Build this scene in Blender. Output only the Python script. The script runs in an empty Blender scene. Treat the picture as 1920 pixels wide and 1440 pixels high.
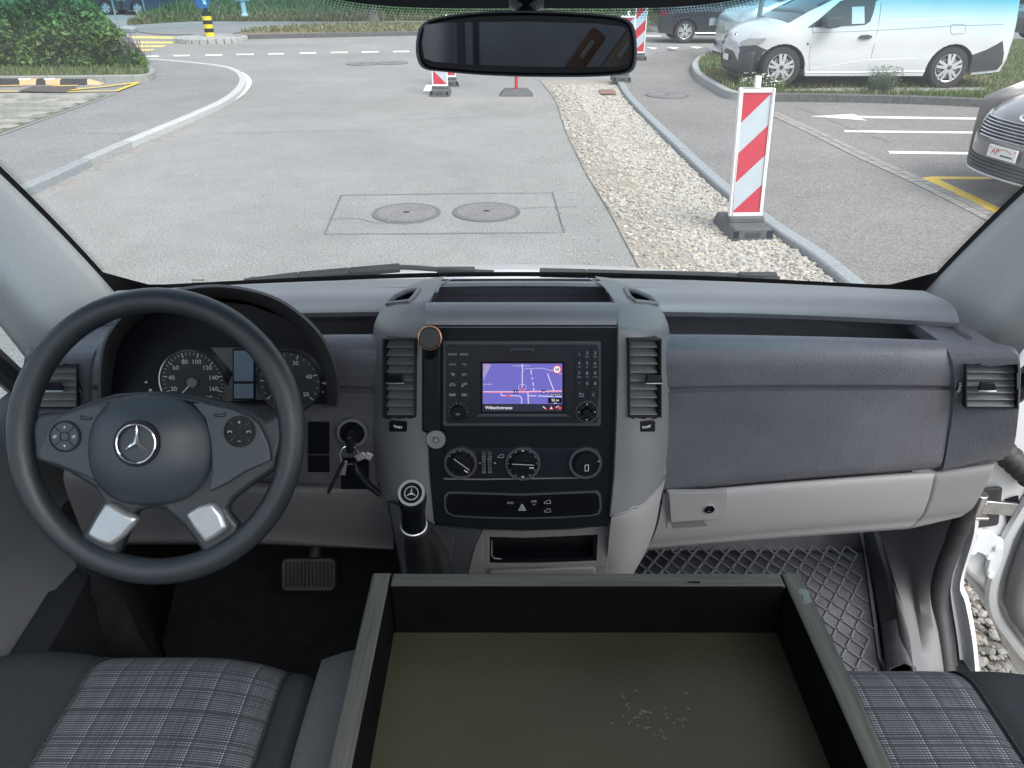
import bpy, bmesh, math, random
from math import sin, cos, pi, radians, sqrt, atan2, exp
from mathutils import Vector, Matrix, noise
random.seed(7)
sc = bpy.context.scene
COL = sc.collection

# ---------------------------------------------------------------- camera
PITCH, FPX, EYE = radians(29.0), 1397.0, 1.9      # pitch down, focal length in photo pixels, eye height above the ground
cam_d = bpy.data.cameras.new('camera')
cam = bpy.data.objects.new('camera', cam_d)
COL.objects.link(cam)
cam.location = (0, 0, EYE)
cam.rotation_euler = (pi / 2 - PITCH, 0, 0)
cam_d.sensor_width = 36.0
cam_d.lens = FPX / 1920 * 36
cam_d.clip_start, cam_d.clip_end = 0.05, 600
sc.camera = cam

# ---------------------------------------------------------------- sky, sun, exposure
SUN_EL, SUN_AZ = radians(52), radians(140)
world = bpy.data.worlds.new('World')
sc.world = world
world.use_nodes = True
nt = world.node_tree
bg = nt.nodes['Background']
sky = nt.nodes.new('ShaderNodeTexSky')
sky.sky_type = 'NISHITA'
sky.sun_disc = False
sky.sun_elevation = SUN_EL
sky.sun_rotation = SUN_AZ
sky.air_density, sky.dust_density, sky.ozone_density = 1.0, 3.0, 1.0
hs = nt.nodes.new('ShaderNodeHueSaturation')
hs.inputs['Saturation'].default_value = 0.42
nt.links.new(sky.outputs[0], hs.inputs['Color'])
nt.links.new(hs.outputs[0], bg.inputs['Color'])
bg.inputs['Strength'].default_value = 0.15
sun_d = bpy.data.lights.new('sun', 'SUN')
sun_d.energy = 0.9
sun_d.angle = radians(40)
sun_d.color = (1.0, 0.96, 0.9)
sun = bpy.data.objects.new('sun', sun_d)
COL.objects.link(sun)
_sd = Vector((sin(SUN_AZ) * cos(SUN_EL), cos(SUN_AZ) * cos(SUN_EL), sin(SUN_EL)))
sun.rotation_euler = _sd.to_track_quat('Z', 'Y').to_euler()
sun.location = (0, 0, 30)
sc.view_settings.view_transform = 'Standard'
sc.view_settings.look = 'None'
sc.view_settings.gamma = 1.0
sc.view_settings.use_curve_mapping = False
sc.view_settings.exposure = 1.25

# ---------------------------------------------------------------- survey: photo pixel -> place in the scene
_f = Vector((0, cos(PITCH), -sin(PITCH)))
_u = Vector((0, sin(PITCH), cos(PITCH)))
CAM = Vector((0, 0, EYE))
def ray(u, v):
    return Vector(((u - 960) / FPX, 0, 0)) + _u * ((720 - v) / FPX) + _f
def P(u, v, y=None, z=None, x=None, s=None):
    d = ray(u, v)
    if s is None:
        if y is not None: s = y / d.y
        elif z is not None: s = (z - EYE) / d.z
        else: s = x / d.x
    return CAM + d * s
def proj(p):
    d = Vector(p) - CAM
    w = d.dot(_f)
    return 960 + FPX * d.x / w, 720 - FPX * d.dot(_u) / w
class Plane:
    def __init__(self, o, n, ax=None):
        self.o, self.n = Vector(o), Vector(n).normalized()
        if ax is None:
            ax = Vector((0, 0, 1)).cross(self.n)
            if ax.length < 1e-4: ax = Vector((1, 0, 0))
        self.ax = Vector(ax).normalized()
        self.ay = self.n.cross(self.ax).normalized()
    def hit(self, u, v, h=0.0):
        d = ray(u, v)
        s = (self.o - CAM).dot(self.n) / d.dot(self.n)
        return CAM + d * s + self.n * h
    def at(self, a, b, h=0.0):
        return self.o + self.ax * a + self.ay * b + self.n * h
    def px(self, u, v):           # metres per pixel near (u, v)
        d = ray(u, v)
        return (self.o - CAM).dot(self.n) / d.dot(self.n) / FPX
GROUND = Plane((0, 0, 0), (0, 0, 1))

def catmull(pts, n):
    pts = [Vector(p) for p in pts]
    q = [pts[0] * 2 - pts[1]] + pts + [pts[-1] * 2 - pts[-2]]
    out = []
    for i in range(1, len(q) - 2):
        a, b, c, d = q[i - 1:i + 3]
        for k in range(n):
            t = k / n
            out.append(0.5 * (2 * b + (c - a) * t + (2 * a - 5 * b + 4 * c - d) * t * t + (3 * b - a - 3 * c + d) * t ** 3))
    out.append(pts[-1])
    return out
def resample(pts, step):
    out, acc = [pts[0].copy()], 0.0
    for a, b in zip(pts, pts[1:]):
        L = (b - a).length
        pos = step - acc
        while pos <= L:
            out.append(a + (b - a) * (pos / L))
            pos += step
        acc = L - (pos - step)
    return out

# ---------------------------------------------------------------- materials
def new_mat(name):
    m = bpy.data.materials.new(name)
    m.use_nodes = True
    return m, m.node_tree, m.node_tree.nodes['Principled BSDF']
def N(t, typ, **kw):
    n = t.nodes.new(typ)
    for k, v in kw.items():
        if k in n.inputs: n.inputs[k].default_value = v
        else: setattr(n, k, v)
    return n
def mat(name, col, rough=0.5, metal=0.0, bump=0.0, bscale=300.0, var=0.0, vscale=6.0, spec=0.5, coat=0.0, emit=None, estr=1.0, col2=None, bdist=0.002, rvar=0.0):
    m, t, b = new_mat(name)
    col = (col, col, col) if isinstance(col, (int, float)) else col
    b.inputs['Base Color'].default_value = (*col, 1)
    b.inputs['Roughness'].default_value = rough
    b.inputs['Metallic'].default_value = metal
    b.inputs['Specular IOR Level'].default_value = spec
    b.inputs['Coat Weight'].default_value = coat
    tc = N(t, 'ShaderNodeTexCoord')
    if var or col2:
        nz = N(t, 'ShaderNodeTexNoise', Scale=vscale, Detail=6.0, Roughness=0.65)
        t.links.new(tc.outputs['Object'], nz.inputs['Vector'])
        rp = N(t, 'ShaderNodeValToRGB')
        rp.color_ramp.elements[0].position, rp.color_ramp.elements[1].position = 0.3, 0.7
        a = tuple(c * (1 - var) for c in col)
        c2 = col2 or tuple(min(1, c * (1 + var)) for c in col)
        rp.color_ramp.elements[0].color, rp.color_ramp.elements[1].color = (*a, 1), (*c2, 1)
        t.links.new(nz.outputs[0], rp.inputs[0])
        t.links.new(rp.outputs[0], b.inputs['Base Color'])
        if rvar:
            mr = N(t, 'ShaderNodeMapRange')
            mr.inputs[3].default_value, mr.inputs[4].default_value = rough - rvar, rough + rvar
            t.links.new(nz.outputs[0], mr.inputs[0])
            t.links.new(mr.outputs[0], b.inputs['Roughness'])
    if bump:
        n2 = N(t, 'ShaderNodeTexNoise', Scale=bscale, Detail=3.0)
        t.links.new(tc.outputs['Object'], n2.inputs['Vector'])
        bp = N(t, 'ShaderNodeBump', Strength=bump, Distance=bdist)
        t.links.new(n2.outputs[0], bp.inputs['Height'])
        t.links.new(bp.outputs[0], b.inputs['Normal'])
    if emit:
        b.inputs['Emission Color'].default_value = (*emit, 1)
        b.inputs['Emission Strength'].default_value = estr
    return m

M = {}
M['dash'] = mat('dark grained dash plastic', (0.112, 0.117, 0.136), 0.36, bump=0.5, bscale=330, var=0.12, vscale=9, bdist=0.0018, rvar=0.05)
M['dash_top'] = mat('dash top skin', (0.165, 0.175, 0.19), 0.36, spec=.8, bump=0.3, bscale=500, bdist=0.001, var=0.1, vscale=6)
M['black'] = mat('satin black plastic', (0.007, 0.009, 0.013), 0.38, spec=.22, var=0.15, vscale=20, bump=0.05, bscale=900)
M['blackmatte'] = mat('matte black plastic', (0.015, 0.017, 0.02), 0.6, spec=.3, bump=0.2, bscale=700)
M['gloss'] = mat('glossy black', (0.006, 0.007, 0.010), 0.18, spec=.3)
M['void'] = mat('dark recess', (0.008, 0.009, 0.011), 0.8, spec=.2)
M['trim'] = mat('metallic grey trim', (0.18, 0.187, 0.187), 0.38, metal=0.1, bump=0.12, bscale=1500, var=0.06, vscale=14, bdist=0.0006)
M['lgrey'] = mat('light grey plastic', (0.285, 0.282, 0.287), 0.48, bump=0.2, bscale=900, var=0.04, vscale=5, bdist=0.0008)
M['pillar'] = mat('grey pillar fabric', (0.52, 0.535, 0.535), 0.75, bump=0.4, bscale=1200, var=0.1, vscale=300, bdist=0.001)
M['chrome'] = mat('chrome', (0.8, 0.81, 0.83), 0.12, metal=1.0)
M['silver'] = mat('brushed silver paint', (0.46, 0.49, 0.51), 0.3, metal=0.7, var=0.05, vscale=60)
M['steel'] = mat('steel', (0.55, 0.55, 0.54), 0.35, metal=1.0, var=0.15, vscale=40)
M['wheel'] = mat('steering wheel skin', (0.024, 0.031, 0.036), 0.30, bump=0.5, bscale=700, bdist=0.0010, var=0.1, vscale=12, rvar=0.06)
M['hubskin'] = mat('wheel hub skin', (0.040, 0.052, 0.061), 0.40, bump=0.4, bscale=700, bdist=0.001, var=0.08, vscale=12, rvar=0.04)
M['print'] = mat('pale print', (0.6, 0.62, 0.64), 0.6)
M['printdim'] = mat('grey print', (0.42, 0.43, 0.45), 0.6)
M['red'] = mat('red print', (0.5, 0.02, 0.02), 0.5)
M['white_paint'] = mat('white vehicle paint', (0.58, 0.60, 0.61), 0.28, coat=0.6, var=0.03, vscale=2)
M['seal'] = mat('black rubber seal', (0.028, 0.028, 0.032), 0.6, bump=0.3, bscale=60, var=0.3, vscale=25)
M['rubber'] = mat('floor rubber', (0.115, 0.12, 0.132), 0.5, bump=0.4, bscale=260, var=0.35, vscale=14)
M['carpet'] = mat('dark floor carpet', (0.012, 0.013, 0.015), 0.9, spec=.15, bump=0.8, bscale=500, var=0.3, vscale=30)
M['bolster'] = mat('charcoal seat cloth', (0.024, 0.028, 0.033), 0.85, spec=.2, bump=0.5, bscale=900, var=0.15, vscale=300)
M['kick'] = mat('kick panel plastic', (0.155, 0.155, 0.162), 0.55, bump=0.25, bscale=700, var=0.06, vscale=5)

# ---------------------------------------------------------------- mesh builder
_text_cache = {}
def text_geo(s):
    if s not in _text_cache:
        cu = bpy.data.curves.new('txt', 'FONT')
        cu.body = s
        cu.align_x, cu.align_y = 'CENTER', 'CENTER'
        cu.resolution_u = 3
        ob = bpy.data.objects.new('txt', cu)
        COL.objects.link(ob)
        dg = bpy.context.evaluated_depsgraph_get()
        me = bpy.data.meshes.new_from_object(ob.evaluated_get(dg))
        _text_cache[s] = ([v.co.copy() for v in me.vertices], [tuple(p.vertices) for p in me.polygons])
        bpy.data.objects.remove(ob)
        bpy.data.curves.remove(cu)
        bpy.data.meshes.remove(me)
    return _text_cache[s]

class MB:
    def __init__(self):
        self.v, self.f, self.m, self.flat = [], [], [], []
    def add(self, vs, fs, m=0, flat=False):
        o = len(self.v)
        self.v += [tuple(p) for p in vs]
        self.f += [tuple(i + o for i in f) for f in fs]
        self.m += [m] * len(fs)
        self.flat += [flat] * len(fs)
    def prism(self, lo, hi, m=0):
        n = len(lo)
        fs = [tuple(range(n))[::-1], tuple(range(n, 2 * n))]
        fs += [(i, (i + 1) % n, n + (i + 1) % n, n + i) for i in range(n)]
        self.add(list(lo) + list(hi), fs, m)
    def px(self, pl, poly, h0, h1, m=0):
        base = [pl.hit(u, v) for u, v in poly]
        c = sum(base, Vector()) / len(base)
        a = sum(((base[i] - c).cross(base[(i + 1) % len(base)] - c)).dot(pl.n) for i in range(len(base)))
        if a < 0: base = base[::-1]
        self.prism([p + pl.n * h0 for p in base], [p + pl.n * h1 for p in base], m)
    def sheet(self, pl, poly, h, m=0):
        base = [pl.hit(u, v) for u, v in poly]
        c = sum(base, Vector()) / len(base)
        a = sum(((base[i] - c).cross(base[(i + 1) % len(base)] - c)).dot(pl.n) for i in range(len(base)))
        if a < 0: base = base[::-1]
        self.add([p + pl.n * h for p in base], [tuple(range(len(base)))], m)
    def rect(self, pl, u0, v0, u1, v1, h0, h1, m=0):
        self.px(pl, [(u0, v0), (u1, v0), (u1, v1), (u0, v1)], h0, h1, m)
    def rrect(self, pl, u0, v0, u1, v1, r, h0, h1, m=0):
        q = []
        for cx, cy, a0 in ((u1 - r, v0 + r, -90), (u1 - r, v1 - r, 0), (u0 + r, v1 - r, 90), (u0 + r, v0 + r, 180)):
            for k in range(5):
                a = radians(a0 + k * 22.5)
                q.append((cx + r * cos(a), cy + r * sin(a)))
        self.px(pl, q, h0, h1, m)
    def disc(self, c, n, r, h0, h1, m=0, seg=28, r1=None):
        n = Vector(n).normalized()
        self.lathe(c, n, [(0, h0), (r, h0), (r if r1 is None else r1, h1), (0, h1)], seg, m)
    def ring(self, c, n, r0, r1, h0, h1, m=0, seg=32):
        self.lathe(c, n, [(r0, h0), (r1, h0), (r1, h1), (r0, h1), (r0, h0)], seg, m)
    def lathe(self, c, n, prof, seg=24, m=0, a0=0.0, a1=2 * pi, sx=1.0):
        n = Vector(n).normalized(); c = Vector(c)
        ax = Vector((0, 0, 1)).cross(n)
        if ax.length < 1e-3: ax = Vector((1, 0, 0))
        ax.normalize(); ay = n.cross(ax)
        full = abs(a1 - a0 - 2 * pi) < 1e-6
        k = seg if full else seg + 1
        vs, fs = [], []
        for i in range(k):
            a = a0 + (a1 - a0) * i / seg
            d = ax * cos(a) * sx + ay * sin(a)
            vs += [c + d * r + n * h for r, h in prof]
        L = len(prof)
        for i in range(seg):
            j = (i + 1) % k
            for q in range(L - 1):
                A, B, Cc, D = i * L + q, j * L + q, j * L + q + 1, i * L + q + 1
                if prof[q][0] == 0: fs.append((A, Cc, D))
                elif prof[q + 1][0] == 0: fs.append((A, B, D))
                else: fs.append((A, B, Cc, D))
        self.add(vs, fs, m)
    def box(self, c, size, rot=None, m=0):
        c = Vector(c); hx, hy, hz = (s / 2 for s in size)
        vs = [Vector((sx * hx, sy * hy, sz * hz)) for sx in (-1, 1) for sy in (-1, 1) for sz in (-1, 1)]
        if rot is not None: vs = [rot @ q for q in vs]
        self.add([c + q for q in vs], [(0, 1, 3, 2), (4, 6, 7, 5), (0, 4, 5, 1), (2, 3, 7, 6), (0, 2, 6, 4), (1, 5, 7, 3)], m)
    def bar(self, a, b, w, h, n, m=0):      # box from a to b, width w sideways, height h along n
        a, b, n = Vector(a), Vector(b), Vector(n).normalized()
        d = (b - a); L = d.length; d.normalize()
        sd = d.cross(n).normalized(); n = sd.cross(d)
        R = Matrix((d, sd, n)).transposed()
        self.box((a + b) / 2, (L, w, h), R, m)
    def tube(self, path, r, n=8, m=0, closed=False, caps=True, flatten=1.0):
        path = [Vector(p) for p in path]
        L = len(path); rs = r if isinstance(r, (list, tuple)) else [r] * L
        vs, fs = [], []
        ref = None
        for i, p in enumerate(path):
            a = path[(i - 1) % L] if (i or closed) else path[0]
            b = path[(i + 1) % L] if (i < L - 1 or closed) else path[-1]
            d = (b - a).normalized()
            if ref is None:
                ref = Vector((0, 0, 1)) if abs(d.z) < 0.9 else Vector((1, 0, 0))
            sd = d.cross(ref).normalized(); up = sd.cross(d).normalized(); ref = up
            for k in range(n):
                t = 2 * pi * k / n
                vs.append(p + sd * cos(t) * rs[i] + up * sin(t) * rs[i] * flatten)
        for i in range(L if closed else L - 1):
            j = (i + 1) % L
            for k in range(n):
                fs.append((i * n + k, i * n + (k + 1) % n, j * n + (k + 1) % n, j * n + k))
        if caps and not closed:
            fs.append(tuple(range(n))[::-1]); fs.append(tuple((L - 1) * n + k for k in range(n)))
        self.add(vs, fs, m)
    def grid(self, rows, m=0, hole=None, flip=False):
        nu = len(rows[0]); vs = [p for r in rows for p in r]
        fs = []
        for i in range(len(rows) - 1):
            for j in range(nu - 1):
                f = (i * nu + j, i * nu + j + 1, (i + 1) * nu + j + 1, (i + 1) * nu + j)
                if hole:
                    c = (Vector(vs[f[0]]) + Vector(vs[f[2]])) / 2
                    if hole(*proj(c)): continue
                fs.append(f[::-1] if flip else f)
        self.add(vs, fs, m)
    def text(self, s, o, ax, ay, size, m=0, n=None, h=0.0):
        vs, fs = text_geo(s)
        o, ax, ay = Vector(o), Vector(ax), Vector(ay)
        nn = ax.cross(ay)
        self.add([o + ax * q.x * size + ay * q.y * size + nn * h for q in vs], fs, m, True)
    def ptext(self, s, pl, u, v, px, h, m=0):
        self.text(s, pl.hit(u, v), pl.ax, pl.ay, px * pl.px(u, v), m, h=h)
    def build(self, name, mats, parent=None, bevel=0.0, smooth=38, merge=True, solid=0.0, seg=2, fix=True, label=None, local=False):
        me = bpy.data.meshes.new(name)
        me.from_pydata(self.v, [], self.f)
        if not isinstance(mats, (list, tuple)): mats = [mats]
        for q in mats: me.materials.append(M[q] if isinstance(q, str) else q)
        me.polygons.foreach_set('material_index', self.m)
        if merge or fix:
            bm = bmesh.new(); bm.from_mesh(me)
            if merge: bmesh.ops.remove_doubles(bm, verts=bm.verts, dist=1e-5)
            if fix: bmesh.ops.recalc_face_normals(bm, faces=bm.faces)
            bm.to_mesh(me); bm.free()
        if smooth:
            me.shade_smooth()
            me.set_sharp_from_angle(angle=radians(smooth))
        o = bpy.data.objects.new(name, me)
        COL.objects.link(o)
        if parent is not None:
            o.parent = parent
            if not local:
                q = Vector(parent.location)
                if parent.parent is not None and parent.get('off') is not None: pass
                o.location = -WL(parent)
        if solid:
            md = o.modifiers.new('solid', 'SOLIDIFY'); md.thickness = solid; md.offset = -1
        if bevel:
            md = o.modifiers.new('bevel', 'BEVEL'); md.width = bevel; md.segments = seg; md.limit_method = 'ANGLE'; md.angle_limit = radians(40)
        if label: o['label'] = label
        return o
def WL(o):
    p = Vector(o.location)
    while o.parent is not None:
        o = o.parent; p += Vector(o.location)
    return p
def thing(name, loc, label, cat, group=None, rz=0.0):
    e = bpy.data.objects.new(name, None)
    e.empty_display_size = 0.1
    COL.objects.link(e)
    e.location = loc; e.rotation_euler = (0, 0, rz)
    e['label'] = label; e['category'] = cat
    if group: e['group'] = group
    return e
def tag(o, label=None, cat=None, group=None, kind=None):
    if label: o['label'] = label
    if cat: o['category'] = cat
    if group: o['group'] = group
    if kind: o['kind'] = kind
    return o
def kids(o): return [c for c in bpy.data.objects if c.parent is o]
def copy_tree(o, parent=None):
    c = o.copy(); COL.objects.link(c)
    if parent is not None: c.parent = parent
    for ch in list(o.children): copy_tree(ch, c)
    return c
def lerp(a, b, t): return a + (b - a) * t
def panel(rows, n=24, curve=1.0, mirror=None, sub=1, bow=0.0):
    """rows of ((u, v, y), (u, v, y)) measured ends -> grid of points; y eases from the first end to the second with exponent curve."""
    R = []
    pts = [(P(a[0], a[1], y=a[2]), P(b[0], b[1], y=b[2])) for a, b in rows]
    if sub > 1:
        A = catmull([p[0] for p in pts], sub); B = catmull([p[1] for p in pts], sub)
        pts = list(zip(A, B))
    for a, b in pts:
        r = []
        for j in range(n + 1):
            t = j / n
            p = a.lerp(b, t)
            p.y = a.y + (b.y - a.y) * t ** curve - bow * 4 * t * (1 - t)
            if mirror is not None: p.x = 2 * mirror - p.x
            r.append(p)
        R.append(r)
    return R
XC = 0.0155       # centre line of the cab
# ================================================================ THE VAN ROUND THE CAMERA
van = thing('work_van', (XC, 1.2, 0.4), 'white work van seen from inside its grey cab, passenger door open', 'van')

# ---- windscreen: curved glass with tint strip and dotted black border
GB = lambda a: Vector((XC + a * (0.83), 1.62 - 0.20 * a * a, 1.289 + 0.036 * a * a))
GT = lambda a: Vector((XC + a * (0.775), 0.83 - 0.13 * a * a, 2.079 - 0.03 * a * a))
def glass(a, b, off=0.0):
    p = GB(a).lerp(GT(a), b)
    p += Vector((0, 0.045, 0.045)) * (4 * b * (1 - b)) * 0.5
    return p + Vector((0, -0.7, -0.7)) * off
m, t, b = new_mat('windscreen glass')
out = t.nodes['Material Output']; t.nodes.remove(b)
tc = N(t, 'ShaderNodeTexCoord'); sp = N(t, 'ShaderNodeSeparateXYZ')
t.links.new(tc.outputs['UV'], sp.inputs[0])
rp = N(t, 'ShaderNodeValToRGB')
e = rp.color_ramp.elements
e[0].position, e[0].color = 0.0, (0.94, 0.965, 0.96, 1)
e[1].position, e[1].color = 0.83, (0.03, 0.3, 0.45, 1)
q = e.new(0.655); q.color = (0.94, 0.965, 0.96, 1)
q = e.new(0.688); q.color = (0.62, 0.87, 0.93, 1)
q = e.new(0.722); q.color = (0.10, 0.52, 0.68, 1)
t.links.new(sp.outputs[1], rp.inputs[0])
tr = N(t, 'ShaderNodeBsdfTransparent'); gl = N(t, 'ShaderNodeBsdfGlossy', Roughness=0.02)
gl.inputs['Color'].default_value = (0.9, 0.95, 1, 1)
mx = N(t, 'ShaderNodeMixShader'); mx.inputs[0].default_value = 0.03
t.links.new(rp.outputs[0], tr.inputs[0])
df = N(t, 'ShaderNodeBsdfTranslucent'); df.inputs['Color'].default_value = (0.9, 0.9, 0.88, 1)     # dust film, also standing in for the veil of glare on the glass
dn = N(t, 'ShaderNodeTexNoise', Scale=3.5, Detail=8.0, Roughness=.75, Distortion=1.2); t.links.new(tc.outputs['UV'], dn.inputs['Vector'])
dm = N(t, 'ShaderNodeMapRange'); dm.inputs[1].default_value, dm.inputs[2].default_value, dm.inputs[3].default_value, dm.inputs[4].default_value = .35, .75, .03, .085
t.links.new(dn.outputs[0], dm.inputs[0])
mx2 = N(t, 'ShaderNodeMixShader'); t.links.new(dm.outputs[0], mx2.inputs[0])
t.links.new(tr.outputs[0], mx2.inputs[1]); t.links.new(df.outputs[0], mx2.inputs[2])
t.links.new(mx2.outputs[0], mx.inputs[1]); t.links.new(gl.outputs[0], mx.inputs[2])
t.links.new(mx.outputs[0], out.inputs[0])
M['glass'] = m
mb = MB()
NA, NB = 40, 24
mb.grid([[glass(-1 + 2 * j / NA, i / NB) for j in range(NA + 1)] for i in range(NB + 1)])
ws = mb.build('windscreen', ['glass'], van, merge=False, fix=False)
uvl = ws.data.uv_layers.new(name='UVMap')
for lp in ws.data.loops:
    i = lp.vertex_index
    uvl.data[lp.index].uv = ((i % (NA + 1)) / NA, (i // (NA + 1)) / NB)

# black ceramic border, with its fade of dots as geometry
mb = MB()
def band(a0, a1, b0f, b1f, n=40, m=0):
    rows = [[], []]
    for j in range(n + 1):
        a = lerp(a0, a1, j / n)
        rows[0].append(glass(a, b0f(a), 0.004)); rows[1].append(glass(a, b1f(a), 0.004))
    mb.grid(rows, m)
band(-1, 1, lambda a: 0.0, lambda a: 0.018 + 0.012 * (abs(a) ** 6))
for sgn in (-1, 1):
    rows = []
    for k in range(25):
        bb = k / 24
        rows.append([glass(sgn * 1.0, bb, 0.004), glass(sgn * (0.981 - 0.10 * max(0, 0.08 - bb) / 0.08), bb, 0.004)])
    mb.grid(rows)
# mirror mount bump at the top centre
def bump_b(a):
    x = XC + a * 0.765
    c = 0.03
    w = max(0.0, 1 - ((x - c) / 0.30) ** 4)
    return 0.765 - 0.066 * w ** 0.5 if w > 0 else 0.765
band(-0.43, 0.45, bump_b, lambda a: 0.99, 60)
for k in range(4):
    rr = (0.0016, 0.0013, 0.001, 0.0007)[k]
    for j in range(170):
        a = lerp(-0.42, 0.44, (j + 0.5 * (k % 2)) / 170)
        c = glass(a, bump_b(a) - 0.003 - 0.0042 * k, 0.004)
        n_ = Vector((0, -0.7, -0.7)); ax = Vector((1, 0, 0)); ay = n_.cross(ax)
        mb.add([c + ax * rr * cos(q * pi / 3) + ay * rr * sin(q * pi / 3) for q in range(6)], [tuple(range(6))])
for sgn in (-1, 1):
    for k in range(3):
        rr = (0.0013, 0.0010, 0.0007)[k]
        for j in range(230):
            bb = 0.09 + 0.7 * j / 230
            c = glass(sgn * (0.978 - 0.0040 * k), bb + 0.0015 * (k % 2), 0.004)
            n_ = Vector((0, -0.7, -0.7)); ax = Vector((1, 0, 0)); ay = n_.cross(ax)
            mb.add([c + ax * rr * cos(q * pi / 3) + ay * rr * sin(q * pi / 3) for q in range(6)], [tuple(range(6))])
M['frit'] = mat('black ceramic print', (0.012, 0.013, 0.016), 0.5)
mb.build('screen_border', ['frit'], ws, merge=False, fix=False)
# small number sticker low on the driver's side of the glass
mb = MB()
GS = Plane(glass(-0.72, 0.03), (0, -0.7, -0.7))
o = P(371, 527, y=1.50)
GS = Plane(o, (0, -0.9, 0.4))
mb.rect(GS, 357, 522, 384, 534, 0, 0.0008, 0)
for k in range(12):
    mb.rect(GS, 358.5 + k * 2.1, 523, 358.5 + k * 2.1 + (1.2 if k % 3 else 0.6), 527.5, 0.0009, 0.0012, 1)
for k in range(5):
    mb.rect(GS, 360 + k * 4.6, 529.5, 360 + k * 4.6 + 3.2, 532.5, 0.0009, 0.0012, 1)
mb.build('glass_sticker', [mat('sticker film', (0.45, 0.46, 0.44), 0.6), 'frit'], ws)

# ---- bonnet outside, wipers on the cowl
mb = MB()
rows = []
for k, (dy, z) in enumerate(((0.03, 1.21), (0.06, 1.238), (0.12, 1.243), (0.25, 1.20), (0.45, 1.14), (0.6, 1.05), (0.68, 0.9), (0.7, 0.5))):
    rows.append([Vector((XC + a * 0.92, 1.62 - 0.22 * a * a + dy, z + 0.012 * (1 - a * a) + 0.02 * a * a)) for a in [-1 + 2 * j / 24 for j in range(25)]])
mb.grid(rows)
mb.build('bonnet', ['white_paint'], van, solid=0.004)
mb = MB()
rows = []
for dy, z in ((-0.01, 1.284), (0.015, 1.27), (0.035, 1.245)):
    rows.append([Vector((XC + a * 0.86, 1.62 - 0.2 * a * a + dy, z + 0.036 * a * a)) for a in [-1 + 2 * j / 24 for j in range(25)]])
mb.grid(rows)
mb.build('cowl_strip', ['blackmatte'], van, solid=0.004)
for pts, blade, kn in (([(458, 529, 1.63), (560, 516, 1.66), (655, 508, 1.665), (750, 500, 1.665)], [(470, 524, 1.645), (600, 517, 1.68), (690, 508, 1.68), (752, 501, 1.675), (845, 507, 1.68), (926, 511, 1.67)], (855, 508, 1.672)),
                       ([(1012, 509, 1.67), (1100, 511, 1.68), (1205, 514, 1.675), (1290, 518, 1.665)], [(1012, 511, 1.67), (1130, 512, 1.68), (1210, 512, 1.68), (1330, 514, 1.67), (1400, 518, 1.66), (1462, 523, 1.64)], (1420, 518, 1.655))):
    mb = MB()
    path = [P(u, v, y=y) for u, v, y in blade]
    mb.tube(catmull(path, 5), 0.006, 6)
    wp = mb.build('wiper', ['blackmatte'], van)
    mb = MB()
    path = [P(u, v + 2, y=y + 0.005) for u, v, y in pts]
    p0, p1 = path[0], path[-1]
    for a, b_ in zip(path, path[1:]):
        mb.bar(a, b_, 0.02, 0.014, (0, -0.5, 0.85))
    mb.build('wiper_blade', ['blackmatte'], wp, bevel=0.003)
    mb = MB()
    k = P(*kn[:2], y=kn[2])
    mb.box(k + Vector((0, 0, 0.002)), (0.09, 0.02, 0.014))
    mb.build('wiper_knuckle', ['black'], wp, bevel=0.004)

# ---- A pillars, roof, floor, walls of the cab
def apillar(sgn):
    mb = MB()
    rows = []
    for k in range(26):
        b_ = -0.10 + 0.9 * k / 25
        inn = glass(0.992, max(b_, -0.1), 0.008)
        tt = max(0, min(1, b_ / 0.35))
        out_y = lerp(1.10, 0.72, max(0, b_ + 0.1) / 1.0)
        o_ = Vector((XC + lerp(0.865, 0.80, max(0, b_)), inn.y - lerp(0.22, 0.16, tt), inn.z - lerp(0.11, 0.03, tt)))
        r = []
        for j in range(13):
            w = j / 12
            p = inn.lerp(o_, w)
            p += Vector((-0.004, -0.03, -0.012)) * sin(pi * w) ** 0.8
            p += Vector((-0.012, -0.01, 0)) * exp(-((w - 0.62) / 0.16) ** 2)
            if sgn < 0: p.x = 2 * XC - p.x
            r.append(p)
        rows.append(r)
    mb.grid(rows)
    mb.build('windscreen_pillar', ['pillar'], van, solid=0.004)
    mb = MB()   # door frame rubber along the pillar
    path = [Vector((XC + sgn * x, y, z)) for x, y, z in ((0.875, 1.24, 1.02), (0.885, 1.21, 1.16), (0.885, 1.15, 1.26), (0.872, 1.04, 1.42), (0.86, 0.88, 1.60), (0.83, 0.66, 1.84), (0.80, 0.45, 2.0))]
    mb.tube(catmull(path, 6), 0.022, 8)
    mb.build('door_seal', ['seal'], van)
for sgn in (-1, 1): apillar(sgn)
M['headliner'] = mat('pale roof lining', (0.42, 0.42, 0.41), 0.85, bump=0.4, bscale=600)
mb = MB()
rows = []
for y, z in ((0.86, 2.04), (0.80, 2.09), (0.7, 2.12), (0.4, 2.15), (0.2, 2.16), (0.08, 2.16)):
    rows.append([Vector((XC + a * 0.88, y - 0.13 * a * a, z - 0.10 * a ** 4)) for a in [-1 + j / 8 for j in range(17)]])
mb.grid(rows)
mb.build('roof', ['headliner'], van, solid=0.02)  # roof stops short above the camera to let daylight into the cab
# cab floor and front bulkhead
FZ = 0.65
mb = MB()
rows = []
for y, z in ((-0.3, FZ), (0.6, FZ), (1.40, FZ), (1.56, FZ + 0.09), (1.64, FZ + 0.28), (1.66, FZ + 0.6)):
    rows.append([Vector((XC + a * 0.92, y, z)) for a in [-1 + j / 6 for j in range(13)]])
mb.grid(rows)
mb.build('floor_panel', ['carpet'], van)
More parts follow.
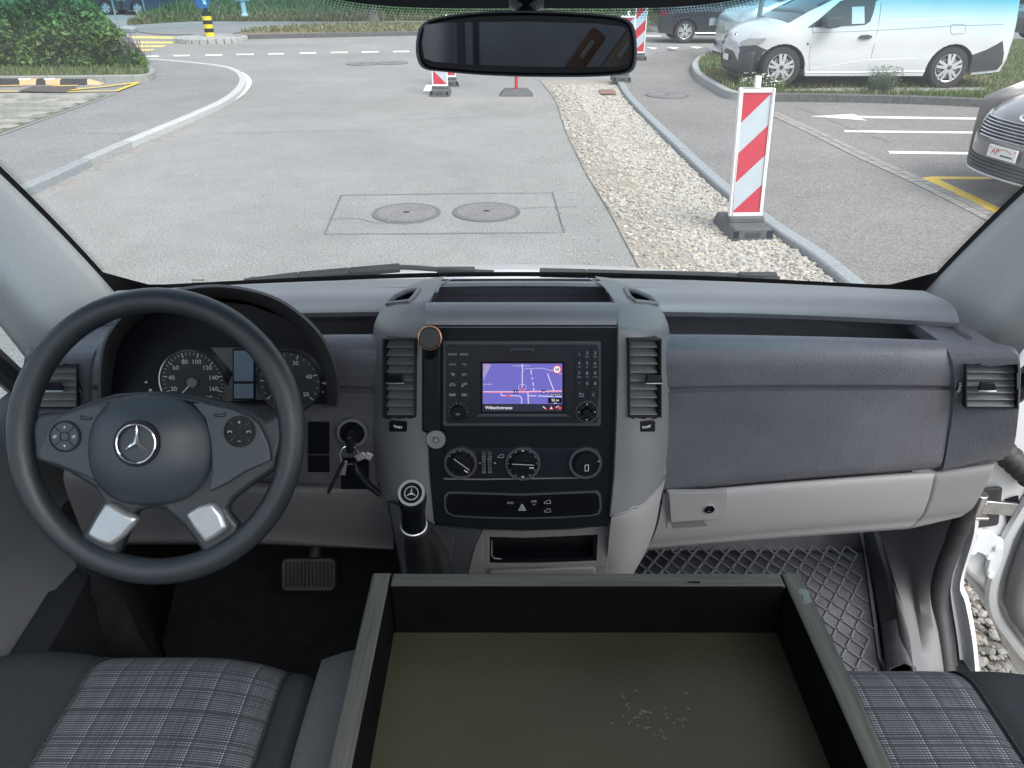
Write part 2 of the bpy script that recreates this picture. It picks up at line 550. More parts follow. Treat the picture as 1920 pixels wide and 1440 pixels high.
# sill moulding beside the passenger foot well
mb = MB()
L_ = [(1622, 1004, 1.46), (1640, 1080, 1.30), (1655, 1160, 1.18), (1662, 1215, 1.10), (1668, 1262, 1.02)]
R_ = [(1652, 1002, 1.46), (1678, 1080, 1.30), (1694, 1160, 1.18), (1700, 1215, 1.10), (1712, 1262, 1.02)]
A = [P(u, v, z=FZ + 0.02) for u, v, y in L_]; B = [P(u, v, z=FZ + 0.055) for u, v, y in R_]
mb.grid([[a + Vector((0, 0, -0.05)), a, a.lerp(b_, 0.5) + Vector((0, 0, 0.012)), b_, b_ + Vector((0.03, 0, -0.08))] for a, b_ in zip(A[:4], B[:4])])
sill = mb.build('sill_moulding', [mat('sill moulding plastic', (.07, .072, .078), .5, bump=.2, bscale=500)], van, solid=0.004)
mb = MB()
A2, B2 = [A[2].lerp(A[3], 0.35), A[4]], [B[2].lerp(B[3], 0.35), B[4]]
mb.grid([[a + Vector((0, 0, -0.05)), a + Vector((0, 0, 0.012)), a.lerp(b_, 0.5) + Vector((0, 0, 0.026)), b_ + Vector((0, 0, 0.012)), b_ + Vector((0.03, 0, -0.08))] for a, b_ in zip(A2, B2)])
mb.build('sill_cover', ['rubber'], sill, solid=0.004)
# kick panel
mb = MB()
L_ = [(1640, 985, 0.86), (1652, 1005, 0.86), (1672, 1060, 0.85), (1690, 1130, 0.83), (1704, 1200, 0.80), (1712, 1270, 0.77)]
Mi = [(1700, 985, 0.885), (1702, 1005, 0.885), (1710, 1060, 0.875), (1716, 1130, 0.86), (1724, 1200, 0.845), (1732, 1270, 0.825)]
R_ = [(1795, 960, 0.885), (1780, 990, 0.885), (1752, 1060, 0.88), (1742, 1120, 0.875), (1750, 1190, 0.87), (1760, 1270, 0.865)]
g = [[P(u, v, x=x) for u, v, x in row] for row in (L_, Mi, R_)]
g = [catmull(r, 4) for r in g]
rows = []
for a, b_, c in zip(*g):
    rows.append([a + Vector((0.02, 0.1, 0)), a, a.lerp(b_, 0.5), b_, b_.lerp(c, 0.6) + Vector((-0.006, 0, 0)), c, c + Vector((0.03, 0.02, 0))])
mb.grid(rows)
mb.build('kick_panel', ['kick'], van, solid=0.004)
# door opening rubber, passenger side, lower part
mb = MB()
pth = [(1822, 935, .90), (1812, 962, .90), (1782, 1030, .90), (1762, 1095, .895), (1760, 1140, .895), (1768, 1200, .895), (1776, 1275, .89)]
pts = catmull([P(u, v, x=x) for u, v, x in pth], 6)
mb.tube(pts, 0.019, 10)
mb.tube([p + Vector((0.018, 0.012, 0)) for p in pts], 0.011, 8)
mb.build('door_seal', ['seal'], van)
# white sill and wing edge outside the rubber
SP = Plane((0.925, 1.1, 0.6), (-1, -0.25, 0.1))
mb = MB()
Lp = catmull([SP.hit(u, v) for u, v in ((1802, 940), (1795, 1000), (1778, 1085), (1772, 1120), (1782, 1190), (1792, 1275))], 4)
Rp = catmull([SP.hit(u, v) + Vector((0.0, 0, 0)) for u, v in ((1830, 940), (1828, 1000), (1802, 1092), (1812, 1130), (1825, 1200), (1832, 1272))], 4)
rows = [[a + Vector((0.03, 0.05, 0)), a, a.lerp(b_, 0.4) + Vector((-.006, -.004, 0)), a.lerp(b_, 0.46), b_ + Vector((-.003, -.002, 0)), b_ + Vector((.01, .008, 0)), b_ + Vector((0.02, 0.12, 0))] for a, b_ in zip(Lp, Rp)]
mb.grid(rows)
mb.build('body_sill', ['white_paint'], van, solid=0.003)

# ---- driver's door (shut)
mb = MB()
DX = -0.86
prof = [(1.26, -0.02), (1.245, 0.0), (1.22, 0.012), (1.10, 0.03), (1.02, 0.035), (0.98, 0.07), (0.90, 0.08), (0.80, 0.085), (0.68, 0.08), (0.60, 0.05)]
rows = []
for z, dx in prof:
    rows.append([Vector((DX + dx * (0.4 + 0.6 * min(1, (1.32 - y) / 0.25)), y, z - 0.03 * max(0, 1 - (y - 0.2) / 1.1))) for y in [0.0 + 1.3 * j / 20 for j in range(21)]])
mb.grid(rows)
dd = mb.build('driver_door', [mat('door trim grey', (0.105, 0.112, 0.118), 0.6, bump=.2, bscale=700, var=.06, vscale=5)], van, solid=0.01)
mb = MB()
mb.grid([[Vector((DX - 0.02, y, z)) for y in (0.0, 0.4, 0.8, 1.2)] for z in (1.24, 1.5, 1.8)])
M['sideglass'] = mat('side window glass', (0.9, 0.95, 0.95), 0.05)
m, t, b = new_mat('side glass'); out = t.nodes['Material Output']; t.nodes.remove(b)
tr = N(t, 'ShaderNodeBsdfTransparent'); tr.inputs[0].default_value = (0.8, 0.9, 0.92, 1)
gl = N(t, 'ShaderNodeBsdfGlossy', Roughness=0.03); mx = N(t, 'ShaderNodeMixShader'); mx.inputs[0].default_value = 0.05
t.links.new(tr.outputs[0], mx.inputs[1]); t.links.new(gl.outputs[0], mx.inputs[2]); t.links.new(mx.outputs[0], out.inputs[0])
M['sideglass'] = m
mb.build('window', ['sideglass'], dd, merge=False)
mb = MB()   # lower door trim and pocket
rows = []
for z, x in ((0.98, -0.80), (0.95, -0.765), (0.86, -0.755), (0.72, -0.76), (0.62, -0.79)):
    rows.append([Vector((x + 0.03 * sin(pi * (y - 0.3) / 0.75), y, z)) for y in [0.3 + 0.75 * j / 10 for j in range(11)]])
mb.grid(rows)
mb.build('door_pocket', ['blackmatte'], dd, solid=0.008)
mb = MB()   # foot well side and step cover left of the pedals
rows = []
for y, x, z1 in ((1.60, -0.80, 1.0), (1.30, -0.80, 1.0), (1.12, -0.76, 0.98), (1.02, -0.70, 0.9), (0.98, -0.66, 0.8), (0.95, -0.66, 0.66)):
    rows.append([Vector((x - 0.09, y, z1 + .1)), Vector((x - 0.03, y, z1)), Vector((x, y, lerp(z1, FZ, 0.5))), Vector((x + 0.01, y, FZ))])
mb.grid(rows)
mb.build('footwell_side', ['carpet'], van, solid=0.006)

# ---- passenger door, swung wide open
mb = MB()
pd_o = Vector((0.955, 1.235, 0))
dv = Vector((1, -0.06, 0)).normalized()
dn = Vector((-0.06, -1, 0)).normalized()       # inner face looks backwards
PD = Plane(pd_o, dn, dv)
def dpt(u, v, off=0.0):
    p = PD.hit(u, v); return ((p - pd_o).dot(dv), p.z)
prof = [(0.0, 1.32), (0.0, 0.86)] + [dpt(u, v) for u, v in ((1790, 1070), (1806, 1094), (1835, 1122), (1866, 1162), (1893, 1212), (1921, 1275), (1950, 1325))] + [(0.34, 0.37), (0.95, 0.36), (1.0, 0.42), (1.02, 1.32)]
mb.prism([PD.at(a, b_, -0.06) if False else pd_o + dv * a + Vector((0, 0, b_)) - dn * 0.10 for a, b_ in prof], [pd_o + dv * a + Vector((0, 0, b_)) - dn * 0.045 for a, b_ in prof])
door = mb.build('passenger_door', ['white_paint'], van, bevel=0.012, seg=3)
inner = [(0.012, 1.31), (0.012, 0.87)] + [dpt(u, v) for u, v in ((1800, 1062), (1815, 1084), (1845, 1108), (1878, 1150), (1906, 1200), (1935, 1262), (1962, 1305))] + [(0.36, 0.41), (0.93, 0.40), (0.97, 0.46), (0.985, 1.31)]
mb = MB()
mb.prism([pd_o + dv * a + Vector((0, 0, b_)) - dn * 0.046 for a, b_ in inner], [pd_o + dv * (a + 0.0) + Vector((0, 0, b_)) - dn * 0.012 for a, b_ in inner])
mb.build('inner_skin', ['white_paint'], door, bevel=0.014, seg=3)
trim = [(0.19, 1.30), (0.17, 1.12)] + [dpt(u, v) for u, v in ((1922, 990), (1902, 1040), (1886, 1090), (1882, 1125), (1890, 1155), (1925, 1200), (1980, 1255))] + [(0.9, 0.55), (0.93, 1.30)]
mb = MB()
mb.prism([pd_o + dv * a + Vector((0, 0, b_)) - dn * 0.013 for a, b_ in trim], [pd_o + dv * a + Vector((0, 0, b_)) + dn * 0.035 for a, b_ in trim])
mb.build('door_trim', ['kick'], door, bevel=0.02, seg=3)
mb = MB()   # bead of the door seal on the inner skin
bead = [(0.165, 1.30), (0.145, 1.12)] + [dpt(u, v) for u, v in ((1905, 985), (1882, 1040), (1866, 1090), (1862, 1128), (1874, 1165), (1910, 1215), (1960, 1275))]
mb.tube(catmull([pd_o + dv * a + Vector((0, 0, b_)) - dn * 0.008 for a, b_ in bead], 5), 0.013, 8)
mb.build('seal_bead', ['white_paint'], door)
mb = MB()   # hinge
hz = P(1860, 1030, y=1.2)
HP = Plane(pd_o + dn * -0.01, dn, dv)
mb.px(HP, [(1822, 988), (1850, 990), (1868, 1003), (1876, 1005), (1875, 1040), (1858, 1078), (1848, 1078), (1845, 1062), (1850, 1042), (1835, 1030), (1815, 1025)], 0.0, 0.014)
c = HP.hit(1822, 1002)
mb.disc(c + Vector((-0.004, -0.012, 0.025)), (0, 0, 1), 0.016, -0.06, 0.0, 0, 16)
for u, v in ((1863, 1018), (1848, 1035), (1850, 1068)):
    mb.disc(HP.hit(u, v, 0.014), dn, 0.008, 0.0, 0.006, 0, 6)
hg = mb.build('hinge', [mat('galvanised paint', (0.62, 0.65, 0.67), 0.4, var=0.05, vscale=30)], door, bevel=0.002)
mb = MB()
mb.rect(HP, 1800, 1022, 1818, 1040, -0.004, 0.006, 0)
mb.disc(HP.hit(1809, 1031, 0.006), dn, 0.006, 0, 0.003, 1, 12)
mb.build('bolt_plate', ['white_paint', 'void'], door, bevel=0.002)
mb = MB()   # check strap
a_ = P(1842, 950, y=1.16); b_ = P(1902, 955, y=1.17)
mb.bar(a_, b_, 0.006, 0.030, (0, 0, 1), 0)
mb.disc(P(1836, 935, y=1.155), (0, 0, 1), 0.013, -0.035, 0.012, 0, 16)
mb.box(P(1826, 938, y=1.17), (0.035, 0.03, 0.006), None, 0)
mb.box(P(1828, 965, y=1.17), (0.04, 0.03, 0.006), None, 0)
mb.build('check_strap', ['steel'], door, bevel=0.0015)
mb = MB()   # slot the strap runs into
mb.px(HP, [(1885, 935), (1908, 928), (1912, 960), (1898, 1000), (1888, 990)], 0.001, 0.003)
mb.build('strap_slot', ['void'], door)
mb = MB()   # ribbed cable boot
a_ = P(1866, 832, y=1.205); b_ = P(1940, 902, y=1.222)
pth, rad = [], []
for k in range(33):
    pth.append(a_.lerp(b_, k / 32)); rad.append(0.020 + 0.005 * sin(k * 2 * pi / 5.3))
mb.tube(pth, rad, 14)
mb.build('cable_boot', ['seal'], door)
mb = MB()   # dark rubber pad round the strap on the pillar
mb.prism([P(u, v, y=1.26) for u, v in ((1838, 915), (1880, 912), (1872, 985), (1815, 992), (1822, 960))], [P(u, v, y=1.23) for u, v in ((1838, 915), (1880, 912), (1872, 985), (1815, 992), (1822, 960))])
mb.build('pillar_pad', ['seal'], van, bevel=0.006)
mb = MB()   # white door pillar seen past the dash end
mb.grid([[Vector((x, y, z)) for x, y in ((0.885, 1.20), (0.90, 1.22), (0.93, 1.26), (0.95, 1.34), (1.0, 1.42))] for z in (0.45, 0.7, 1.0, 1.3)])
mb.build('hinge_pillar', ['white_paint'], van, solid=0.004)
mb = MB()
mb.prism([Vector((x, y, z)) for x, y, z in ((0.9, 1.16, 1.33), (0.985, 1.10, 1.27), (0.985, 1.10, 1.0), (0.9, 1.16, 1.0))], [Vector((x, y, z)) for x, y, z in ((0.9, 1.20, 1.33), (0.985, 1.16, 1.27), (0.985, 1.16, 1.0), (0.9, 1.20, 1.0))])
# ---- cargo space behind the seats (seen in the mirror)
M['cargo'] = mat('pale cargo lining', (0.55, 0.56, 0.57), 0.8, var=0.1, vscale=3)  # walls made pale and left roofless to bounce daylight onto the dash
mb = MB()
x0, x1, y0, y1, z0, z1 = -0.9, 0.93, -3.2, -0.45, 0.62, 2.25
mb.add([(x0, y1, z0), (x0, y1, z1), (x0, y0, z1), (x0, y0, z0)], [(0, 1, 2, 3)])
mb.add([(x1, y1, z0), (x1, y1, z1), (x1, y0, z1), (x1, y0, z0)], [(0, 1, 2, 3)])
mb.add([(x0, y0, z0), (x1, y0, z0), (x1, y1, z0), (x0, y1, z0)], [(0, 1, 2, 3)])
mb.add([(x0, y0 - 0.01, z0), (x0, y0 - 0.01, z1), (x1, y0 - 0.01, z1), (x1, y0 - 0.01, z0)], [(0, 1, 2, 3)])
mb.build('cargo_lining', ['cargo'], van, solid=0.02, smooth=0)
# side walls behind the doors
for sx in (x0, x1):
    mb = MB()
    mb.add([(sx, -0.46, 0.62), (sx, -0.02, 0.62), (sx, -0.02, 2.1), (sx, -0.46, 2.1)], [(0, 1, 2, 3)])
    mb.build('cab_side', ['headliner'], van, solid=0.02, smooth=0)
# brake pedal
mb = MB()
BP = Plane(P(580, 1070, y=1.16), (0, -0.85, 0.5))
mb.rrect(BP, 533, 1044, 632, 1104, 10, 0, 0.018, 0)
for k in range(13):
    mb.rect(BP, 540 + k * 7.0, 1050, 543.5 + k * 7.0, 1096, 0.018, 0.021, 1)
mb.tube([BP.hit(585, 1060, -0.005), BP.hit(590, 980, -0.06), BP.hit(590, 900, -0.1)], 0.012, 8)
mb.build('brake_pedal', ['seal', 'blackmatte'], van, bevel=0.002)

# ================================================================ DASHBOARD
dash = thing('dashboard', (XC, 1.2, 0.95), 'dark grained van dashboard with metallic grey centre console and light grey underside', 'dashboard')
mb = MB()
# top skin from the glass foot to the rounded lip, both sides mirrored
def topskin(mirror, n=30):
    R = []
    for w in [j / n for j in range(n + 1)]:
        x = lerp(0.20, 0.740, w)
        sx = x
        drop = w * w
        back = glass(min(0.98, x / 0.83), -0.02, 0.0)
        yl = lerp(1.345, 1.215, drop); zl = lerp(1.362, 1.398, drop)
        col = []
        for k, (yy, zz) in enumerate(((back.y, back.z - 0.02), (lerp(back.y, yl, .35), lerp(back.z, zl, .42) + 0.006), (lerp(back.y, yl, .75), lerp(back.z, zl, .8) + 0.008), (yl, zl), (yl - .02, zl + 0.0015), (yl - .04, zl - 0.001), (yl - .056, zl - 0.008), (yl - .064, zl - 0.018), (yl - .06, zl - .028), (yl - .04, zl - .034), (yl + .02, zl - .04), (yl + 0.05, zl - 0.13))):
            p = Vector((XC + x, yy, zz))
            if mirror: p.x = 2 * XC - p.x
            col.append(p)
        R.append(col)
    return R
mb.grid(topskin(False)); mb.grid(topskin(True))
# middle part of the top behind the console
rows = []
for k in range(9):
    x = lerp(-0.21, 0.21, k / 8)
    rows.append([Vector((XC + x, y, z)) for y, z in ((1.61, 1.275), (1.48, 1.315), (1.36, 1.362), (1.25, 1.395), (1.2, 1.30))])
mb.grid(rows)
mb.build('top_skin', ['dash_top'], dash)

def front_rows():
    L = [(1240, 690, 1.145), (1242, 640, 1.138), (1243, 627, 1.128), (1243, 634, 1.113), (1243, 645, 1.102), (1243, 662, 1.093), (1243, 690, 1.088), (1243, 724, 1.088), (1243, 725.5, 1.088), (1243, 730, 1.097), (1243, 736, 1.092), (1243, 738, 1.088), (1243, 790, 1.088), (1243, 860, 1.088), (1243, 905, 1.086), (1243, 917, 1.088), (1243, 922, 1.096), (1243, 925, 1.12)]
    R = [(1758, 690, 1.118), (1762, 648, 1.112), (1764, 638, 1.10), (1770, 645, 1.086), (1776, 656, 1.075), (1781, 672, 1.066), (1784, 695, 1.062), (1784, 721, 1.062), (1784, 722.5, 1.062), (1784, 726, 1.071), (1784, 730, 1.066), (1784, 732, 1.062), (1781, 770, 1.062), (1775, 825, 1.062), (1768, 862, 1.06), (1764, 873, 1.062), (1762, 878, 1.07), (1760, 882, 1.1)]
    return list(zip(L, R))
fr = front_rows()
mb = MB(); mb.grid(panel(fr, 30, 1.6))
gp = mb.build('passenger_fascia', ['dash'], dash, smooth=50)
mb = MB(); mb.grid(panel(fr, 30, 1.6, XC))
mb.build('driver_fascia', ['dash'], dash, smooth=50)
# end pieces with the outer vents
ec = [((1700, 596, 1.22), (1792, 600, 1.19)), ((1708, 602, 1.195), (1805, 612, 1.165)), ((1747, 629, 1.125), (1838, 634, 1.11)), ((1769, 646, 1.088), (1866, 649, 1.06)), ((1782, 668, 1.064), (1902, 660, 1.03)), ((1787, 700, 1.058), (1912, 690, 1.02)),
      ((1788, 740, 1.058), (1912, 740, 1.02)), ((1781, 810, 1.058), (1907, 800, 1.02)), ((1771, 868, 1.058), (1900, 838, 1.025)), ((1767, 882, 1.062), (1884, 858, 1.04)), ((1765, 888, 1.09), (1880, 862, 1.08))]
VR = (1812, 685, 1908, 766)
def hole_r(u, v): return VR[0] < u < VR[2] and VR[1] < v < VR[3]
def hole_l(u, v): return hole_r(2 * 978 - u - 4, v)
endp = []
for mir, hole in ((None, hole_r), (XC, hole_l)):
    mb = MB()
    rows = panel(ec, 44, 1.0, mir, sub=5)
    rows = [[r[0] + Vector((0, 0.02, -0.02))] + r + [r[-1] + Vector((0.008 if mir is None else -0.008, 0.012, 0)), r[-1] + Vector((0.012 if mir is None else -0.012, 0.06, -0.03))] for r in rows]
    mb.grid(rows, hole=hole)
    endp.append(mb.build('dash_end', ['dash'], dash, smooth=55))

def vent(pl, u0, v0, u1, v1, nsl, tab, parent, skew=0, mirror=False, wheel=None):
    """a louvred air outlet in the plane pl; slats are pieces of their own"""
    mb = MB()
    g = 2.5
    mb.px(pl, [(u0 - g, v0 - g), (u1 + g, v0 - g), (u1 + g, v0), (u0 - g, v0)], -0.03, 0.0025, 0)
    mb.px(pl, [(u0 - g, v1), (u1 + g, v1), (u1 + g, v1 + g), (u0 - g, v1 + g)], -0.03, 0.0025, 0)
    mb.px(pl, [(u0 - g, v0), (u0, v0), (u0, v1), (u0 - g, v1)], -0.03, 0.0025, 0)
    mb.px(pl, [(u1, v0), (u1 + g, v0), (u1 + g, v1), (u1, v1)], -0.03, 0.0025, 0)
    mb.rect(pl, u0 - 2, v0 - 2, u1 + 2, v1 + 2, -0.06, -0.05, 1)
    nv = 7
    for k in range(nv):
        u = lerp(u0, u1, (k + 0.5) / nv)
        mb.rect(pl, u - 0.8, v0, u + 0.8, v1, -0.05, -0.03, 1)
    vt = mb.build('air_vent', ['blackmatte', 'void'], parent, bevel=0.0012)
    me = None
    for k in range(nsl):
        v = lerp(v0, v1, (k + 0.6) / nsl)
        a, b_ = pl.hit(u0 + 1, v), pl.hit(u1 - 1, v)
        mb = MB()
        tilt = (pl.n * 0.7 + pl.ay * -0.7).normalized()
        n_ = (pl.n * 0.5 + pl.ay * 0.86).normalized()
        mb.bar(a - pl.n * 0.012, b_ - pl.n * 0.012, 0.020, 0.0024, n_)
        mb.build('slat', ['slat'], vt, bevel=0.0008)
    uc, vc, wd = tab
    mb = MB()
    mb.px(pl, [(uc - wd * .8, vc - 8), (uc + wd * .8, vc - 8), (uc + wd, vc + 6), (uc - wd, vc + 6)], 0.004, 0.009, 0)
    mb.px(pl, [(uc - wd, vc + 6.2), (uc + wd, vc + 6.2), (uc + wd, vc + 8.5), (uc - wd, vc + 8.5)], 0.001, 0.0095, 1)
    mb.build('vent_tab', ['black', 'silver'], vt, bevel=0.001)
    return vt
M['slat'] = mat('vent slat', (0.15, 0.158, 0.16), 0.36)
eR = Plane(P(1860, 725, y=1.034), Vector((-0.2, -1, 0.1)))
vent(eR, 1813, 687, 1907, 764, 6, (1848, 722, 17), endp[0])
eL = Plane(P(96, 725, y=1.034), Vector((0.2, -1, 0.1)))
vent(eL, 2 * 978 - 1907, 687, 2 * 978 - 1813, 764, 6, (105, 722, 17), endp[1])
def thumbwheel(pl, u, v, w, h, parent, horiz):
    mb = MB()
    mb.rrect(pl, u - w / 2 - 4, v - h / 2 - 6, u + w / 2 + 4, v + h / 2 + 6, 3, -0.004, 0.0015, 0)
    c = pl.hit(u, v, -0.006)
    axis = pl.ay if horiz else pl.ax
    L = (w if horiz else h) * pl.px(u, v) / 2
    T = (h if horiz else w) * pl.px(u, v) / 2
    mb.lathe(c, axis, [(0, -T), (L * .9, -T), (L * .9, T), (0, T)], 26, 1)
    for k in range(-2, 3):
        a = k * 0.33
        dd_ = (pl.ax if horiz else pl.ay)
        q = c + pl.n * (L * .9 * cos(a)) + dd_ * (L * .9 * sin(a))
        mb.box(q, (0.002, 0.002, 0.002) if False else (T * 1.5, .002, .0022) if not horiz else (.0022, .002, T * 1.2), None, 2)
    mb.build('vent_wheel', ['gloss' if horiz else 'dash', 'gloss', 'print'], parent, bevel=0.0006)
thumbwheel(Plane(P(1797, 725, y=1.055), (-0.1, -1, 0.05)), 1797, 725, 8, 30, endp[0], False)
thumbwheel(Plane(P(149, 725, y=1.055), (0.1, -1, 0.05)), 149, 725, 8, 30, endp[1], False)

# storage trays either side behind the fascia
for mir in (False, True):
    mb = MB()
    rows = []
    for k in range(13):
        x = lerp(0.20, 0.735, k / 12)
        yb = lerp(1.36, 1.26, (k / 12) ** 2)
        yf = lerp(1.13, 1.10, (k / 12) ** 1.6)
        rows.append([Vector((XC + (-x if mir else x), y, z)) for y, z in ((yf, 1.366), (yf + 0.004, 1.30), (yf + 0.03, 1.285), (yb - 0.02, 1.285), (yb, 1.30), (yb + .005, 1.36))])
    mb.grid(rows)
    e_ = rows[-1]
    mb.add([e_[0] + Vector((0, 0, .012)), e_[1], e_[2], e_[3], e_[4], e_[5]], [(0, 1, 2, 3, 4, 5)])
    mb.build('storage_tray', ['dash_top'], dash)

# light grey underside, passenger
lg = [((1243, 924, 1.10), (1757, 882, 1.075)), ((1243, 928, 1.094), (1754, 886, 1.066)), ((1241, 945, 1.088), (1750, 898, 1.06)), ((1236, 975, 1.085), (1743, 930, 1.06)), ((1226, 1005, 1.088), (1731, 962, 1.066)), ((1216, 1022, 1.098), (1718, 978, 1.078)), ((1208, 1031, 1.12), (1702, 992, 1.10)), ((1205, 1030, 1.3), (1696, 985, 1.28))]
mb = MB(); mb.grid(panel(lg, 24, 1.3, sub=3))
lp = mb.build('lower_cover', ['lgrey'], dash, smooth=60)
lge = [((1757, 882, 1.075), (1868, 866, 1.05)), ((1756, 886, 1.066), (1866, 870, 1.04)), ((1752, 898, 1.06), (1860, 885, 1.035)), ((1745, 930, 1.06), (1846, 915, 1.04)), ((1733, 962, 1.066), (1826, 950, 1.05)), ((1720, 978, 1.078), (1812, 962, 1.065)), ((1704, 992, 1.10), (1798, 970, 1.09)), ((1698, 985, 1.28), (1790, 966, 1.28))]
mb = MB(); mb.grid([[r[0] + Vector((-.03, .02, 0)), r[0] + Vector((-.003, .006, 0))] + r for r in panel(lge, 12, 1.0, sub=3)])
mb.build('lower_cover', ['lgrey'], dash, smooth=60)
# glove compartment lid lock with recessed handle
GL = Plane(P(1305, 955, y=1.083), (0, -1, -0.05))
mb = MB()
mb.rrect(GL, 1250, 921, 1364, 992, 4, -0.006, 0.0008, 0)
mb.px(GL, [(1258, 974), (1343, 966), (1352, 984), (1262, 990)], 0.0008, 0.0016, 1)
mb.px(GL, [(1253, 921), (1362, 917), (1360, 965), (1340, 968), (1257, 974)], 0.0, 0.008, 0)
hb = mb.build('glovebox_handle', ['lgrey', 'kick'], lp, bevel=0.002)
mb = MB()
c = GL.hit(1328, 948, 0.009)
mb.ring(c, GL.n, 0.0062, 0.009, -0.002, 0.002, 0)
mb.disc(c, GL.n, 0.0062, -0.001, 0.0008, 1)
mb.box(c + GL.n * 0.001, (0.0016, 0.001, 0.006), None, 2)
mb.build('lock', ['chrome', 'gloss', 'steel'], lp)
# driver's knee cover and column shroud
mb = MB()
kl = [((500, 905, 1.10), (740, 912, 1.10)), ((500, 918, 1.085), (740, 918, 1.085)), ((500, 950, 1.08), (738, 955, 1.08)), ((495, 1000, 1.085), (738, 1018, 1.085)), ((490, 1020, 1.10), (737, 1031, 1.10)), ((488, 1020, 1.3), (736, 1030, 1.3))]
mb.grid(panel(kl, 10, 1.0, sub=3))
mb.grid(panel([((120, 880, 1.06), (500, 905, 1.10)), ((120, 905, 1.05), (500, 918, 1.085)), ((135, 950, 1.05), (500, 950, 1.08)), ((155, 1000, 1.06), (495, 1000, 1.085)), ((165, 1020, 1.08), (490, 1020, 1.10)), ((165, 1020, 1.3), (488, 1020, 1.3))], 10, 1.0, sub=3))
mb.build('knee_cover', [mat('knee cover grey', (0.11, 0.108, 0.112), 0.5, bump=0.2, bscale=700)], dash, smooth=60)
# small panel lines on the driver's side of the stack
DP = Plane(P(600, 850, y=1.083), (0, -1, 0.02))
mb = MB()
mb.rect(DP, 578, 790, 618, 850, 0, 0.003, 0)
mb.rect(DP, 578, 853, 618, 884, 0, 0.003, 0)
mb.rect(DP, 640, 858, 692, 915, 0, 0.004, 0)
mb.build('blank_cover', ['black'], dash, bevel=0.001)

mb = MB()
mb.grid([[Vector((x, y, z)) for x in (-0.8, -0.4, 0.0, 0.4, 0.8)] for y, z in ((1.22, 1.30), (1.17, 1.26), (1.15, 1.1), (1.17, 0.98), (1.25, 0.93))])
mb.build('leak_backing', ['void'], dash, solid=.01)  # added dark sheet blocking daylight leaks through the cover seams
# ---- instrument hood and dials
CPL = Plane(P(430, 712, y=1.055), (0, -0.97, 0.24))
mb = MB()
arch = [(186, 755), (184, 715), (187, 672), (197, 632), (225, 592), (270, 560), (330, 541), (400, 533), (465, 540), (525, 560), (578, 598), (612, 640), (632, 690), (637, 725), (634, 762)]
ap = catmull(arch, 4)
cx_, cy_ = 412, 690
def hoodpt(q, y, sc_, dv=0):
    return P(cx_ + (q[0] - cx_) * sc_, cy_ + (q[1] - cy_) * sc_ + dv, y=y)
rows = []
for q in [Vector((a, b_, 0)) for a, b_ in arch]: pass
ap = catmull([Vector((a, b_, 0)) for a, b_ in arch], 4)
for y, s_, dv_ in ((1.075, 0.86, 4), (1.04, 0.885, 4), (1.0, 0.915, 4), (0.975, 0.945, 4), (0.962, 0.965, 3), (0.958, 0.98, 2), (0.965, 0.995, 0), (0.985, 1.0, 0), (1.03, 0.985, 0), (1.10, 0.945, 2), (1.2, 0.88, 8), (1.33, 0.78, 20)):
    row = []
    for k, q in enumerate(ap):
        t_ = k / (len(ap) - 1)
        side = abs(2 * t_ - 1) ** 3
        row.append(hoodpt(q, y + 0.055 * side * max(0, (1.1 - y) / .15 if y < 1.1 else 0), s_, dv_))
    rows.append(row)
mb.grid(rows)
mb.build('instrument_hood', [mat('hood plastic', (0.04, 0.041, 0.043), 0.55, bump=0.3, bscale=600, var=0.1, vscale=8)], dash, smooth=60)
mb = MB()
mb.px(CPL, [(200, 755), (198, 700), (215, 640), (260, 595), (330, 572), (400, 565), (470, 572), (530, 595), (590, 640), (618, 700), (618, 758)], -0.03, 0.0, 0)
mb.px(CPL, [(396, 651), (470, 652), (505, 748), (415, 752), (438, 700)], 0.0, 0.002, 1)
clus = mb.build('instrument_panel', ['black', mat('cluster grey', (0.085, 0.095, 0.095), 0.5)], dash)
DIM = mat('unlit display', (0.14, 0.19, 0.25), 0.3, var=0.06, vscale=20)
def dial(u, v, r, nums, a0, a1, vmax, step, need, parent, name):
    k = CPL.px(u, v)
    c = CPL.hit(u, v)
    R = r * k
    mb = MB()
    mb.disc(c, CPL.n, R, 0.0, 0.006, 0, 40)
    mb.ring(c, CPL.n, R, R * 1.035, 0.0, 0.010, 1, 48)
    ang = lambda val: radians(lerp(a0, a1, val / vmax))
    val = 0
    while val <= vmax + 1e-6:
        a = ang(val)
        big = abs((val / step) - round(val / step)) < 1e-6
        d = CPL.ax * cos(a) + CPL.ay * sin(a)
        L = R * (0.14 if big else 0.08)
        w = 0.0011 if big else 0.0006
        mb.bar(c + d * (R * 0.94 - L) + CPL.n * 0.0065, c + d * R * 0.94 + CPL.n * 0.0065, w, 0.001, CPL.n, 2 if big else 3)
        val += step / 4 if step >= 10 else step / 4
    for txt, val in nums:
        a = ang(val)
        d = CPL.ax * cos(a) + CPL.ay * sin(a)
        mb.text(txt, c + d * R * 0.66 + CPL.n * 0.0068, CPL.ax, CPL.ay, R * 0.20, 2)
    dl = mb.build(name, ['dialface', 'chrome', 'print', 'printdim'], parent, merge=False)
    mb = MB()
    a = ang(need)
    d = CPL.ax * cos(a) + CPL.ay * sin(a)
    mb.bar(c + CPL.n * 0.011 - d * R * 0.08, c + d * R * 0.8 + CPL.n * 0.011, 0.0016, 0.001, CPL.n, 0)
    mb.disc(c, CPL.n, R * 0.15, 0.006, 0.0125, 1, 20)
    mb.build('needle', ['white_paint', 'slat'], dl)
    return dl
M['dialface'] = mat('dial face', (0.022, 0.026, 0.029), 0.5)
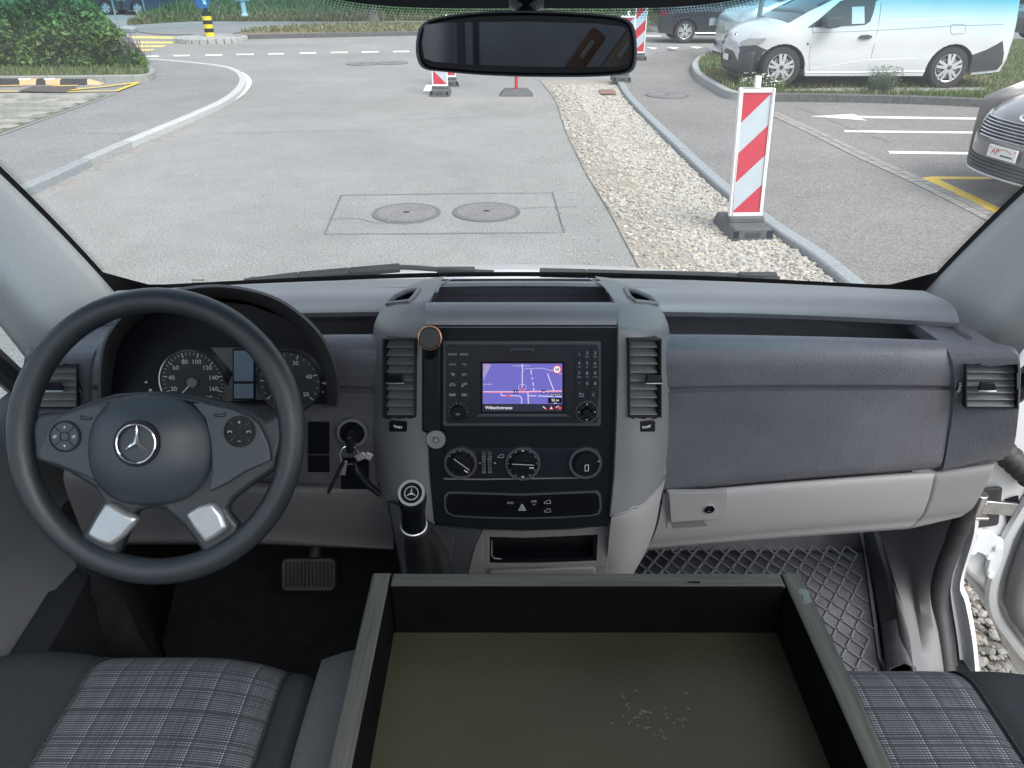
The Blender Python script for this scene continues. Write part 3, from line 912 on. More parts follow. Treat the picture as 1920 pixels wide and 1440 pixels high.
dial(365, 714, 60, [(str(q), q) for q in (0, 20, 40, 60, 80, 100, 120, 140, 160, 180)], 232, -52, 180, 20, 4, dash, 'speedometer')
dial(545, 714, 58, [(str(q), q) for q in (10, 20, 30, 40, 50)], 232, -40, 50, 10, 0.5, dash, 'tachometer')
mb = MB()
mb.rect(CPL, 441, 656, 477, 713, 0.002, 0.006, 0)
mb.rect(CPL, 441, 718, 477, 745, 0.002, 0.006, 0)
mb.rect(CPL, 438, 653, 481, 749, 0.001, 0.004, 1)
mb.build('display', [DIM, 'void'], clus)
mb = MB()
mb.ptext('+', CPL, 609, 718, 13, 0.003); mb.ptext('-', CPL, 606, 733, 13, 0.003)
mb.build('cluster_print', ['print'], clus, merge=False)
mb = MB(); mb.disc(CPL.hit(283, 731), CPL.n, 0.002, 0, 0.003); mb.build('button', ['print'], clus)
mb = MB(); mb.disc(CPL.hit(275, 716), CPL.n, 0.0016, 0, 0.003); mb.build('button', ['print'], clus)
# fuel arc low on the tachometer
mb = MB()
mb.bar(CPL.hit(505, 744, 0.012), CPL.hit(517, 734, 0.012), 0.0012, 0.001, CPL.n)
mb.build('fuel_needle', ['print'], clus)

# ---- centre console: grey side trims with vents, black face between them
trL = [((826, 526, 1.215), (842, 526, 1.21)), ((790, 531, 1.20), (832, 530, 1.19)), ((760, 541, 1.185), (818, 541, 1.155)), ((735, 556, 1.165), (806, 560, 1.105)), ((716, 578, 1.145), (800, 585, 1.078)), ((703, 605, 1.125), (797, 612, 1.056)), ((698, 640, 1.115), (797, 640, 1.046)), ((697, 690, 1.105), (797, 690, 1.036)), ((697, 740, 1.097), (798, 740, 1.026)), ((699, 790, 1.09), (799, 790, 1.016)), ((702, 850, 1.08), (801, 850, 1.004)), ((707, 890, 1.075), (803, 895, .995)), ((717, 930, 1.07), (807, 940, .985)), ((733, 985, 1.065), (812, 990, .976))]
def trim_rows(mir):
    R = panel(trL, 1, 1.0, None, sub=14)
    out = []
    for a, b_ in R:
        r = [a + Vector((0.0, 0.10, -0.03)), a + Vector((0.002, 0.02, -0.005))]
        for j in range(57):
            w = j / 56
            p = a.lerp(b_, w)
            p.y = b_.y + (a.y - b_.y) * (1 - w) ** 2.6
            r.append(p)
        r += [b_ + Vector((0.0015, 0.004, -0.001)), b_ + Vector((0.002, 0.03, -0.008))]
        if mir:
            for p in r: p.x = 2 * 0.0152 - p.x
        out.append(r)
    return out
def in_poly(u, v, poly):
    c = False
    for (x1_, y1_), (x2_, y2_) in zip(poly, poly[1:] + poly[:1]):
        if (y1_ > v) != (y2_ > v) and u < (x2_ - x1_) * (v - y1_) / (y2_ - y1_) + x1_: c = not c
    return c
tri = [(727, 570), (742, 556), (765, 546), (786, 543), (778, 556), (768, 566)]
def hL(u, v): return (720 < u < 777 and 634 < v < 784) or in_poly(u, v, tri)
def hR(u, v): return hL(2 * 979 - u, v)
def hR2(u, v): return hR(u, v) or (u > 1140 and v > (966 - (u - 1150) * .40 if u < 1207 else 943 - (u - 1207) * 1.13))
def surf_at(rows, u, v):
    return min((p for r in rows for p in r[2:-2]), key=lambda p: (proj(p)[0] - u) ** 2 + (proj(p)[1] - v) ** 2)
for mir, hole in ((False, hL), (True, hR2)):
    tr_rows = trim_rows(mir)
    mb = MB(); mb.grid(tr_rows, hole=hole)
    tr_ = mb.build('console_trim', ['trim'], dash, smooth=60)
    if mir:
        mb = MB()
        mb.tube([surf_at(tr_rows, u, 966 - (u - 1150) * .40 if u < 1207 else 943 - (u - 1207) * 1.13) for u in range(1150, 1254, 6)], .0032, 6)
        mb.build('trim_edge', ['trim'], tr_)
    fx = (lambda u: 2 * 979 - u) if mir else (lambda u: u)
    nx = 0.32 if mir else -0.32
    VP = Plane(surf_at(tr_rows, fx(770), 710) + Vector((0, -.004, 0)), (nx, -0.95, 0.2))
    ua, ub = sorted((fx(721), fx(777)))
    vt = vent(VP, ua, 637, ub, 780, 9, (744 if not mir else 1222, 709, 16), tr_)
    TP = Plane(surf_at(tr_rows, fx(747), 799) + Vector((0, -.0015, 0)), (nx, -0.95, 0.2))
    thumbwheel(TP, fx(747), 799, 26, 8, tr_, True)
    mb = MB()     # little tray pocket on the shoulder
    pk = [surf_at(tr_rows, fx(u), v) for u, v in tri]
    dn_ = Vector((0, 0.05, -0.03))
    mb.add([p + dn_ for p in pk], [tuple(range(len(pk)))])
    for a, b_ in zip(pk, pk[1:] + pk[:1]): mb.add([a, b_, b_ + dn_, a + dn_], [(0, 1, 2, 3)])
    mb.tube([p + Vector((0, -.0015, .001)) for p in pk], .004, 8, 1, closed=True)
    mb.build('shoulder_pocket', ['dash', 'trim'], tr_)
# compartment on top
mb = MB()
def xrow(u0, u1, v, y, n=12, dv=0.0):
    return [P(lerp(u0, u1, j / n), v + dv * (2 * j / n - 1) ** 2, y=y) for j in range(n + 1)]
rows = [xrow(832, 1126, 540, 1.24), xrow(832, 1126, 528, 1.225, dv=1), xrow(830, 1128, 526.5, 1.205, dv=1), xrow(828, 1130, 530, 1.19, dv=2), xrow(826, 1132, 536, 1.188, dv=2), xrow(824, 1134, 540, 1.20, dv=2)]
mb.grid(rows)
mb.build('compartment_hood', ['dash_top'], dash, smooth=60)
mb = MB()
rows = [xrow(824, 1134, 538, 1.20), xrow(820, 1138, 556, 1.215), xrow(806, 1150, 580, 1.19), xrow(803, 1154, 578, 1.12), xrow(803, 1155, 566, 1.105)]
mb.grid(rows)
mb.build('compartment_tray', ['dash'], dash, smooth=60)
mb = MB()
rows = [xrow(799, 1160, 575, 1.12), xrow(799, 1160, 568, 1.108), xrow(798, 1161, 566.5, 1.10), xrow(798, 1161, 569, 1.092), xrow(798, 1161, 577, 1.08), xrow(798, 1161, 590, 1.07), xrow(798, 1161, 603, 1.064), xrow(798, 1161, 609, 1.062), xrow(798, 1161, 611, 1.066), xrow(798, 1161, 612, 1.08)]
mb.grid(rows)
mb.build('console_brow', ['dash_top'], dash, smooth=60)
SPL = Plane((XC, 1.06, 1.415), (0, -0.9726, 0.2323))
mb = MB()
mb.px(SPL, [(797, 612), (1162, 612), (1162, 700), (1160, 800), (1156, 900), (1150, 975), (1142, 984), (1080, 991), (980, 994), (880, 991), (822, 985), (811, 975), (803, 900), (799, 800)], -0.05, 0.0, 0)
cf = mb.build('console_face', ['black'], dash, bevel=0.003)
mb = MB()  # pale edge line under the brow
mb.rect(SPL, 800, 612.4, 1160, 614, 0.0, 0.0012, 0)
mb.build('edge_line', ['slat'], cf)
# climate recess frame lines
mb = MB()
mb.px(SPL, [(832, 896), (900, 897), (1090, 894), (1090, 896.5), (900, 899.5), (832, 898.5)], 0, 0.0015)
mb.build('moulded_line', ['slat'], cf)
# lower pocket and lid
PKP = Plane(P(1020, 1030, y=0.995), (0, -0.97, 0.24))
mb = MB()
for poly in ([(905, 993), (980, 996), (1075, 993), (1142, 986), (1141, 1000), (1075, 1005), (980, 1009), (905, 1006)], [(905, 1006), (918, 1006.5), (918, 1056), (905, 1056)], [(1121, 1002), (1141, 1000), (1140, 1050), (1118, 1052)], [(905, 1056), (1010, 1057), (1118, 1052), (1140, 1050), (1139, 1062), (905, 1066)]):
    mb.px(PKP, poly, -0.02, 0.0, 0)
mb.px(PKP, [(905, 1066), (1139, 1062), (1134, 1160), (905, 1160)], -0.02, -0.004, 0)
mb.px(PKP, [(885, 1000), (905, 996), (905, 1160), (872, 1160)], -0.03, 0.004, 0)
pf = mb.build('pocket_frame', [mat('pocket frame grey', (0.15, 0.152, 0.155), 0.45, bump=0.15, bscale=900)], dash, bevel=0.0015)
mb = MB()
mb.rect(PKP, 916, 1004, 1122, 1058, -0.09, -0.07, 0)
mb.px(PKP, [(918, 1008), (925, 1010), (925, 1050), (918, 1056)], -0.07, -0.002, 0)
mb.px(PKP, [(1112, 1006), (1120, 1004), (1118, 1052), (1112, 1048)], -0.07, -0.002, 0)
mb.px(PKP, [(920, 1050), (1115, 1047), (1118, 1053), (918, 1057)], -0.07, -0.002, 0)
mb.tube([PKP.hit(922, 1014, -0.002), PKP.hit(922, 1042, -0.002), PKP.hit(927, 1048, -0.002), PKP.hit(940, 1049, -0.002)], 0.0012, 6, 1)
mb.build('pocket', ['gloss', 'slat'], pf)
mb = MB()
mb.px(PKP, [(917, 1069), (1110, 1061), (1117, 1064), (1114, 1150), (917, 1150)], -0.004, 0.004, 0)
mb.build('drawer_lid', ['kick'], pf, bevel=0.003)
# pale flank right of the pocket
lt = [((1162, 880, 1.01), (1250, 872, 1.09)), ((1155, 920, 1.0), (1246, 905, 1.082)), ((1148, 960, .983), (1238, 940, 1.07)), ((1143, 1000, .985), (1229, 985, 1.07)), ((1139, 1040, .99), (1213, 1030, 1.07)), ((1130, 1080, 1.0), (1188, 1075, 1.07)), ((1105, 1150, 1.02), (1150, 1140, 1.09))]
mb = MB()
R = panel(lt, 1, 1, sub=4)
rows = []
for a, b_ in R:
    r = [a + Vector((0, 0.05, 0))]
    for j in range(13):
        w = j / 12
        p = a.lerp(b_, w); p.y = a.y + (b_.y - a.y) * w ** 2.4
        r.append(p)
    r.append(b_ + Vector((0, 0.12, -0.02)))
    rows.append(r)
mb.grid(rows)
mb.build('console_flank', ['lgrey'], dash, smooth=60)
# gear console at the left of the stack
KPL = Plane(P(820, 1000, y=0.96), (0, -0.80, 0.6))
mb = MB()
mb.px(KPL, [(724, 938), (766, 950), (812, 983), (905, 992), (888, 1030), (872, 1090), (862, 1160), (770, 1160), (752, 1080)], -0.10, 0.0, 0)
gc = mb.build('gear_console', [mat('dark console plastic', (.011, .014, .018), .5, spec=.25, bump=.2, bscale=600)], dash, bevel=0.004)
mb = MB()
mb.px(KPL, [(758, 992), (800, 986), (850, 1000), (853, 1006), (845, 1075), (835, 1120), (775, 1120), (762, 1060)], 0.0, 0.005, 0)
mb.build('boot_frame', ['blackmatte'], gc, bevel=0.004, seg=3)
# ignition lock
IGP = Plane(P(661, 810, y=1.078), (0.05, -0.98, 0.12))
mb = MB()
c = IGP.hit(661, 810)
k = IGP.px(661, 810)
mb.ring(c, IGP.n, 23 * k, 29 * k, -0.01, 0.006, 0, 36)
mb.disc(c, IGP.n, 24 * k, -0.01, 0.002, 1, 30)
mb.disc(c + IGP.ay * -0.002, IGP.n, 17 * k, 0.0, 0.018, 2, 24, 13 * k)
mb.build('ignition_lock', ['slat', 'gloss', 'black'], dash, bevel=0.001)
# ================================================================ STEERING WHEEL
WP = Plane(P(294, 817, s=0.98), -_f)          # wheel plane faces the seat
WC = WP.o
sw = thing('steering_wheel', WC, 'black four spoke steering wheel with silver lower spokes and star badge', 'steering wheel')
WK = 0.98 / FPX
def wp(u, v, h=0.0): return WP.hit(u, v) + WP.n * h
mb = MB()
R0 = 0.1785
pth = []
vs, fs = [], []
nr, ns = 72, 14
for i in range(nr):
    a = 2 * pi * i / nr
    d = WP.ax * cos(a) + WP.ay * sin(a)
    # grip swells at ten and two and at the spokes
    sw_ = 1 + 0.10 * (exp(-((a - radians(20)) / .28) ** 2) + exp(-((a - radians(160)) / .28) ** 2)) + 0.05 * exp(-((a - radians(270)) / .6) ** 2)
    for j in range(ns):
        t = 2 * pi * j / ns
        vs.append(WC + d * (R0 + 0.0166 * sw_ * cos(t)) + WP.n * (0.0160 * sin(t)))
for i in range(nr):
    for j in range(ns):
        fs.append((i * ns + j, i * ns + (j + 1) % ns, ((i + 1) % nr) * ns + (j + 1) % ns, ((i + 1) % nr) * ns + j))
mb.add(vs, fs)
rim = mb.build('rim', ['wheel'], sw, smooth=180)
# spoke body under the hub pad
body = [(62, 800), (72, 775), (96, 772), (125, 770), (165, 755), (215, 739), (290, 733), (370, 741), (440, 757), (480, 772), (500, 787), (530, 770), (537, 800), (520, 860), (518, 880), (480, 905), (440, 935), (425, 955), (450, 985), (432, 1035), (392, 1050), (345, 985), (310, 955), (285, 952), (258, 958), (222, 1040), (180, 1038), (150, 1005), (195, 940), (180, 915), (130, 885), (80, 868), (66, 862)]
mb = MB()
mb.px(WP, body, -0.016, 0.004, 0)
mb.build('spoke_frame', ['wheel'], sw, bevel=0.006, seg=3)
# upper wings carrying the button pads
def dome(mb, cu, cv, ru, rv, h0, h1, ex=2.4, pw=2.6, nr=12, ns=48, m=0, dz=0.0):
    rows = []
    for i in range(nr + 1):
        rho = i / nr
        row = []
        for j in range(ns + 1):
            a = 2 * pi * j / ns
            ca, sa = cos(a), sin(a)
            k = (abs(ca) ** ex + abs(sa) ** ex) ** (-1 / ex)
            hh = h0 + (h1 - h0) * (1 - rho ** pw)
            row.append(wp(cu + ru * rho * k * ca, cv + rv * rho * k * sa, hh + dz))
        rows.append(row)
    rows.append([q - WP.n * 0.02 for q in rows[-1]])
    mb.grid(rows, m)
for pts in ([(84, 862), (79, 850), (104, 790), (124, 777), (168, 762), (208, 752), (215, 760), (196, 800), (186, 850), (192, 905), (170, 892), (120, 872)],
            [(372, 752), (440, 766), (478, 782), (492, 796), (508, 830), (514, 862), (470, 880), (430, 905), (398, 920), (404, 880), (402, 830), (392, 785), (368, 756)]):
    mb = MB()
    mb.px(WP, pts, -0.006, 0.012, 0)
    mb.build('spoke', ['hubskin'], sw, bevel=0.007, seg=3)
mb = MB()
dome(mb, 288, 842, 113, 103, 0.012, 0.040)
hub = mb.build('hub_pad', ['hubskin'], sw, smooth=60)
mb = MB()
mb.px(WP, [(195, 760), (290, 735), (390, 752), (405, 790), (380, 760), (290, 742), (200, 768), (176, 800)], 0.0, 0.012)
mb.build('hub_collar', ['hubskin'], sw, bevel=0.004)
# star badge
c = wp(285, 827, 0.0398)
mb = MB()
mb.ring(c, WP.n, 0.0255, 0.0295, -0.004, 0.001, 1, 48)
rr = [Vector((0.0245 * cos(2 * pi * i / 48), 0.0245 * sin(2 * pi * i / 48), 0)) for i in range(48)]
mb.tube([c + WP.ax * q.x + WP.ay * q.y + WP.n * 0.002 for q in rr], 0.0014, 8, 0, closed=True)
def star(mb, c, ax, ay, n, R, m=0, w=0.16, h=0.1):
    for k in range(3):
        a = pi / 2 + k * 2 * pi / 3
        d = ax * cos(a) + ay * sin(a)
        s_ = ax * -sin(a) + ay * cos(a)
        tip = c + d * R
        l = c + (d * 0.5 + s_ * 0.866) * R * w; r = c + (d * 0.5 - s_ * 0.866) * R * w
        mid = c + n * R * h
        mb.add([tip, l, mid, r], [(0, 1, 2), (0, 2, 3)], m, True)
mb2 = MB()
star(mb, c + WP.n * 0.001, WP.ax, WP.ay, WP.n, 0.0245)
mb.build('star_badge', ['chrome', 'gloss'], hub, fix=False)
mb = MB()
mb.ptext('AIRBAG', WP, 284, 906, 12, 0.0265)
mb.build('airbag_print', ['wheel'], hub, merge=False)
mb = MB()
for pts in ([(217, 939), (246, 958), (268, 966), (264, 979), (243, 1003), (219, 1021), (196, 1014), (172, 1000), (190, 968), (206, 944)],
            [(355, 961), (378, 946), (406, 937), (424, 960), (434, 988), (414, 1003), (392, 1016), (372, 990)]):
    mb = MB()
    base = [wp(u, v) for u, v in pts]
    mb.px(WP, pts, 0.0, 0.016, 0)
    mb.build('silver_spoke', ['silver'], sw, bevel=0.006, seg=4)
# button pads
for (cu, cv, sym) in ((133, 817, 'L'), (456, 808, 'R')):
    c = wp(cu, cv, 0.0125)
    mb = MB()
    mb.ring(c, WP.n, 0.0185, 0.0205, -0.003, 0.0012, 0, 40)
    mb.disc(c, WP.n, 0.0186, -0.003, -0.0012, 1, 40)
    pad = mb.build('button_pad', ['black', 'void'], sw)
    for k in range(4):
        a0 = pi / 4 + k * pi / 2 + 0.07; a1 = a0 + pi / 2 - 0.14
        lo, hi = [], []
        for q in range(9):
            a = a0 + (a1 - a0) * q / 8
            lo.append(c + (WP.ax * cos(a) + WP.ay * sin(a)) * 0.0178)
        for q in range(9):
            a = a1 - (a1 - a0) * q / 8
            lo.append(c + (WP.ax * cos(a) + WP.ay * sin(a)) * 0.0066)
        mb = MB()
        mb.prism([q - WP.n * 0.001 for q in lo], [q + WP.n * 0.0014 for q in lo])
        am = (a0 + a1) / 2
        gp_ = c + (WP.ax * cos(am) + WP.ay * sin(am)) * 0.0123 + WP.n * 0.0017
        ax, ay = WP.ax, WP.ay
        def tri_(s_):
            mb.add([gp_ + ax * -0.0018 - ay * 0.0013 * s_, gp_ + ax * 0.0018 - ay * 0.0013 * s_, gp_ + ay * 0.002 * s_], [(0, 1, 2)], 1, True)
        def bar_(x0_, y0_, x1_, y1_):
            mb.bar(gp_ + ax * x0_ + ay * y0_, gp_ + ax * x1_ + ay * y1_, 0.0006, 0.0003, WP.n, 1)
        if sym == 'L':
            if k == 0: tri_(1)
            elif k == 2: tri_(-1)
            else:
                for dx, dy in ((-.001, -.0008), (.0006, .0006)):
                    for q in ((-.0012, -.001, .0012, -.001), (.0012, -.001, .0012, .001), (.0012, .001, -.0012, .001), (-.0012, .001, -.0012, -.001)):
                        bar_(q[0] + dx, q[1] + dy, q[2] + dx, q[3] + dy)
        else:
            if k == 0: bar_(-.0018, 0, .0018, 0); bar_(0, -.0018, 0, .0018)
            elif k == 2: bar_(-.0018, 0, .0018, 0)
            else:
                s_ = 1 if k == 3 else 0
                for q in range(8):
                    a = pi * q / 8; b_ = pi * (q + 1) / 8
                    bar_(.0024 * cos(a), .0014 * sin(a) - .0005, .0024 * cos(b_), .0014 * sin(b_) - .0005)
                for sx in (-1, 1): bar_(.0024 * sx - .0006, -.0012, .0024 * sx + .0006, -.0012)
        mb.build('button', ['hubskin' if sym == 'L' else 'gloss', 'print'], pad, merge=False, bevel=0)
    mb = MB(); mb.disc(c, WP.n, 0.0055, -0.001, 0.0018, 0, 20)
    mb.build('centre_button', ['hubskin' if sym == 'L' else 'gloss'], pad, bevel=0.0006)
# horn signs moulded in the spokes
for cu, cv, s_ in ((172, 783, -1), (419, 777, 1)):
    mb = MB()
    pts = [wp(cu + s_ * a, cv + b_, 0.0128) for a, b_ in ((-11, -1), (4, -1), (10, -5), (10, 3), (8, 3), (-8, 3), (-11, -1))]
    mb.tube(pts, 0.0005, 4)
    mb.build('horn_sign', ['black'], sw)
# column shroud
mb = MB()
mb.tube([WC - WP.n * 0.01 + Vector((0, 0, -.012)), WC - WP.n * 0.06 + Vector((0, 0, -.03))], 0.045, 20)
mb.tube([WC - WP.n * 0.05 + Vector((0, 0, -.03)), WC - WP.n * 0.16 + Vector((0, 0, -0.05)), WC - WP.n * .28 + Vector((0, 0, -.03))], [0.05, 0.06, .06], 20)
mb.build('column_shroud', ['blackmatte'], sw, bevel=0.004)

# ================================================================ NAVIGATION RADIO
radio = thing('navigation_radio', SPL.hit(978, 795), 'black navigation radio in the console with a lit purple street map', 'car radio')
mb = MB()
mb.rrect(SPL, 831, 639, 1126, 797, 4, -0.005, 0.004, 0)
mb.rrect(SPL, 838, 645, 1120, 790, 4, 0.004, 0.009, 1)
mb.px(SPL, [(903, 772), (1056, 772), (1068, 777), (893, 777)], 0.009, 0.0115, 2)
mb.px(SPL, [(958, 651), (1001, 651), (1001, 656), (998, 656), (998, 653.5), (961, 653.5), (961, 656), (958, 656)], 0.009, 0.0096, 2)
M['radio'] = mat('radio fascia', (0.009, 0.011, 0.018), 0.35, var=0.1, vscale=30)
M['bezeledge'] = mat('bezel edge', (0.06, 0.066, 0.075), 0.35)
rb = mb.build('bezel', ['bezeledge', 'radio', 'bezeledge'], radio, bevel=0.0012)
def glow(name, c, s=1.0): return mat(name, tuple(x * 0.15 for x in c), 0.4, emit=c, estr=s * 0.5)
GLOW = 0.85
M['map'] = glow('map ground', (0.165, 0.15, 0.56), GLOW * .9)
M['mapline'] = glow('map road', (0.72, 0.68, 0.9), GLOW)
M['mapred'] = glow('map main road', (0.95, 0.25, 0.36), GLOW)
M['mapblue'] = glow('map dash', (0.10, 0.12, 0.55), GLOW)
M['mapbar'] = glow('map bar', (0.035, 0.038, 0.07), GLOW * .5)
M['maptan'] = glow('map tan', (0.35, 0.25, 0.4), GLOW)
mb = MB()
H0 = 0.0093
mb.rect(SPL, 901, 675, 1058, 772, 0.008, H0, 6)
H1 = H0 + 0.0003
mb.rect(SPL, 905.5, 679, 1053.5, 754, H0, H1, 0)
mb.rect(SPL, 905.5, 754, 1053.5, 768, H0, H1, 4)
def zx(x): return 800 + x * 360 / 1920
def zy(y): return 600 + y * 270 / 1440
def road(pts, w, m, h):
    q = [SPL.hit(zx(x), zy(y), h) for x, y in pts]
    for a, b_ in zip(q, q[1:]):
        mb.bar(a, b_, w, 0.00012, SPL.n, m)
mb.px(SPL, [(zx(566), zy(424)), (zx(625), zy(424)), (zx(566), zy(560))], H1, H1 + .0001, 5)
road([(640, 430), (570, 580)], 0.0006, 1, H1 + .0002)
road([(625, 430), (568, 545)], 0.0006, 1, H1 + .0002)
road([(955, 425), (953, 470), (965, 485), (955, 500), (955, 690)], 0.0012, 1, H1 + .0003)
road([(1040, 480), (1072, 690)], 0.0013, 1, H1 + .0003)
for a, b_ in (((1048, 530), (1052, 555)), ((1056, 580), (1060, 605)), ((1064, 640), (1067, 660))): road([a, b_], 0.0013, 2, H1 + .0005)
road([(1205, 520), (1268, 690)], 0.0013, 1, H1 + .0003)
road([(1090, 467), (1160, 467), (1265, 497), (1348, 525)], 0.0006, 1, H1 + .0003)
road([(568, 702), (1000, 702), (1060, 698), (1348, 694)], 0.0022, 3, H1 + .0006)
road([(568, 698), (1000, 698), (1060, 694), (1348, 690)], 0.0007, 1, H1 + .0008)
road([(745, 705), (747, 738), (760, 740), (900, 740), (935, 745), (948, 765), (950, 818)], 0.0012, 1, H1 + .0003)
road([(1010, 705), (1016, 818)], 0.0013, 1, H1 + .0003)
road([(1018, 740), (1348, 748)], 0.0013, 1, H1 + .0003)
road([(1095, 742), (1110, 742)], 0.0016, 2, H1 + .0006)
road([(1265, 746), (1282, 746)], 0.0016, 2, H1 + .0006)
circ = [(957 + 38 * cos(a * pi / 12), 655 + 29 * sin(a * pi / 12)) for a in range(25)]
road(circ, 0.0005, 1, H1 + .0007)
def spx(pts, m, h, dh=.0002): mb.px(SPL, [(zx(x), zy(y)) for x, y in pts], h, h + dh, m)
spx([(940, 690), (955, 655), (975, 690)], 7, H1 + .001)
spx([(790, 740), (830, 722), (830, 758), (812, 752)], 7, H1 + .0008)
spx([(870, 682), (908, 682), (908, 716), (870, 716)], 6, H1 + .001)
spx([(1148, 682), (1186, 682), (1186, 716), (1148, 716)], 6, H1 + .001)
spx([(882, 690), (896, 690), (896, 708), (882, 708)], 1, H1 + .0013)
spx([(1156, 695), (1180, 692), (1180, 708), (1156, 708)], 1, H1 + .0013)
spx([(1210, 760), (1348, 760), (1348, 812), (1210, 812)], 6, H1 + .0008)
spx([(1268, 808), (1298, 808), (1298, 814), (1268, 814)], 1, H1 + .0012)
spx([(1228, 712), (1342, 712), (1342, 734), (1228, 734)], 6, H1 + .0006)
k = SPL.px(1043, 690)
c = SPL.hit(zx(1300), zy(478), H1)
mb.disc(c, SPL.n, 7.9 * k, 0.0004, 0.0008, 7, 28)
mb.disc(c, SPL.n, 6.0 * k, 0.0008, 0.0010, 8, 28)
for q in (-.35, 0, .35): mb.ptext('50', SPL, zx(1300) + q, zy(478), 8.2, H1 + .0016, 6)
mb.ptext('50 m', SPL, zx(1282), zy(783), 7, H1 + .0013, 8)
mb.ptext('Wibachstrasse', SPL, 935.5, 761, 8.6, H1 + .0006, 8)
for q in range(7): road([(865 + q * 24, 443), (880 + q * 24, 443)], .0008, 1, H1 + .0006)
for q in range(5): road([(980 + q * 22, 470), (994 + q * 22, 470)], .0008, 1, H1 + .0006)
for q in range(4): road([(572 + q * 22, 625), (586 + q * 22, 625)], .0010, 1, H1 + .0006)
for q in range(5): road([(1236 + q * 21, 723), (1249 + q * 21, 723)], .0008, 8, H1 + .0012)
spx([(1222, 875), (1243, 838), (1264, 875)], 7, H1 + .0006)
spx([(1234, 868), (1243, 850), (1252, 868)], 8, H1 + .001)
spx([(1310, 850), (1344, 850), (1344, 873), (1310, 873)], 7, H1 + .0006)
road([(1285, 860), (1300, 848), (1318, 838)], 0.0008, 8, H1 + .001)
road([(1160, 845), (1185, 865)], 0.0011, 8, H1 + .001)
road([(1178, 860), (1195, 876)], 0.0012, 7, H1 + .001)
M['gl_white'] = glow('screen white', (0.9, 0.9, 0.95), 0.95)
M['gl_red'] = glow('screen red', (0.75, 0.05, 0.08), 0.9)
mb.build('screen', ['map', 'mapline', 'mapblue', 'mapred', 'mapbar', 'maptan', 'void', 'gl_red', 'gl_white'], radio, merge=False)
def rbutton(u0, v0, u1, v1, txt, size, small=None, icon=None, dim='printdim', parent=radio, pl=SPL, h=0.009, mats=('radio', None)):
    mb = MB()
    mb.rrect(pl, u0, v0, u1, v1, 1.5, h - 0.001, h + 0.0016, 0)
    uc, vc = (u0 + u1) / 2, (v0 + v1) / 2
    if txt: mb.ptext(txt, pl, uc, vc - (2.5 if small else 0), size, h + 0.0018, 1)
    if small: mb.ptext(small, pl, uc, vc + 4.5, 3.2, h + 0.0018, 1)
    if icon:
        for seg in icon:
            q = [pl.hit(uc + a, vc + b_, h + 0.0018) for a, b_ in seg]
            for a, b_ in zip(q, q[1:]): mb.bar(a, b_, 0.0007, 0.0002, pl.n, 1)
    return mb.build('button', ['radio', dim], parent, merge=False)
phone_on = [[(-5, 2), (-4, -1), (0, -3), (4, -1), (5, 2), (2.5, 2), (2, 0.5), (-2, 0.5), (-2.5, 2), (-5, 2)]]
phone_up = [[(-5, 4), (-4, 0), (0, -3), (5, -3), (5, -1), (1, -0.5), (-2, 2), (-2.5, 4), (-5, 4)]]
Lb = [('RADIO', 'MEDIA'), ('NAVI', 'TEL'), ('', 'SYS'), ('', ''), ('', '')]
for r in range(5):
    for c_ in range(2):
        u0 = 839 + c_ * 22; v0 = 653 + r * 18.8
        ic = None
        if r == 2 and c_ == 0: ic = [[(-3, -3), (-1, -3), (-1, 2)], [(4, 3), (2, 1), (0, -1), (2, -3), (4, -1), (2, 1)]]
        if r == 3: ic = phone_on if c_ == 0 else phone_up
        if r == 4: ic = [[(-5, -2.5), (-5, 2.5)], [(-3.5, -2.5), (-3.5, 2.5)], [(-2, 0), (1, -2.5), (1, 2.5), (-2, 0)], [(2, 0), (5, -2.5), (5, 2.5), (2, 0)]] if c_ == 0 else [[(5, -2.5), (5, 2.5)], [(-4, -2.5), (-1, 0), (-4, 2.5), (-4, -2.5)], [(0, -2.5), (3, 0), (0, 2.5), (0, -2.5)]]
        rbutton(u0, v0, u0 + 20.5, v0 + 17.2, Lb[r][c_], 5.4, icon=ic)
keys = [('1', ''), ('2', 'ABC'), ('3', 'DEF'), ('4', 'GHI'), ('5', 'JKL'), ('6', 'MNO'), ('7', 'PQRS'), ('8', 'TUV'), ('9', 'WXYZ'), ('*', '+'), ('0', '_'), ('#', 'i')]
for i, (a, b_) in enumerate(keys):
    r, c_ = divmod(i, 3)
    rbutton(1078 + c_ * 14.8, 653 + r * 18.8, 1092 + c_ * 14.8, 670.4 + r * 18.8, a, 8.2, small=b_, dim='print2')if False else rbutton(1078 + c_ * 14.8, 653 + r * 18.8, 1092 + c_ * 14.8, 670.4 + r * 18.8, a, 8.2, small=b_)
rbutton(1078, 728.5, 1099, 745, '', 6, icon=[[(-4, -2), (3, -2), (4, 0), (4, 3), (-4, 3)], [(-4, -2), (-1, -4)], [(-4, -2), (-1, 0)]])
rbutton(1101, 728.5, 1121.6, 745, 'C', 8)
def knob(pl, u, v, r, h0, h1, parent, name='knob', mats=('blackmatte',), taper=0.92, seg=36):
    mb = MB(); c = pl.hit(u, v); k = pl.px(u, v)
    mb.lathe(c, pl.n, [(0, h0), (r * k, h0), (r * k, lerp(h0, h1, .7)), (r * k * taper, h1), (0, h1)], seg)
    return mb, c, k
mb, c, k = knob(SPL, 860, 769, 14.5, 0.006, 0.022, radio)
mb.ptext('ON', SPL, 860, 769, 5, 0.0223, 1)
for q in range(9):
    a = radians(200 - q * 25)
    d = SPL.ax * cos(a) + SPL.ay * sin(a)
    mb.bar(c + d * 15.5 * k + SPL.n * .0093, c + d * 19 * k + SPL.n * .0093, 0.0012, 0.001, SPL.n, 2)
mb.build('volume_knob', ['black', 'printdim', 'slat'], radio)
mb = MB()
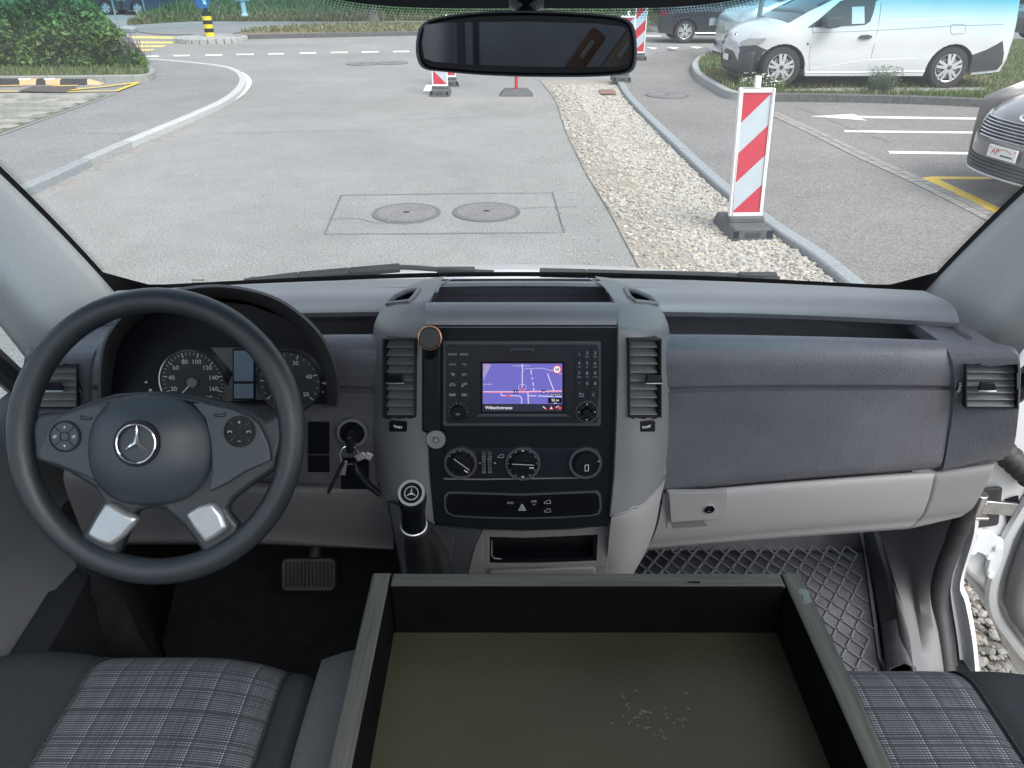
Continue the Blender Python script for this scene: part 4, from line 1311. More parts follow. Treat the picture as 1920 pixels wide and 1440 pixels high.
c = SPL.hit(1099, 768); k = SPL.px(1099, 768)
mb.disc(c, SPL.n, 20 * k, 0.008, 0.013, 0, 40)
mb.ring(c, SPL.n, 19 * k, 21 * k, 0.008, 0.0135, 1, 40)
mb.disc(c, SPL.n, 8 * k, 0.013, 0.02, 0, 24)
for q in range(4):
    a = pi / 2 * q
    d, s_ = SPL.ax * cos(a) + SPL.ay * sin(a), SPL.ax * -sin(a) + SPL.ay * cos(a)
    o = c + d * 14 * k + SPL.n * .0134
    mb.add([o + s_ * 1.8 * k, o + d * 3 * k, o - s_ * 1.8 * k], [(0, 1, 2)], 2, True)
    dq = (d + s_).normalized()
    mb.bar(c + dq * 9 * k + SPL.n * .0131, c + dq * 18 * k + SPL.n * .0131, .0006, .0004, SPL.n, 1)
mb.build('direction_pad', ['black', 'bezeledge', 'print'], radio)

# ================================================================ HEATER CONTROLS AND SWITCHES
heat = thing('heater_controls', SPL.hit(978, 905), 'black heater panel with three round knobs below the lit radio', 'heater controls')
mb = MB()
mb.rrect(SPL, 836, 840, 1122, 895, 8, -0.003, 0.002, 0)
mb.build('panel', ['radio'], heat, bevel=0.001)
KD = [(864, 866, 31), (980, 867, 33), (1097, 866, 31)]
for i, (u, v, r) in enumerate(KD):
    c = SPL.hit(u, v); k = SPL.px(u, v)
    mb = MB()
    mb.ring(c, SPL.n, (r - 5) * k, r * k, 0.0, 0.008, 1, 44)
    mb.disc(c, SPL.n, (r - 4.8) * k, 0.0, 0.005, 0, 40)
    if i < 2:
        mb.lathe(c, SPL.n, [(0, .004), ((r - 10) * k, .004), ((r - 11) * k, .012), (0, .012)], 36, 0)
        a = radians(-38 if i == 0 else -3)
        d = SPL.ax * cos(a) + SPL.ay * sin(a)
        s_ = SPL.ax * -sin(a) + SPL.ay * cos(a)
        mb.bar(c - d * (r - 12) * k + SPL.n * .016, c + d * (r - 12) * k + SPL.n * .016, 0.011, 0.012, SPL.n, 0)
        mb.bar(c - d * (r - 13) * k + SPL.n * .0222 + s_ * .005, c + d * (r - 13) * k + SPL.n * .0222 + s_ * .005, 0.0012, 0.001, SPL.n, 3)
        mb.bar(c + d * (r - 21) * k + SPL.n * .0224, c + d * (r - 13) * k + SPL.n * .0224, 0.0018, 0.001, SPL.n, 2)
        for q in range(12 if i else 11):
            a = radians(-90 + q * 30) if i else radians(230 - q * 28)
            d = SPL.ax * cos(a) + SPL.ay * sin(a)
            o = c + d * (r - 6.8) * k + SPL.n * .0055
            col = 3 if i else (4 if q < 3 else (5 if q > 6 else 3))
            mb.disc(o, SPL.n, 0.0011 if not (i and q in (0, 6)) else 0.0022, 0, .0004, col if not (i and q in (0, 6)) else 2, 8)
    else:
        mb.lathe(c, SPL.n, [(0, .004), ((r - 9) * k, .004), ((r - 10) * k, .01), (0, .01)], 36, 0)
        for q in ((-4, 0, 4, -1), (4, -1, 4, 12) , (4, 12, -4, 13), (-4, 13, -4, 0)):
            mb.bar(SPL.hit(u + 2 + q[0] * .8, v + 2 + q[1] * .85, .0104), SPL.hit(u + 2 + q[2] * .8, v + 2 + q[3] * .85, .0104), .001, .0004, SPL.n, 2)
        mb.bar(SPL.hit(u + 22, v - 4, .0085), SPL.hit(u + 27, v - 5, .0085), .0015, .0006, SPL.n, 3)
    M['teal'] = mat('cold mark', (0.02, 0.16, 0.14), 0.5)
    mb.build('knob', ['black', 'bezeledge', 'print', 'printdim', 'teal', 'red'], heat, bevel=0.0008)
mb = MB()
c = SPL.hit(913, 866, -0.012); k = SPL.px(913, 866)
for s_ in (-5.5, 5.5):
    mb.lathe(c + SPL.ax * s_ * k, SPL.ax, [(0, -4.4 * k), (26 * k, -4.4 * k), (27 * k, 0), (26 * k, 4.4 * k), (0, 4.4 * k)], 40, 0)
    for q in range(17):
        a = radians(-52 + q * 6.5)
        d = SPL.n * cos(a) + SPL.ay * sin(a)
        mb.box(c + SPL.ax * s_ * k + d * 26.8 * k, (7.5 * k, .0009, .0009), None, 1)
mb.bar(SPL.hit(898, 867, .003), SPL.hit(902, 867, .003), .0012, .0006, SPL.n, 2)
mb.bar(SPL.hit(926, 867, .003), SPL.hit(930, 867, .003), .0012, .0006, SPL.n, 2)
mb.build('thumbwheel', ['black', 'slat', 'print'], heat)
caricon = [(-6, 3), (-5, 0), (-2, -0.5), (0, -3), (5, -3), (6, 0), (6, 3), (-6, 3)]
def icon(mb, pl, u, v, seg, h, sc_=1.0, m=1, w=.0006):
    q = [pl.hit(u + a * sc_, v + b_ * sc_, h) for a, b_ in seg]
    for a, b_ in zip(q, q[1:]): mb.bar(a, b_, w, .0002, pl.n, m)
mb = MB()
icon(mb, SPL, 939, 854, caricon, .0023, .95, 0)
mb.build('car_sign', ['printdim'], heat, merge=False)
swp = thing('switch_panel', SPL.hit(978, 985), 'black switch strip with hazard triangle button under the heater knobs', 'switch panel')
mb = MB()
q = [(833, 930), (838, 922), (850, 921), (980, 925), (1100, 920), (1120, 919), (1126, 926), (1128, 950), (1124, 962), (1112, 966), (1050, 970), (980, 972), (900, 970), (850, 967), (838, 961), (833, 950)]
mb.px(SPL, q, -0.003, 0.0035, 1)
q2 = [(978 + (a - 978) * 0.975, 945 + (b_ - 945) * 0.88) for a, b_ in q]
mb.px(SPL, q2, 0.0036, 0.004, 0)
mb.build('panel', ['gloss', 'bezeledge'], swp, bevel=0.002)
for u, v, w, h_, kind in ((957, 940, 20, 26, 'ECO'), (979, 946, 20, 32, 'haz'), (1001, 940, 20, 26, 'ASR'), (1026, 938, 22, 15, 'car'), (1026, 954, 22, 15, 'car')):
    mb = MB()
    mb.rrect(SPL, u - w / 2, v - h_ / 2, u + w / 2, v + h_ / 2, 1.5, .003, .0062, 0)
    if kind == 'ECO': mb.ptext('ECO', SPL, u, v, 6, .0065, 1)
    elif kind == 'ASR': mb.ptext('ASR', SPL, u, v - 3, 6, .0065, 1); mb.ptext('OFF', SPL, u, v + 3, 3.4, .0065, 1)
    elif kind == 'haz':
        for sc_ in (6.5, 3.2):
            icon(mb, SPL, u, v + 3, [(0, -1.1), (1, .7), (-1, .7), (0, -1.1)], .0066, sc_, 1, .0007)
    else: icon(mb, SPL, u, v, caricon, .0066, 1.0)
    mb.build('button', ['gloss', 'printdim' if kind != 'haz' else 'print'], swp, merge=False)

# ================================================================ GEAR LEVER, KEY, MAGNETS
M['nickel'] = mat('nickel', (0.46, 0.46, 0.455), .38, metal=.6)
gl_ = thing('gear_lever', P(800, 1075, y=0.93), 'black gear lever with chrome ringed star badge on its knob', 'gear lever')
T = P(772, 926, s=0.985); Bm = P(776, 985, s=1.045); B0 = P(800, 1050, s=1.11)
kn = (Vector((0.02, -0.62, 0.78))).normalized()
mb = MB()
ax_ = (T - Bm).normalized()
Tn = T
prof = [(T, .0165), (T - ax_ * .006, .0195), (T - ax_ * .02, .0185), (T - ax_ * .04, .0165), (T - ax_ * .06, .0165), (Bm, .018)]
mb.tube([p for p, r in prof], [r for p, r in prof], 20)
kb = mb.build('knob', ['gloss'], gl_, smooth=60)
mb = MB()
c = T + kn * 0.004
mb.ring(c, kn, 0.0142, 0.0176, -0.008, 0.002, 2, 36)
mb.disc(c, kn, 0.0152, -0.006, 0.0, 1, 30)
bx = Vector((1, 0, 0)); by = kn.cross(bx)
star(mb, c + kn * .0004, bx, by, kn, 0.0088, 2, .16, .05)
mb.ring(c, kn, .0082, .0096, -.001, .0008, 2, 30)
mb.build('knob_badge', ['chrome', 'gloss', 'silver'], kb, fix=False)
mb = MB(); mb.tube([Bm + ax_ * .004, Bm - ax_ * .008], .0195, 24)
mb.build('collar', ['steel'], gl_, bevel=.002)
mb = MB()
M['leather'] = mat('gaiter leather', (0.018, 0.019, 0.021), 0.4, bump=0.5, bscale=350, var=0.2, vscale=30)
rows = []
foot = KPL.hit(805, 1075, 0.0)
for i in range(13):
    t_ = i / 12
    c = (Bm - ax_ * .005).lerp(foot, t_) + Vector((0, 0.012, 0.0)) * sin(pi * t_)
    r = lerp(.018, .046, t_ ** 1.3)
    row = []
    for j in range(41):
        a = 2 * pi * j / 40
        fold = 1 + 0.16 * sin(t_ * pi) * sin(4 * a + 1.3 * t_ * 3) + .04 * sin(9 * t_ * 2 + 2 * a)
        row.append(c + Vector((cos(a) * r * .85, sin(a) * r * .9, 0)) * fold + Vector((0, 0.35 * sin(a) * r * t_ * 0.8, 0)) * 0 + Vector((0, 0, sin(a) * r * .9 * fold * 0.9 * t_)))
    rows.append(row)
mb.grid(rows)
mb.build('gaiter', ['leather'], gl_, smooth=70)
mb = MB()
mb.ptext('OFF', KPL, 772, 1052, 9, 0.0055, 0)
mb.build('lever_print', ['printdim'], gl_, merge=False)

kt = thing('ignition_key', IGP.hit(661, 830), 'ignition key in its lock with a bunch of keys and black fob', 'keys')
mb = MB()
c = IGP.hit(662, 812, .018)
R = Matrix((IGP.ax, IGP.ay, IGP.n)).transposed()
mb.box(c + IGP.n * .014, (.013, .034, .030), R)
mb.build('key_head', ['black'], kt, bevel=.005, seg=3)
mb = MB()
rc = P(655, 853, y=1.035)
rn = Vector((0.2, -0.93, 0.3)).normalized()
rp_ = Plane(rc, rn)
mb.tube([rp_.at(.0150 * cos(2 * pi * i / 32), .0165 * sin(2 * pi * i / 32)) for i in range(32)], .0013, 8, closed=True)
ringo = mb.build('key_ring', ['chrome'], kt)
def keypiece(pts, w, th, m, y=1.03):
    mb = MB()
    q = [P(u, v, y=y) for u, v in pts]
    for a, b_ in zip(q, q[1:]): mb.bar(a, b_, w, th, (0.1, -1, 0.2), 0)
    return mb
keypiece([(668, 860), (685, 852), (697, 858)], .012, .004, 0).build('key', ['nickel'], kt, bevel=.001)
keypiece([(645, 864), (641, 890)], .012, .004, 0, 1.028).build('key', ['nickel'], kt, bevel=.001)
keypiece([(660, 868), (668, 868)], .008, .006, 0, 1.025).build('key', ['chrome'], kt, bevel=.001)
mb = MB()
q = catmull([P(u, v, y=y) for u, v, y in ((664, 864, 1.022), (672, 885, 1.018), (690, 908, 1.018), (712, 926, 1.02))], 5)
mb.tube(q, [.0065] * 4 + [.0095] * 8 + [.008] * (len(q) - 12), 10, flatten=.6)
mb.build('fob', ['black'], kt, smooth=60)
mb = MB()
q = catmull([P(u, v, y=y) for u, v, y in ((644, 866, 1.024), (632, 890, 1.022), (616, 922, 1.024))], 5)
mb.tube(q, .0062, 8, flatten=.5)
mb.build('strap', ['leather'], kt)

mg = thing('phone_magnet', SPL.hit(806, 660), 'black disc phone holder with copper rim on the console edge', 'phone holder')
MP = Plane(P(806, 634, y=1.0), (0, -0.93, 0.36))
c = MP.o; k = MP.px(806, 634)
mb = MB(); mb.disc(c, MP.n, 20 * k, -.004, .004, 0, 36)
mb.build('disc', ['gloss'], mg, bevel=.001)
mb = MB(); mb.tube([c + (MP.ax * cos(2 * pi * i / 40) + MP.ay * sin(2 * pi * i / 40)) * 20.5 * k + MP.n * .0 for i in range(40)], .0022, 8, closed=True)
mb.ring(c, MP.n, 19 * k, 22 * k, -.012, 0.0)
mb.build('rim', [mat('copper rim', (0.75, 0.36, 0.2), 0.25, metal=1.0)], mg)
mb = MB()
mb.rrect(SPL, 793, 640, 828, 806, 6, 0.0, 0.016, 0)
mb.tube([c - MP.n * .004, SPL.hit(808, 660, .01)], .012, 14)
mb.build('holder_arm', ['black'], mg, bevel=.004, seg=3)
m2 = thing('metal_washer', SPL.hit(819, 836), 'round grey metal disc with a hole at the console edge', 'magnet disc')
c = SPL.hit(819, 818, .014); k = SPL.px(819, 818)
mb = MB()
mb.lathe(c, SPL.n, [(5 * k, -.003), (18 * k, -.003), (18.5 * k, 0), (17.5 * k, .0025), (6 * k, .0025), (5 * k, .001), (5 * k, -.003)], 40)
mb.disc(c, SPL.n, 9 * k, .0005, .0036, 0, 24)
mb.build('disc', [mat('galvanised disc', (0.33, 0.34, 0.33), 0.4, metal=0.7)], m2, smooth=30)
mb = MB(); mb.disc(c, SPL.n, 4.5 * k, .003, .0044, 0, 20); mb.ring(c, SPL.n, 4.5 * k, 6 * k, .003, .0040, 1)
mb.build('screw', ['steel', 'void'], m2)

# ================================================================ SEATS
def plaid(name, base, thr):
    m, t, b = new_mat(name)
    tc = N(t, 'ShaderNodeTexCoord'); sp = N(t, 'ShaderNodeSeparateXYZ')
    t.links.new(tc.outputs['UV'], sp.inputs[0])
    def math_(op, a, b_=None):
        n = N(t, 'ShaderNodeMath', operation=op)
        for i, q in enumerate((a, b_)):
            if q is None: continue
            if isinstance(q, (int, float)): n.inputs[i].default_value = q
            else: t.links.new(q, n.inputs[i])
        return n.outputs[0]
    def lines(c, period, width, off=0.0):
        f = math_('FRACT', math_('ADD', math_('DIVIDE', c, period), off))
        return math_('LESS_THAN', f, width / period)
    X, Y = sp.outputs[0], sp.outputs[1]
    rib = lines(Y, 0.0032, 0.0015)                                 # fine cross ribs
    bigx = math_('MAXIMUM', lines(X, 0.044, 0.0018), lines(X, 0.044, 0.0011, .09))
    medx = math_('MAXIMUM', lines(X, 0.0092, 0.0010), lines(X, 0.022, 0.0013, .3))
    dbx = math_('MAXIMUM', lines(X, 0.044, 0.0018, .95), lines(X, 0.011, 0.0010, .5))
    dby = math_('MAXIMUM', math_('MAXIMUM', lines(Y, 0.034, 0.0022), lines(Y, 0.034, 0.0018, .14)), math_('MAXIMUM', lines(Y, 0.034, .0014, .42), lines(Y, 0.097, .004, .62)))
    nz = N(t, 'ShaderNodeTexNoise', Scale=22.0, Detail=3.0); t.links.new(tc.outputs['UV'], nz.inputs['Vector'])
    white = math_('MULTIPLY', math_('ADD', math_('MULTIPLY', bigx, 0.62), math_('MULTIPLY', medx, 0.36)), rib)
    mid = math_('MULTIPLY', rib, math_('MULTIPLY', nz.outputs[0], 0.34))
    dark = math_('SUBTRACT', 1.0, math_('MULTIPLY', math_('MAXIMUM', dbx, dby), 0.7))
    tot = math_('MULTIPLY', math_('ADD', math_('MAXIMUM', white, mid), 0.05), dark)
    mx = N(t, 'ShaderNodeMix', data_type='RGBA')
    mx.inputs['A'].default_value = (*base, 1); mx.inputs['B'].default_value = (*thr, 1)
    t.links.new(math_('MINIMUM', tot, 1.0), mx.inputs['Factor'])
    t.links.new(mx.outputs['Result'], b.inputs['Base Color'])
    b.inputs['Roughness'].default_value = 0.9
    bp = N(t, 'ShaderNodeBump', Strength=0.4, Distance=0.001); t.links.new(rib, bp.inputs['Height']); t.links.new(bp.outputs[0], b.inputs['Normal'])
    return m
M['plaid'] = plaid('checked seat cloth', (0.013, 0.015, 0.02), (0.37, 0.39, 0.44))
def seat_surf(x, y, x0, x1, p0, p1, zt, yf):
    """height of a seat cushion at (x, y): panel between p0 and p1, bolsters outside, rounded nose at yf"""
    z = zt
    if x < p0: t_ = (p0 - x) / (p0 - x0); z += 0.03 * sin(min(1, t_ * 1.5) * pi / 2) - 0.10 * max(0, t_ - .55) ** 1.6 * 3
    if x > p1: t_ = (x - p1) / (x1 - p1); z += 0.03 * sin(min(1, t_ * 1.5) * pi / 2) - 0.10 * max(0, t_ - .55) ** 1.6 * 3
    return z
def cushion(name, x0, x1, p0, p1, zt, yf, parent, m_side, m_mid, split=True, bl=1.0, br=1.0, drop=0.25):
    prof = []
    ny = 26
    for i in range(ny + 1):                       # along the seat, back to nose
        y = lerp(-0.1, yf - 0.07, i / ny)
        prof.append((y, -0.03 * (1 - i / ny) + 0.012 * sin(i / ny * pi)))
    for i in range(1, 13):
        a = i / 12 * (pi / 2)
        prof.append((yf - 0.07 + 0.07 * sin(a), -0.07 * (1 - cos(a))))
    prof.append((yf - 0.005, -0.15)); prof.append((yf - 0.03, -drop))
    L = [0.0]
    for a, b_ in zip(prof, prof[1:]): L.append(L[-1] + sqrt((a[0] - b_[0]) ** 2 + (a[1] - b_[1]) ** 2))
    def pt(x, i):
        y, dz = prof[i]
        e = 0.0
        if x < p0: t_ = (p0 - x) / (p0 - x0); e = bl * (0.026 * sin(min(1, t_ * 1.6) * pi / 2) - 0.20 * max(0, t_ - .6) ** 2 * 3)
        if x > p1: t_ = (x - p1) / (x1 - p1); e = br * (0.012 * sin(min(1, t_ * 1.6) * pi / 2) - 0.20 * max(0, t_ - .6) ** 2 * 3)
        w = (x - (x0 + x1) / 2) / ((x1 - x0) / 2)
        y -= 0.06 * abs(w) ** 3 * max(0, (y + 0.1) / (yf + .1)) ** 3
        seam = 0.004 * (exp(-((x - p0) / .006) ** 2) + exp(-((x - p1) / .006) ** 2))
        wob = 0.004 * noise.noise(Vector((x * 6, y * 6, x0)))
        return Vector((x, y, zt + dz + e - seam + wob))
    def xs(a, b_, n): return [lerp(a, b_, j / n) for j in range(n + 1)]
    for nm, xr, mm in (('seat_bolster', xs(x0, p0, 14), m_side), ('seat_panel', xs(p0, p1, 24), m_mid), ('seat_bolster', xs(p1, x1, 14), m_side)):
        if xr[-1] - xr[0] < 1e-4: continue
        mb = MB()
        rows = [[pt(x, i) for x in xr] for i in range(len(prof))]
        if nm == 'seat_bolster':
            edge = 0 if xr is not None and abs(xr[0] - x0) < 1e-6 else -1
            for r in rows:
                q = r[edge] + Vector((0.01 * (1 if edge == 0 else -1), 0, -0.22))
                if edge == 0: r.insert(0, q)
                else: r.append(q)
        mb.grid(rows)
        o = mb.build(nm, [mm], parent, merge=False, fix=True, smooth=80)
        if nm == 'seat_panel':
            n_ = len(xr)
            uvl = o.data.uv_layers.new(name='UVMap')
            for lp_ in o.data.loops:
                i = lp_.vertex_index
                uvl.data[lp_.index].uv = (xr[i % n_] - p0, L[i // n_])
            mb = MB()
            for x in (p0, p1):
                mb.tube([pt(x, i) + Vector((0, 0, 0.0035)) for i in range(len(prof))], 0.0022, 6)
            mb.build('piping', [m_side], o)
    mb = MB()
    mb.box(((x0 + x1) / 2, yf / 2 - 0.08, zt - 0.30), (x1 - x0 - 0.06, yf - 0.02, 0.24))
    mb.build('seat_base', ['blackmatte'], parent, bevel=0.02)
M['ribcloth'] = mat('ribbed dark grey cloth', (0.075, 0.08, 0.083), 0.85, bump=0.5, bscale=700, var=0.15, vscale=200)
ds = thing('driver_seat', (-0.46, 0.3, FZ), "driver's seat cushion with checked centre panel behind the steering wheel", 'seat')
cushion('d', -0.745, -0.245, -0.56, -0.30, 1.095, 0.735, ds, 'bolster', 'plaid', drop=0.3)
pb = thing('passenger_bench', (0.27, 0.3, FZ), 'double passenger bench with checked cloth under the wooden box', 'seat')
cushion('p', 0.20, 0.78, 0.27, 0.598, 1.095, 0.712, pb, 'bolster', 'plaid', drop=0.3, bl=0.5)
mb = MB()
rows = []
for i in range(22):
    y = lerp(-0.1, 0.70, i / 18) if i <= 18 else 0.70 + (0.0, 0.02, 0.022, 0.01)[i - 18]
    dz = 0 if i <= 18 else (0, -0.02, -0.06, -0.3)[i - 18]
    row = []
    for j in range(17):
        w = j / 16
        x = lerp(-0.255, 0.22, w)
        e = 0.025 * sin(min(1, w * 6) * pi / 2) - 0.02
        row.append(Vector((x - 0.006 * (y - .4), y, 1.118 + dz + e - 0.012 * max(0, (y - .55) / .15) ** 2 * (y > .55))))
    row.insert(0, row[0] + Vector((0.0, -0.0, -0.03)))
    row.insert(0, row[0] + Vector((0.01, -0.0, -0.25)))
    rows.append(row)
mb.grid(rows)
mb.build('middle_cushion', ['ribcloth'], pb, smooth=60)

# ================================================================ WOODEN BOX
def wood_mat(name, dark, light, sx, sy, sz):
    m, t, b = new_mat(name)
    tc = N(t, 'ShaderNodeTexCoord'); mp = N(t, 'ShaderNodeMapping')
    mp.inputs['Scale'].default_value = (sx, sy, sz)
    t.links.new(tc.outputs['Object'], mp.inputs[0])
    nz = N(t, 'ShaderNodeTexNoise', Scale=1.0, Detail=8.0, Roughness=0.7, Distortion=0.6)
    t.links.new(mp.outputs[0], nz.inputs['Vector'])
    rp = N(t, 'ShaderNodeValToRGB'); rp.color_ramp.elements[0].position, rp.color_ramp.elements[1].position = .34, .66
    rp.color_ramp.elements[0].color, rp.color_ramp.elements[1].color = (*dark, 1), (*light, 1)
    t.links.new(nz.outputs[0], rp.inputs[0]); t.links.new(rp.outputs[0], b.inputs['Base Color'])
    b.inputs['Roughness'].default_value = 0.62
    bp = N(t, 'ShaderNodeBump', Strength=0.5, Distance=0.0012); t.links.new(nz.outputs[0], bp.inputs['Height']); t.links.new(bp.outputs[0], b.inputs['Normal'])
    return m
BZ0, BZ1 = 1.128, 1.222
RL, RW = (0.030, 0.032, 0.028), (0.080, 0.084, 0.075)
M['woodx'] = wood_mat('weathered board, lengthwise', RL, RW, 5, 170, 170)
M['woody'] = wood_mat('weathered side board', RL, RW, 170, 5, 170)
M['boxin'] = mat('near-black board', (0.0035, 0.0035, 0.0042), 0.85, spec=.05, var=0.3, vscale=20)  # near black on all board faces except the rim top
m, t, b = new_mat('olive plywood base')
tc = N(t, 'ShaderNodeTexCoord')
nz = N(t, 'ShaderNodeTexNoise', Scale=5.0, Detail=5.0); wv = N(t, 'ShaderNodeTexVoronoi', Scale=120.0)
mp = N(t, 'ShaderNodeMapping'); mp.inputs['Scale'].default_value = (1, 1.8, 1)
t.links.new(tc.outputs['Object'], nz.inputs['Vector']); t.links.new(tc.outputs['Object'], mp.inputs[0]); t.links.new(mp.outputs[0], wv.inputs['Vector'])
rp = N(t, 'ShaderNodeValToRGB'); rp.color_ramp.elements[0].color, rp.color_ramp.elements[1].color = (0.020, 0.020, 0.013, 1), (0.046, 0.0455, 0.030, 1)
t.links.new(nz.outputs[0], rp.inputs[0]); t.links.new(rp.outputs[0], b.inputs['Base Color'])
b.inputs['Roughness'].default_value = 0.5
b.inputs['Specular IOR Level'].default_value = 0.25
bp = N(t, 'ShaderNodeBump', Strength=0.25, Distance=0.0015); t.links.new(wv.outputs[0], bp.inputs['Height']); t.links.new(bp.outputs[0], b.inputs['Normal'])
M['olive'] = m
bx0, bx1, by0, by1, th = -0.180, 0.372, 0.16, 0.722, 0.0255
boxo = thing('wooden_box', (0.096, 0.44, BZ0), 'open dark wooden tray box lying on the passenger bench', 'box')
def board(x0_, y0_, x1_, y1_, top, sidem):
    mb = MB()
    mb.box(((x0_ + x1_) / 2, (y0_ + y1_) / 2, (BZ0 + BZ1) / 2), (x1_ - x0_, y1_ - y0_, BZ1 - BZ0))
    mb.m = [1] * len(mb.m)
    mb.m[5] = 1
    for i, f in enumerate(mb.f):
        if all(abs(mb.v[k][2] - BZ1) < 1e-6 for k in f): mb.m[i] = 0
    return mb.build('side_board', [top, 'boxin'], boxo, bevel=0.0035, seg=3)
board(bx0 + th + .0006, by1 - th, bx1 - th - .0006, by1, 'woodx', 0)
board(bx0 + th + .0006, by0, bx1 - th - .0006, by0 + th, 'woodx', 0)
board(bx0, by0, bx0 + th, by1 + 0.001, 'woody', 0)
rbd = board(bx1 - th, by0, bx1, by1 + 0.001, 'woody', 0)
mb = MB(); mb.box((0.096, (by0 + by1) / 2, BZ0 + 0.007), (bx1 - bx0 - 2 * th, by1 - by0 - 2 * th, 0.012))
bb = mb.build('base_board', ['olive'], boxo)
mb = MB()   # dried glue flecks on the base
rnd = random.Random(3)
BPz = Plane((0, 0, BZ0 + 0.0132), (0, 0, 1))
for k in range(34):
    u, v = rnd.gauss(1215, 38), rnd.gauss(1345, 20)
    c = BPz.hit(u, v); a = rnd.uniform(0, pi)
    q = []
    r = rnd.uniform(.002, .008); a1 = rnd.uniform(.6, 2.2)
    for i in range(6):
        b_ = a + a1 * i / 5
        q.append(c + Vector((cos(b_) * r, sin(b_) * r * .7, 0.0004 * sin(i))))
    mb.tube(q, [.0002, .0005, .0006, .0006, .0004, .0002], 5, flatten=.5)
mb.build('glue_flecks', [mat('dried glue', (0.10, 0.099, 0.07), 0.3)], bb)
mb = MB()
RP = Plane((0, 0, BZ1 + 0.0006), (0, 0, 1))
mb.sheet(RP, [(1497, 1105), (1508, 1103), (1517, 1109), (1518, 1118), (1523, 1128), (1513, 1133), (1505, 1130), (1507, 1118), (1498, 1113)], 0.0)
mb.build('worn_patch', [mat('worn pale patch', (0.11, 0.14, 0.138), 0.7, bump=.4, bscale=600, var=.3, vscale=200)], rbd)
mb = MB()
mb.sheet(RP, [(1289, 1090), (1312, 1090), (1313, 1093), (1300, 1093), (1289, 1092)], 0.0)
mb.build('dent', ['boxin'], boxo)

# ================================================================ RUBBER FLOOR MAT
matt = thing('floor_mat', (0.5, 1.25, FZ), 'dark rubber mat with diamond tread in the passenger foot well', 'mat')
mb = MB()
def in_mat(x, y): return 0.20 < x < 0.765 + max(0, (y - 1.07)) * 0.32 - 0.012 and 0.85 < y < 1.40
mb.grid([[Vector((x, y, FZ + 0.006)) for x in (0.19, 0.4, 0.6, 0.765 + max(0, (y - 1.07)) * 0.32)] for y in (0.84, 1.07, 1.25, 1.41)])
mb.grid([[Vector((lerp(.19, .875, j / 6), 1.40 + dy, FZ + 0.006 + dz)) for j in range(7)] for dy, dz in ((0, 0), (0.16, 0.09), (0.22, 0.24))])
base = mb.build('mat_base', [mat('mat rubber', (.082, .086, .096), .55, bump=.4, bscale=260, var=.3, vscale=14)], matt, solid=0.004)
mb = MB()
px_, py_ = 0.040, 0.0525
def edge_x(y): return 0.765 + max(0, (y - 1.07)) * 0.32 - 0.010
def matp(x, t):          # along the floor, then up the toe board
    if t < 1.40: return Vector((x, t, FZ + .0065)), Vector((0, 0, 1))
    return Vector((x, 1.40 + (t - 1.40) * .87, FZ + .0065 + (t - 1.40) * .49)), Vector((0, -.49, .87))
for fam in (1, -1):
    for i in range(-2, 40):
        for j in range(-2, 44):
            if (i + j) % 2: continue
            x0_, t0_ = 0.20 + i * px_ / 2, 0.86 + j * py_ / 2
            x1_, t1_ = x0_ + fam * px_ / 2, t0_ + py_ / 2
            if not (0.20 <= min(x0_, x1_) and max(x0_, x1_) < edge_x(min(t0_, 1.4)) and t0_ > .85 and t1_ < 1.56): continue
            (a_, na), (b2, nb_) = matp(x0_, t0_), matp(x1_, t1_)
            mb.bar(a_, b2, 0.0042, 0.0065, na)
pth = [matp(edge_x(min(t_, 1.4)) + .004, t_)[0] for t_ in (.86, 1.07, 1.25, 1.40, 1.56)]
for a_, b2 in zip(pth, pth[1:]): mb.bar(a_, b2, .007, .010, (0, -.1, 1))
o = mb.build('tread', [mat('paler rubber ridge', (.125, .131, .143), .55, var=.2, vscale=20)], matt, smooth=0); o['kind'] = 'stuff'  # ridges set a paler tone than the mat base

# ================================================================ REAR VIEW MIRROR
mr = thing('rear_view_mirror', P(985, 30, y=0.97), 'black rear view mirror hanging at the top of the windscreen', 'mirror')
MPL = Plane(P(985, 85, y=0.93), (-0.06, -0.995, 0.03))
outl = [(781, 78), (786, 55), (797, 42), (815, 34), (860, 26), (920, 21), (985, 20), (1060, 22), (1120, 26), (1160, 31), (1180, 39), (1189, 52), (1193, 75), (1194, 100), (1192, 120), (1186, 132), (1172, 138), (1140, 142), (1085, 144), (985, 143.5), (900, 140), (830, 134), (800, 130), (787, 120), (781, 100)]
op = [(p.x, p.y) for p in catmull([Vector((a, b_, 0)) for a, b_ in outl + outl[:1]], 3)[:-1]]
mb = MB()
rings = []
for s_, h in ((0.80, -0.035), (0.93, -0.026), (0.985, -0.012), (1.0, 0.0), (1.0, 0.004), (0.985, 0.008), (0.965, 0.0085), (0.94, 0.006)):
    rings.append([MPL.hit(987 + (u - 987) * (s_ if s_ < .9 else 1 - (1 - s_) * .5), 82 + (v - 82) * s_, h) for u, v in op + op[:1]])
mb.grid(rings)
mb.add(rings[0][:-1], [tuple(range(len(op)))])
mb.build('housing', [mat('mirror housing', (0.13, 0.145, 0.165), 0.5, bump=.15, bscale=900)], mr, smooth=60)
mb = MB()
mb.sheet(MPL, [(987 + (u - 987) * .955, 84 + (v - 84) * .86) for u, v in op], 0.0062, 1)
g_ = [(790, 50), (1178, 50), (1176, 123), (985, 118), (795, 115)]
mb.sheet(MPL, [(798, 46), (840, 42), (985, 40), (1120, 44), (1168, 50), (1178, 60), (1180, 100), (1176, 118), (1160, 124), (1085, 125), (985, 124), (880, 120), (815, 115), (797, 108), (793, 80)], 0.0066, 0)
M['mirrorglass'] = mat('mirror glass', (0.13, 0.145, 0.165), 0.02, metal=1.0)
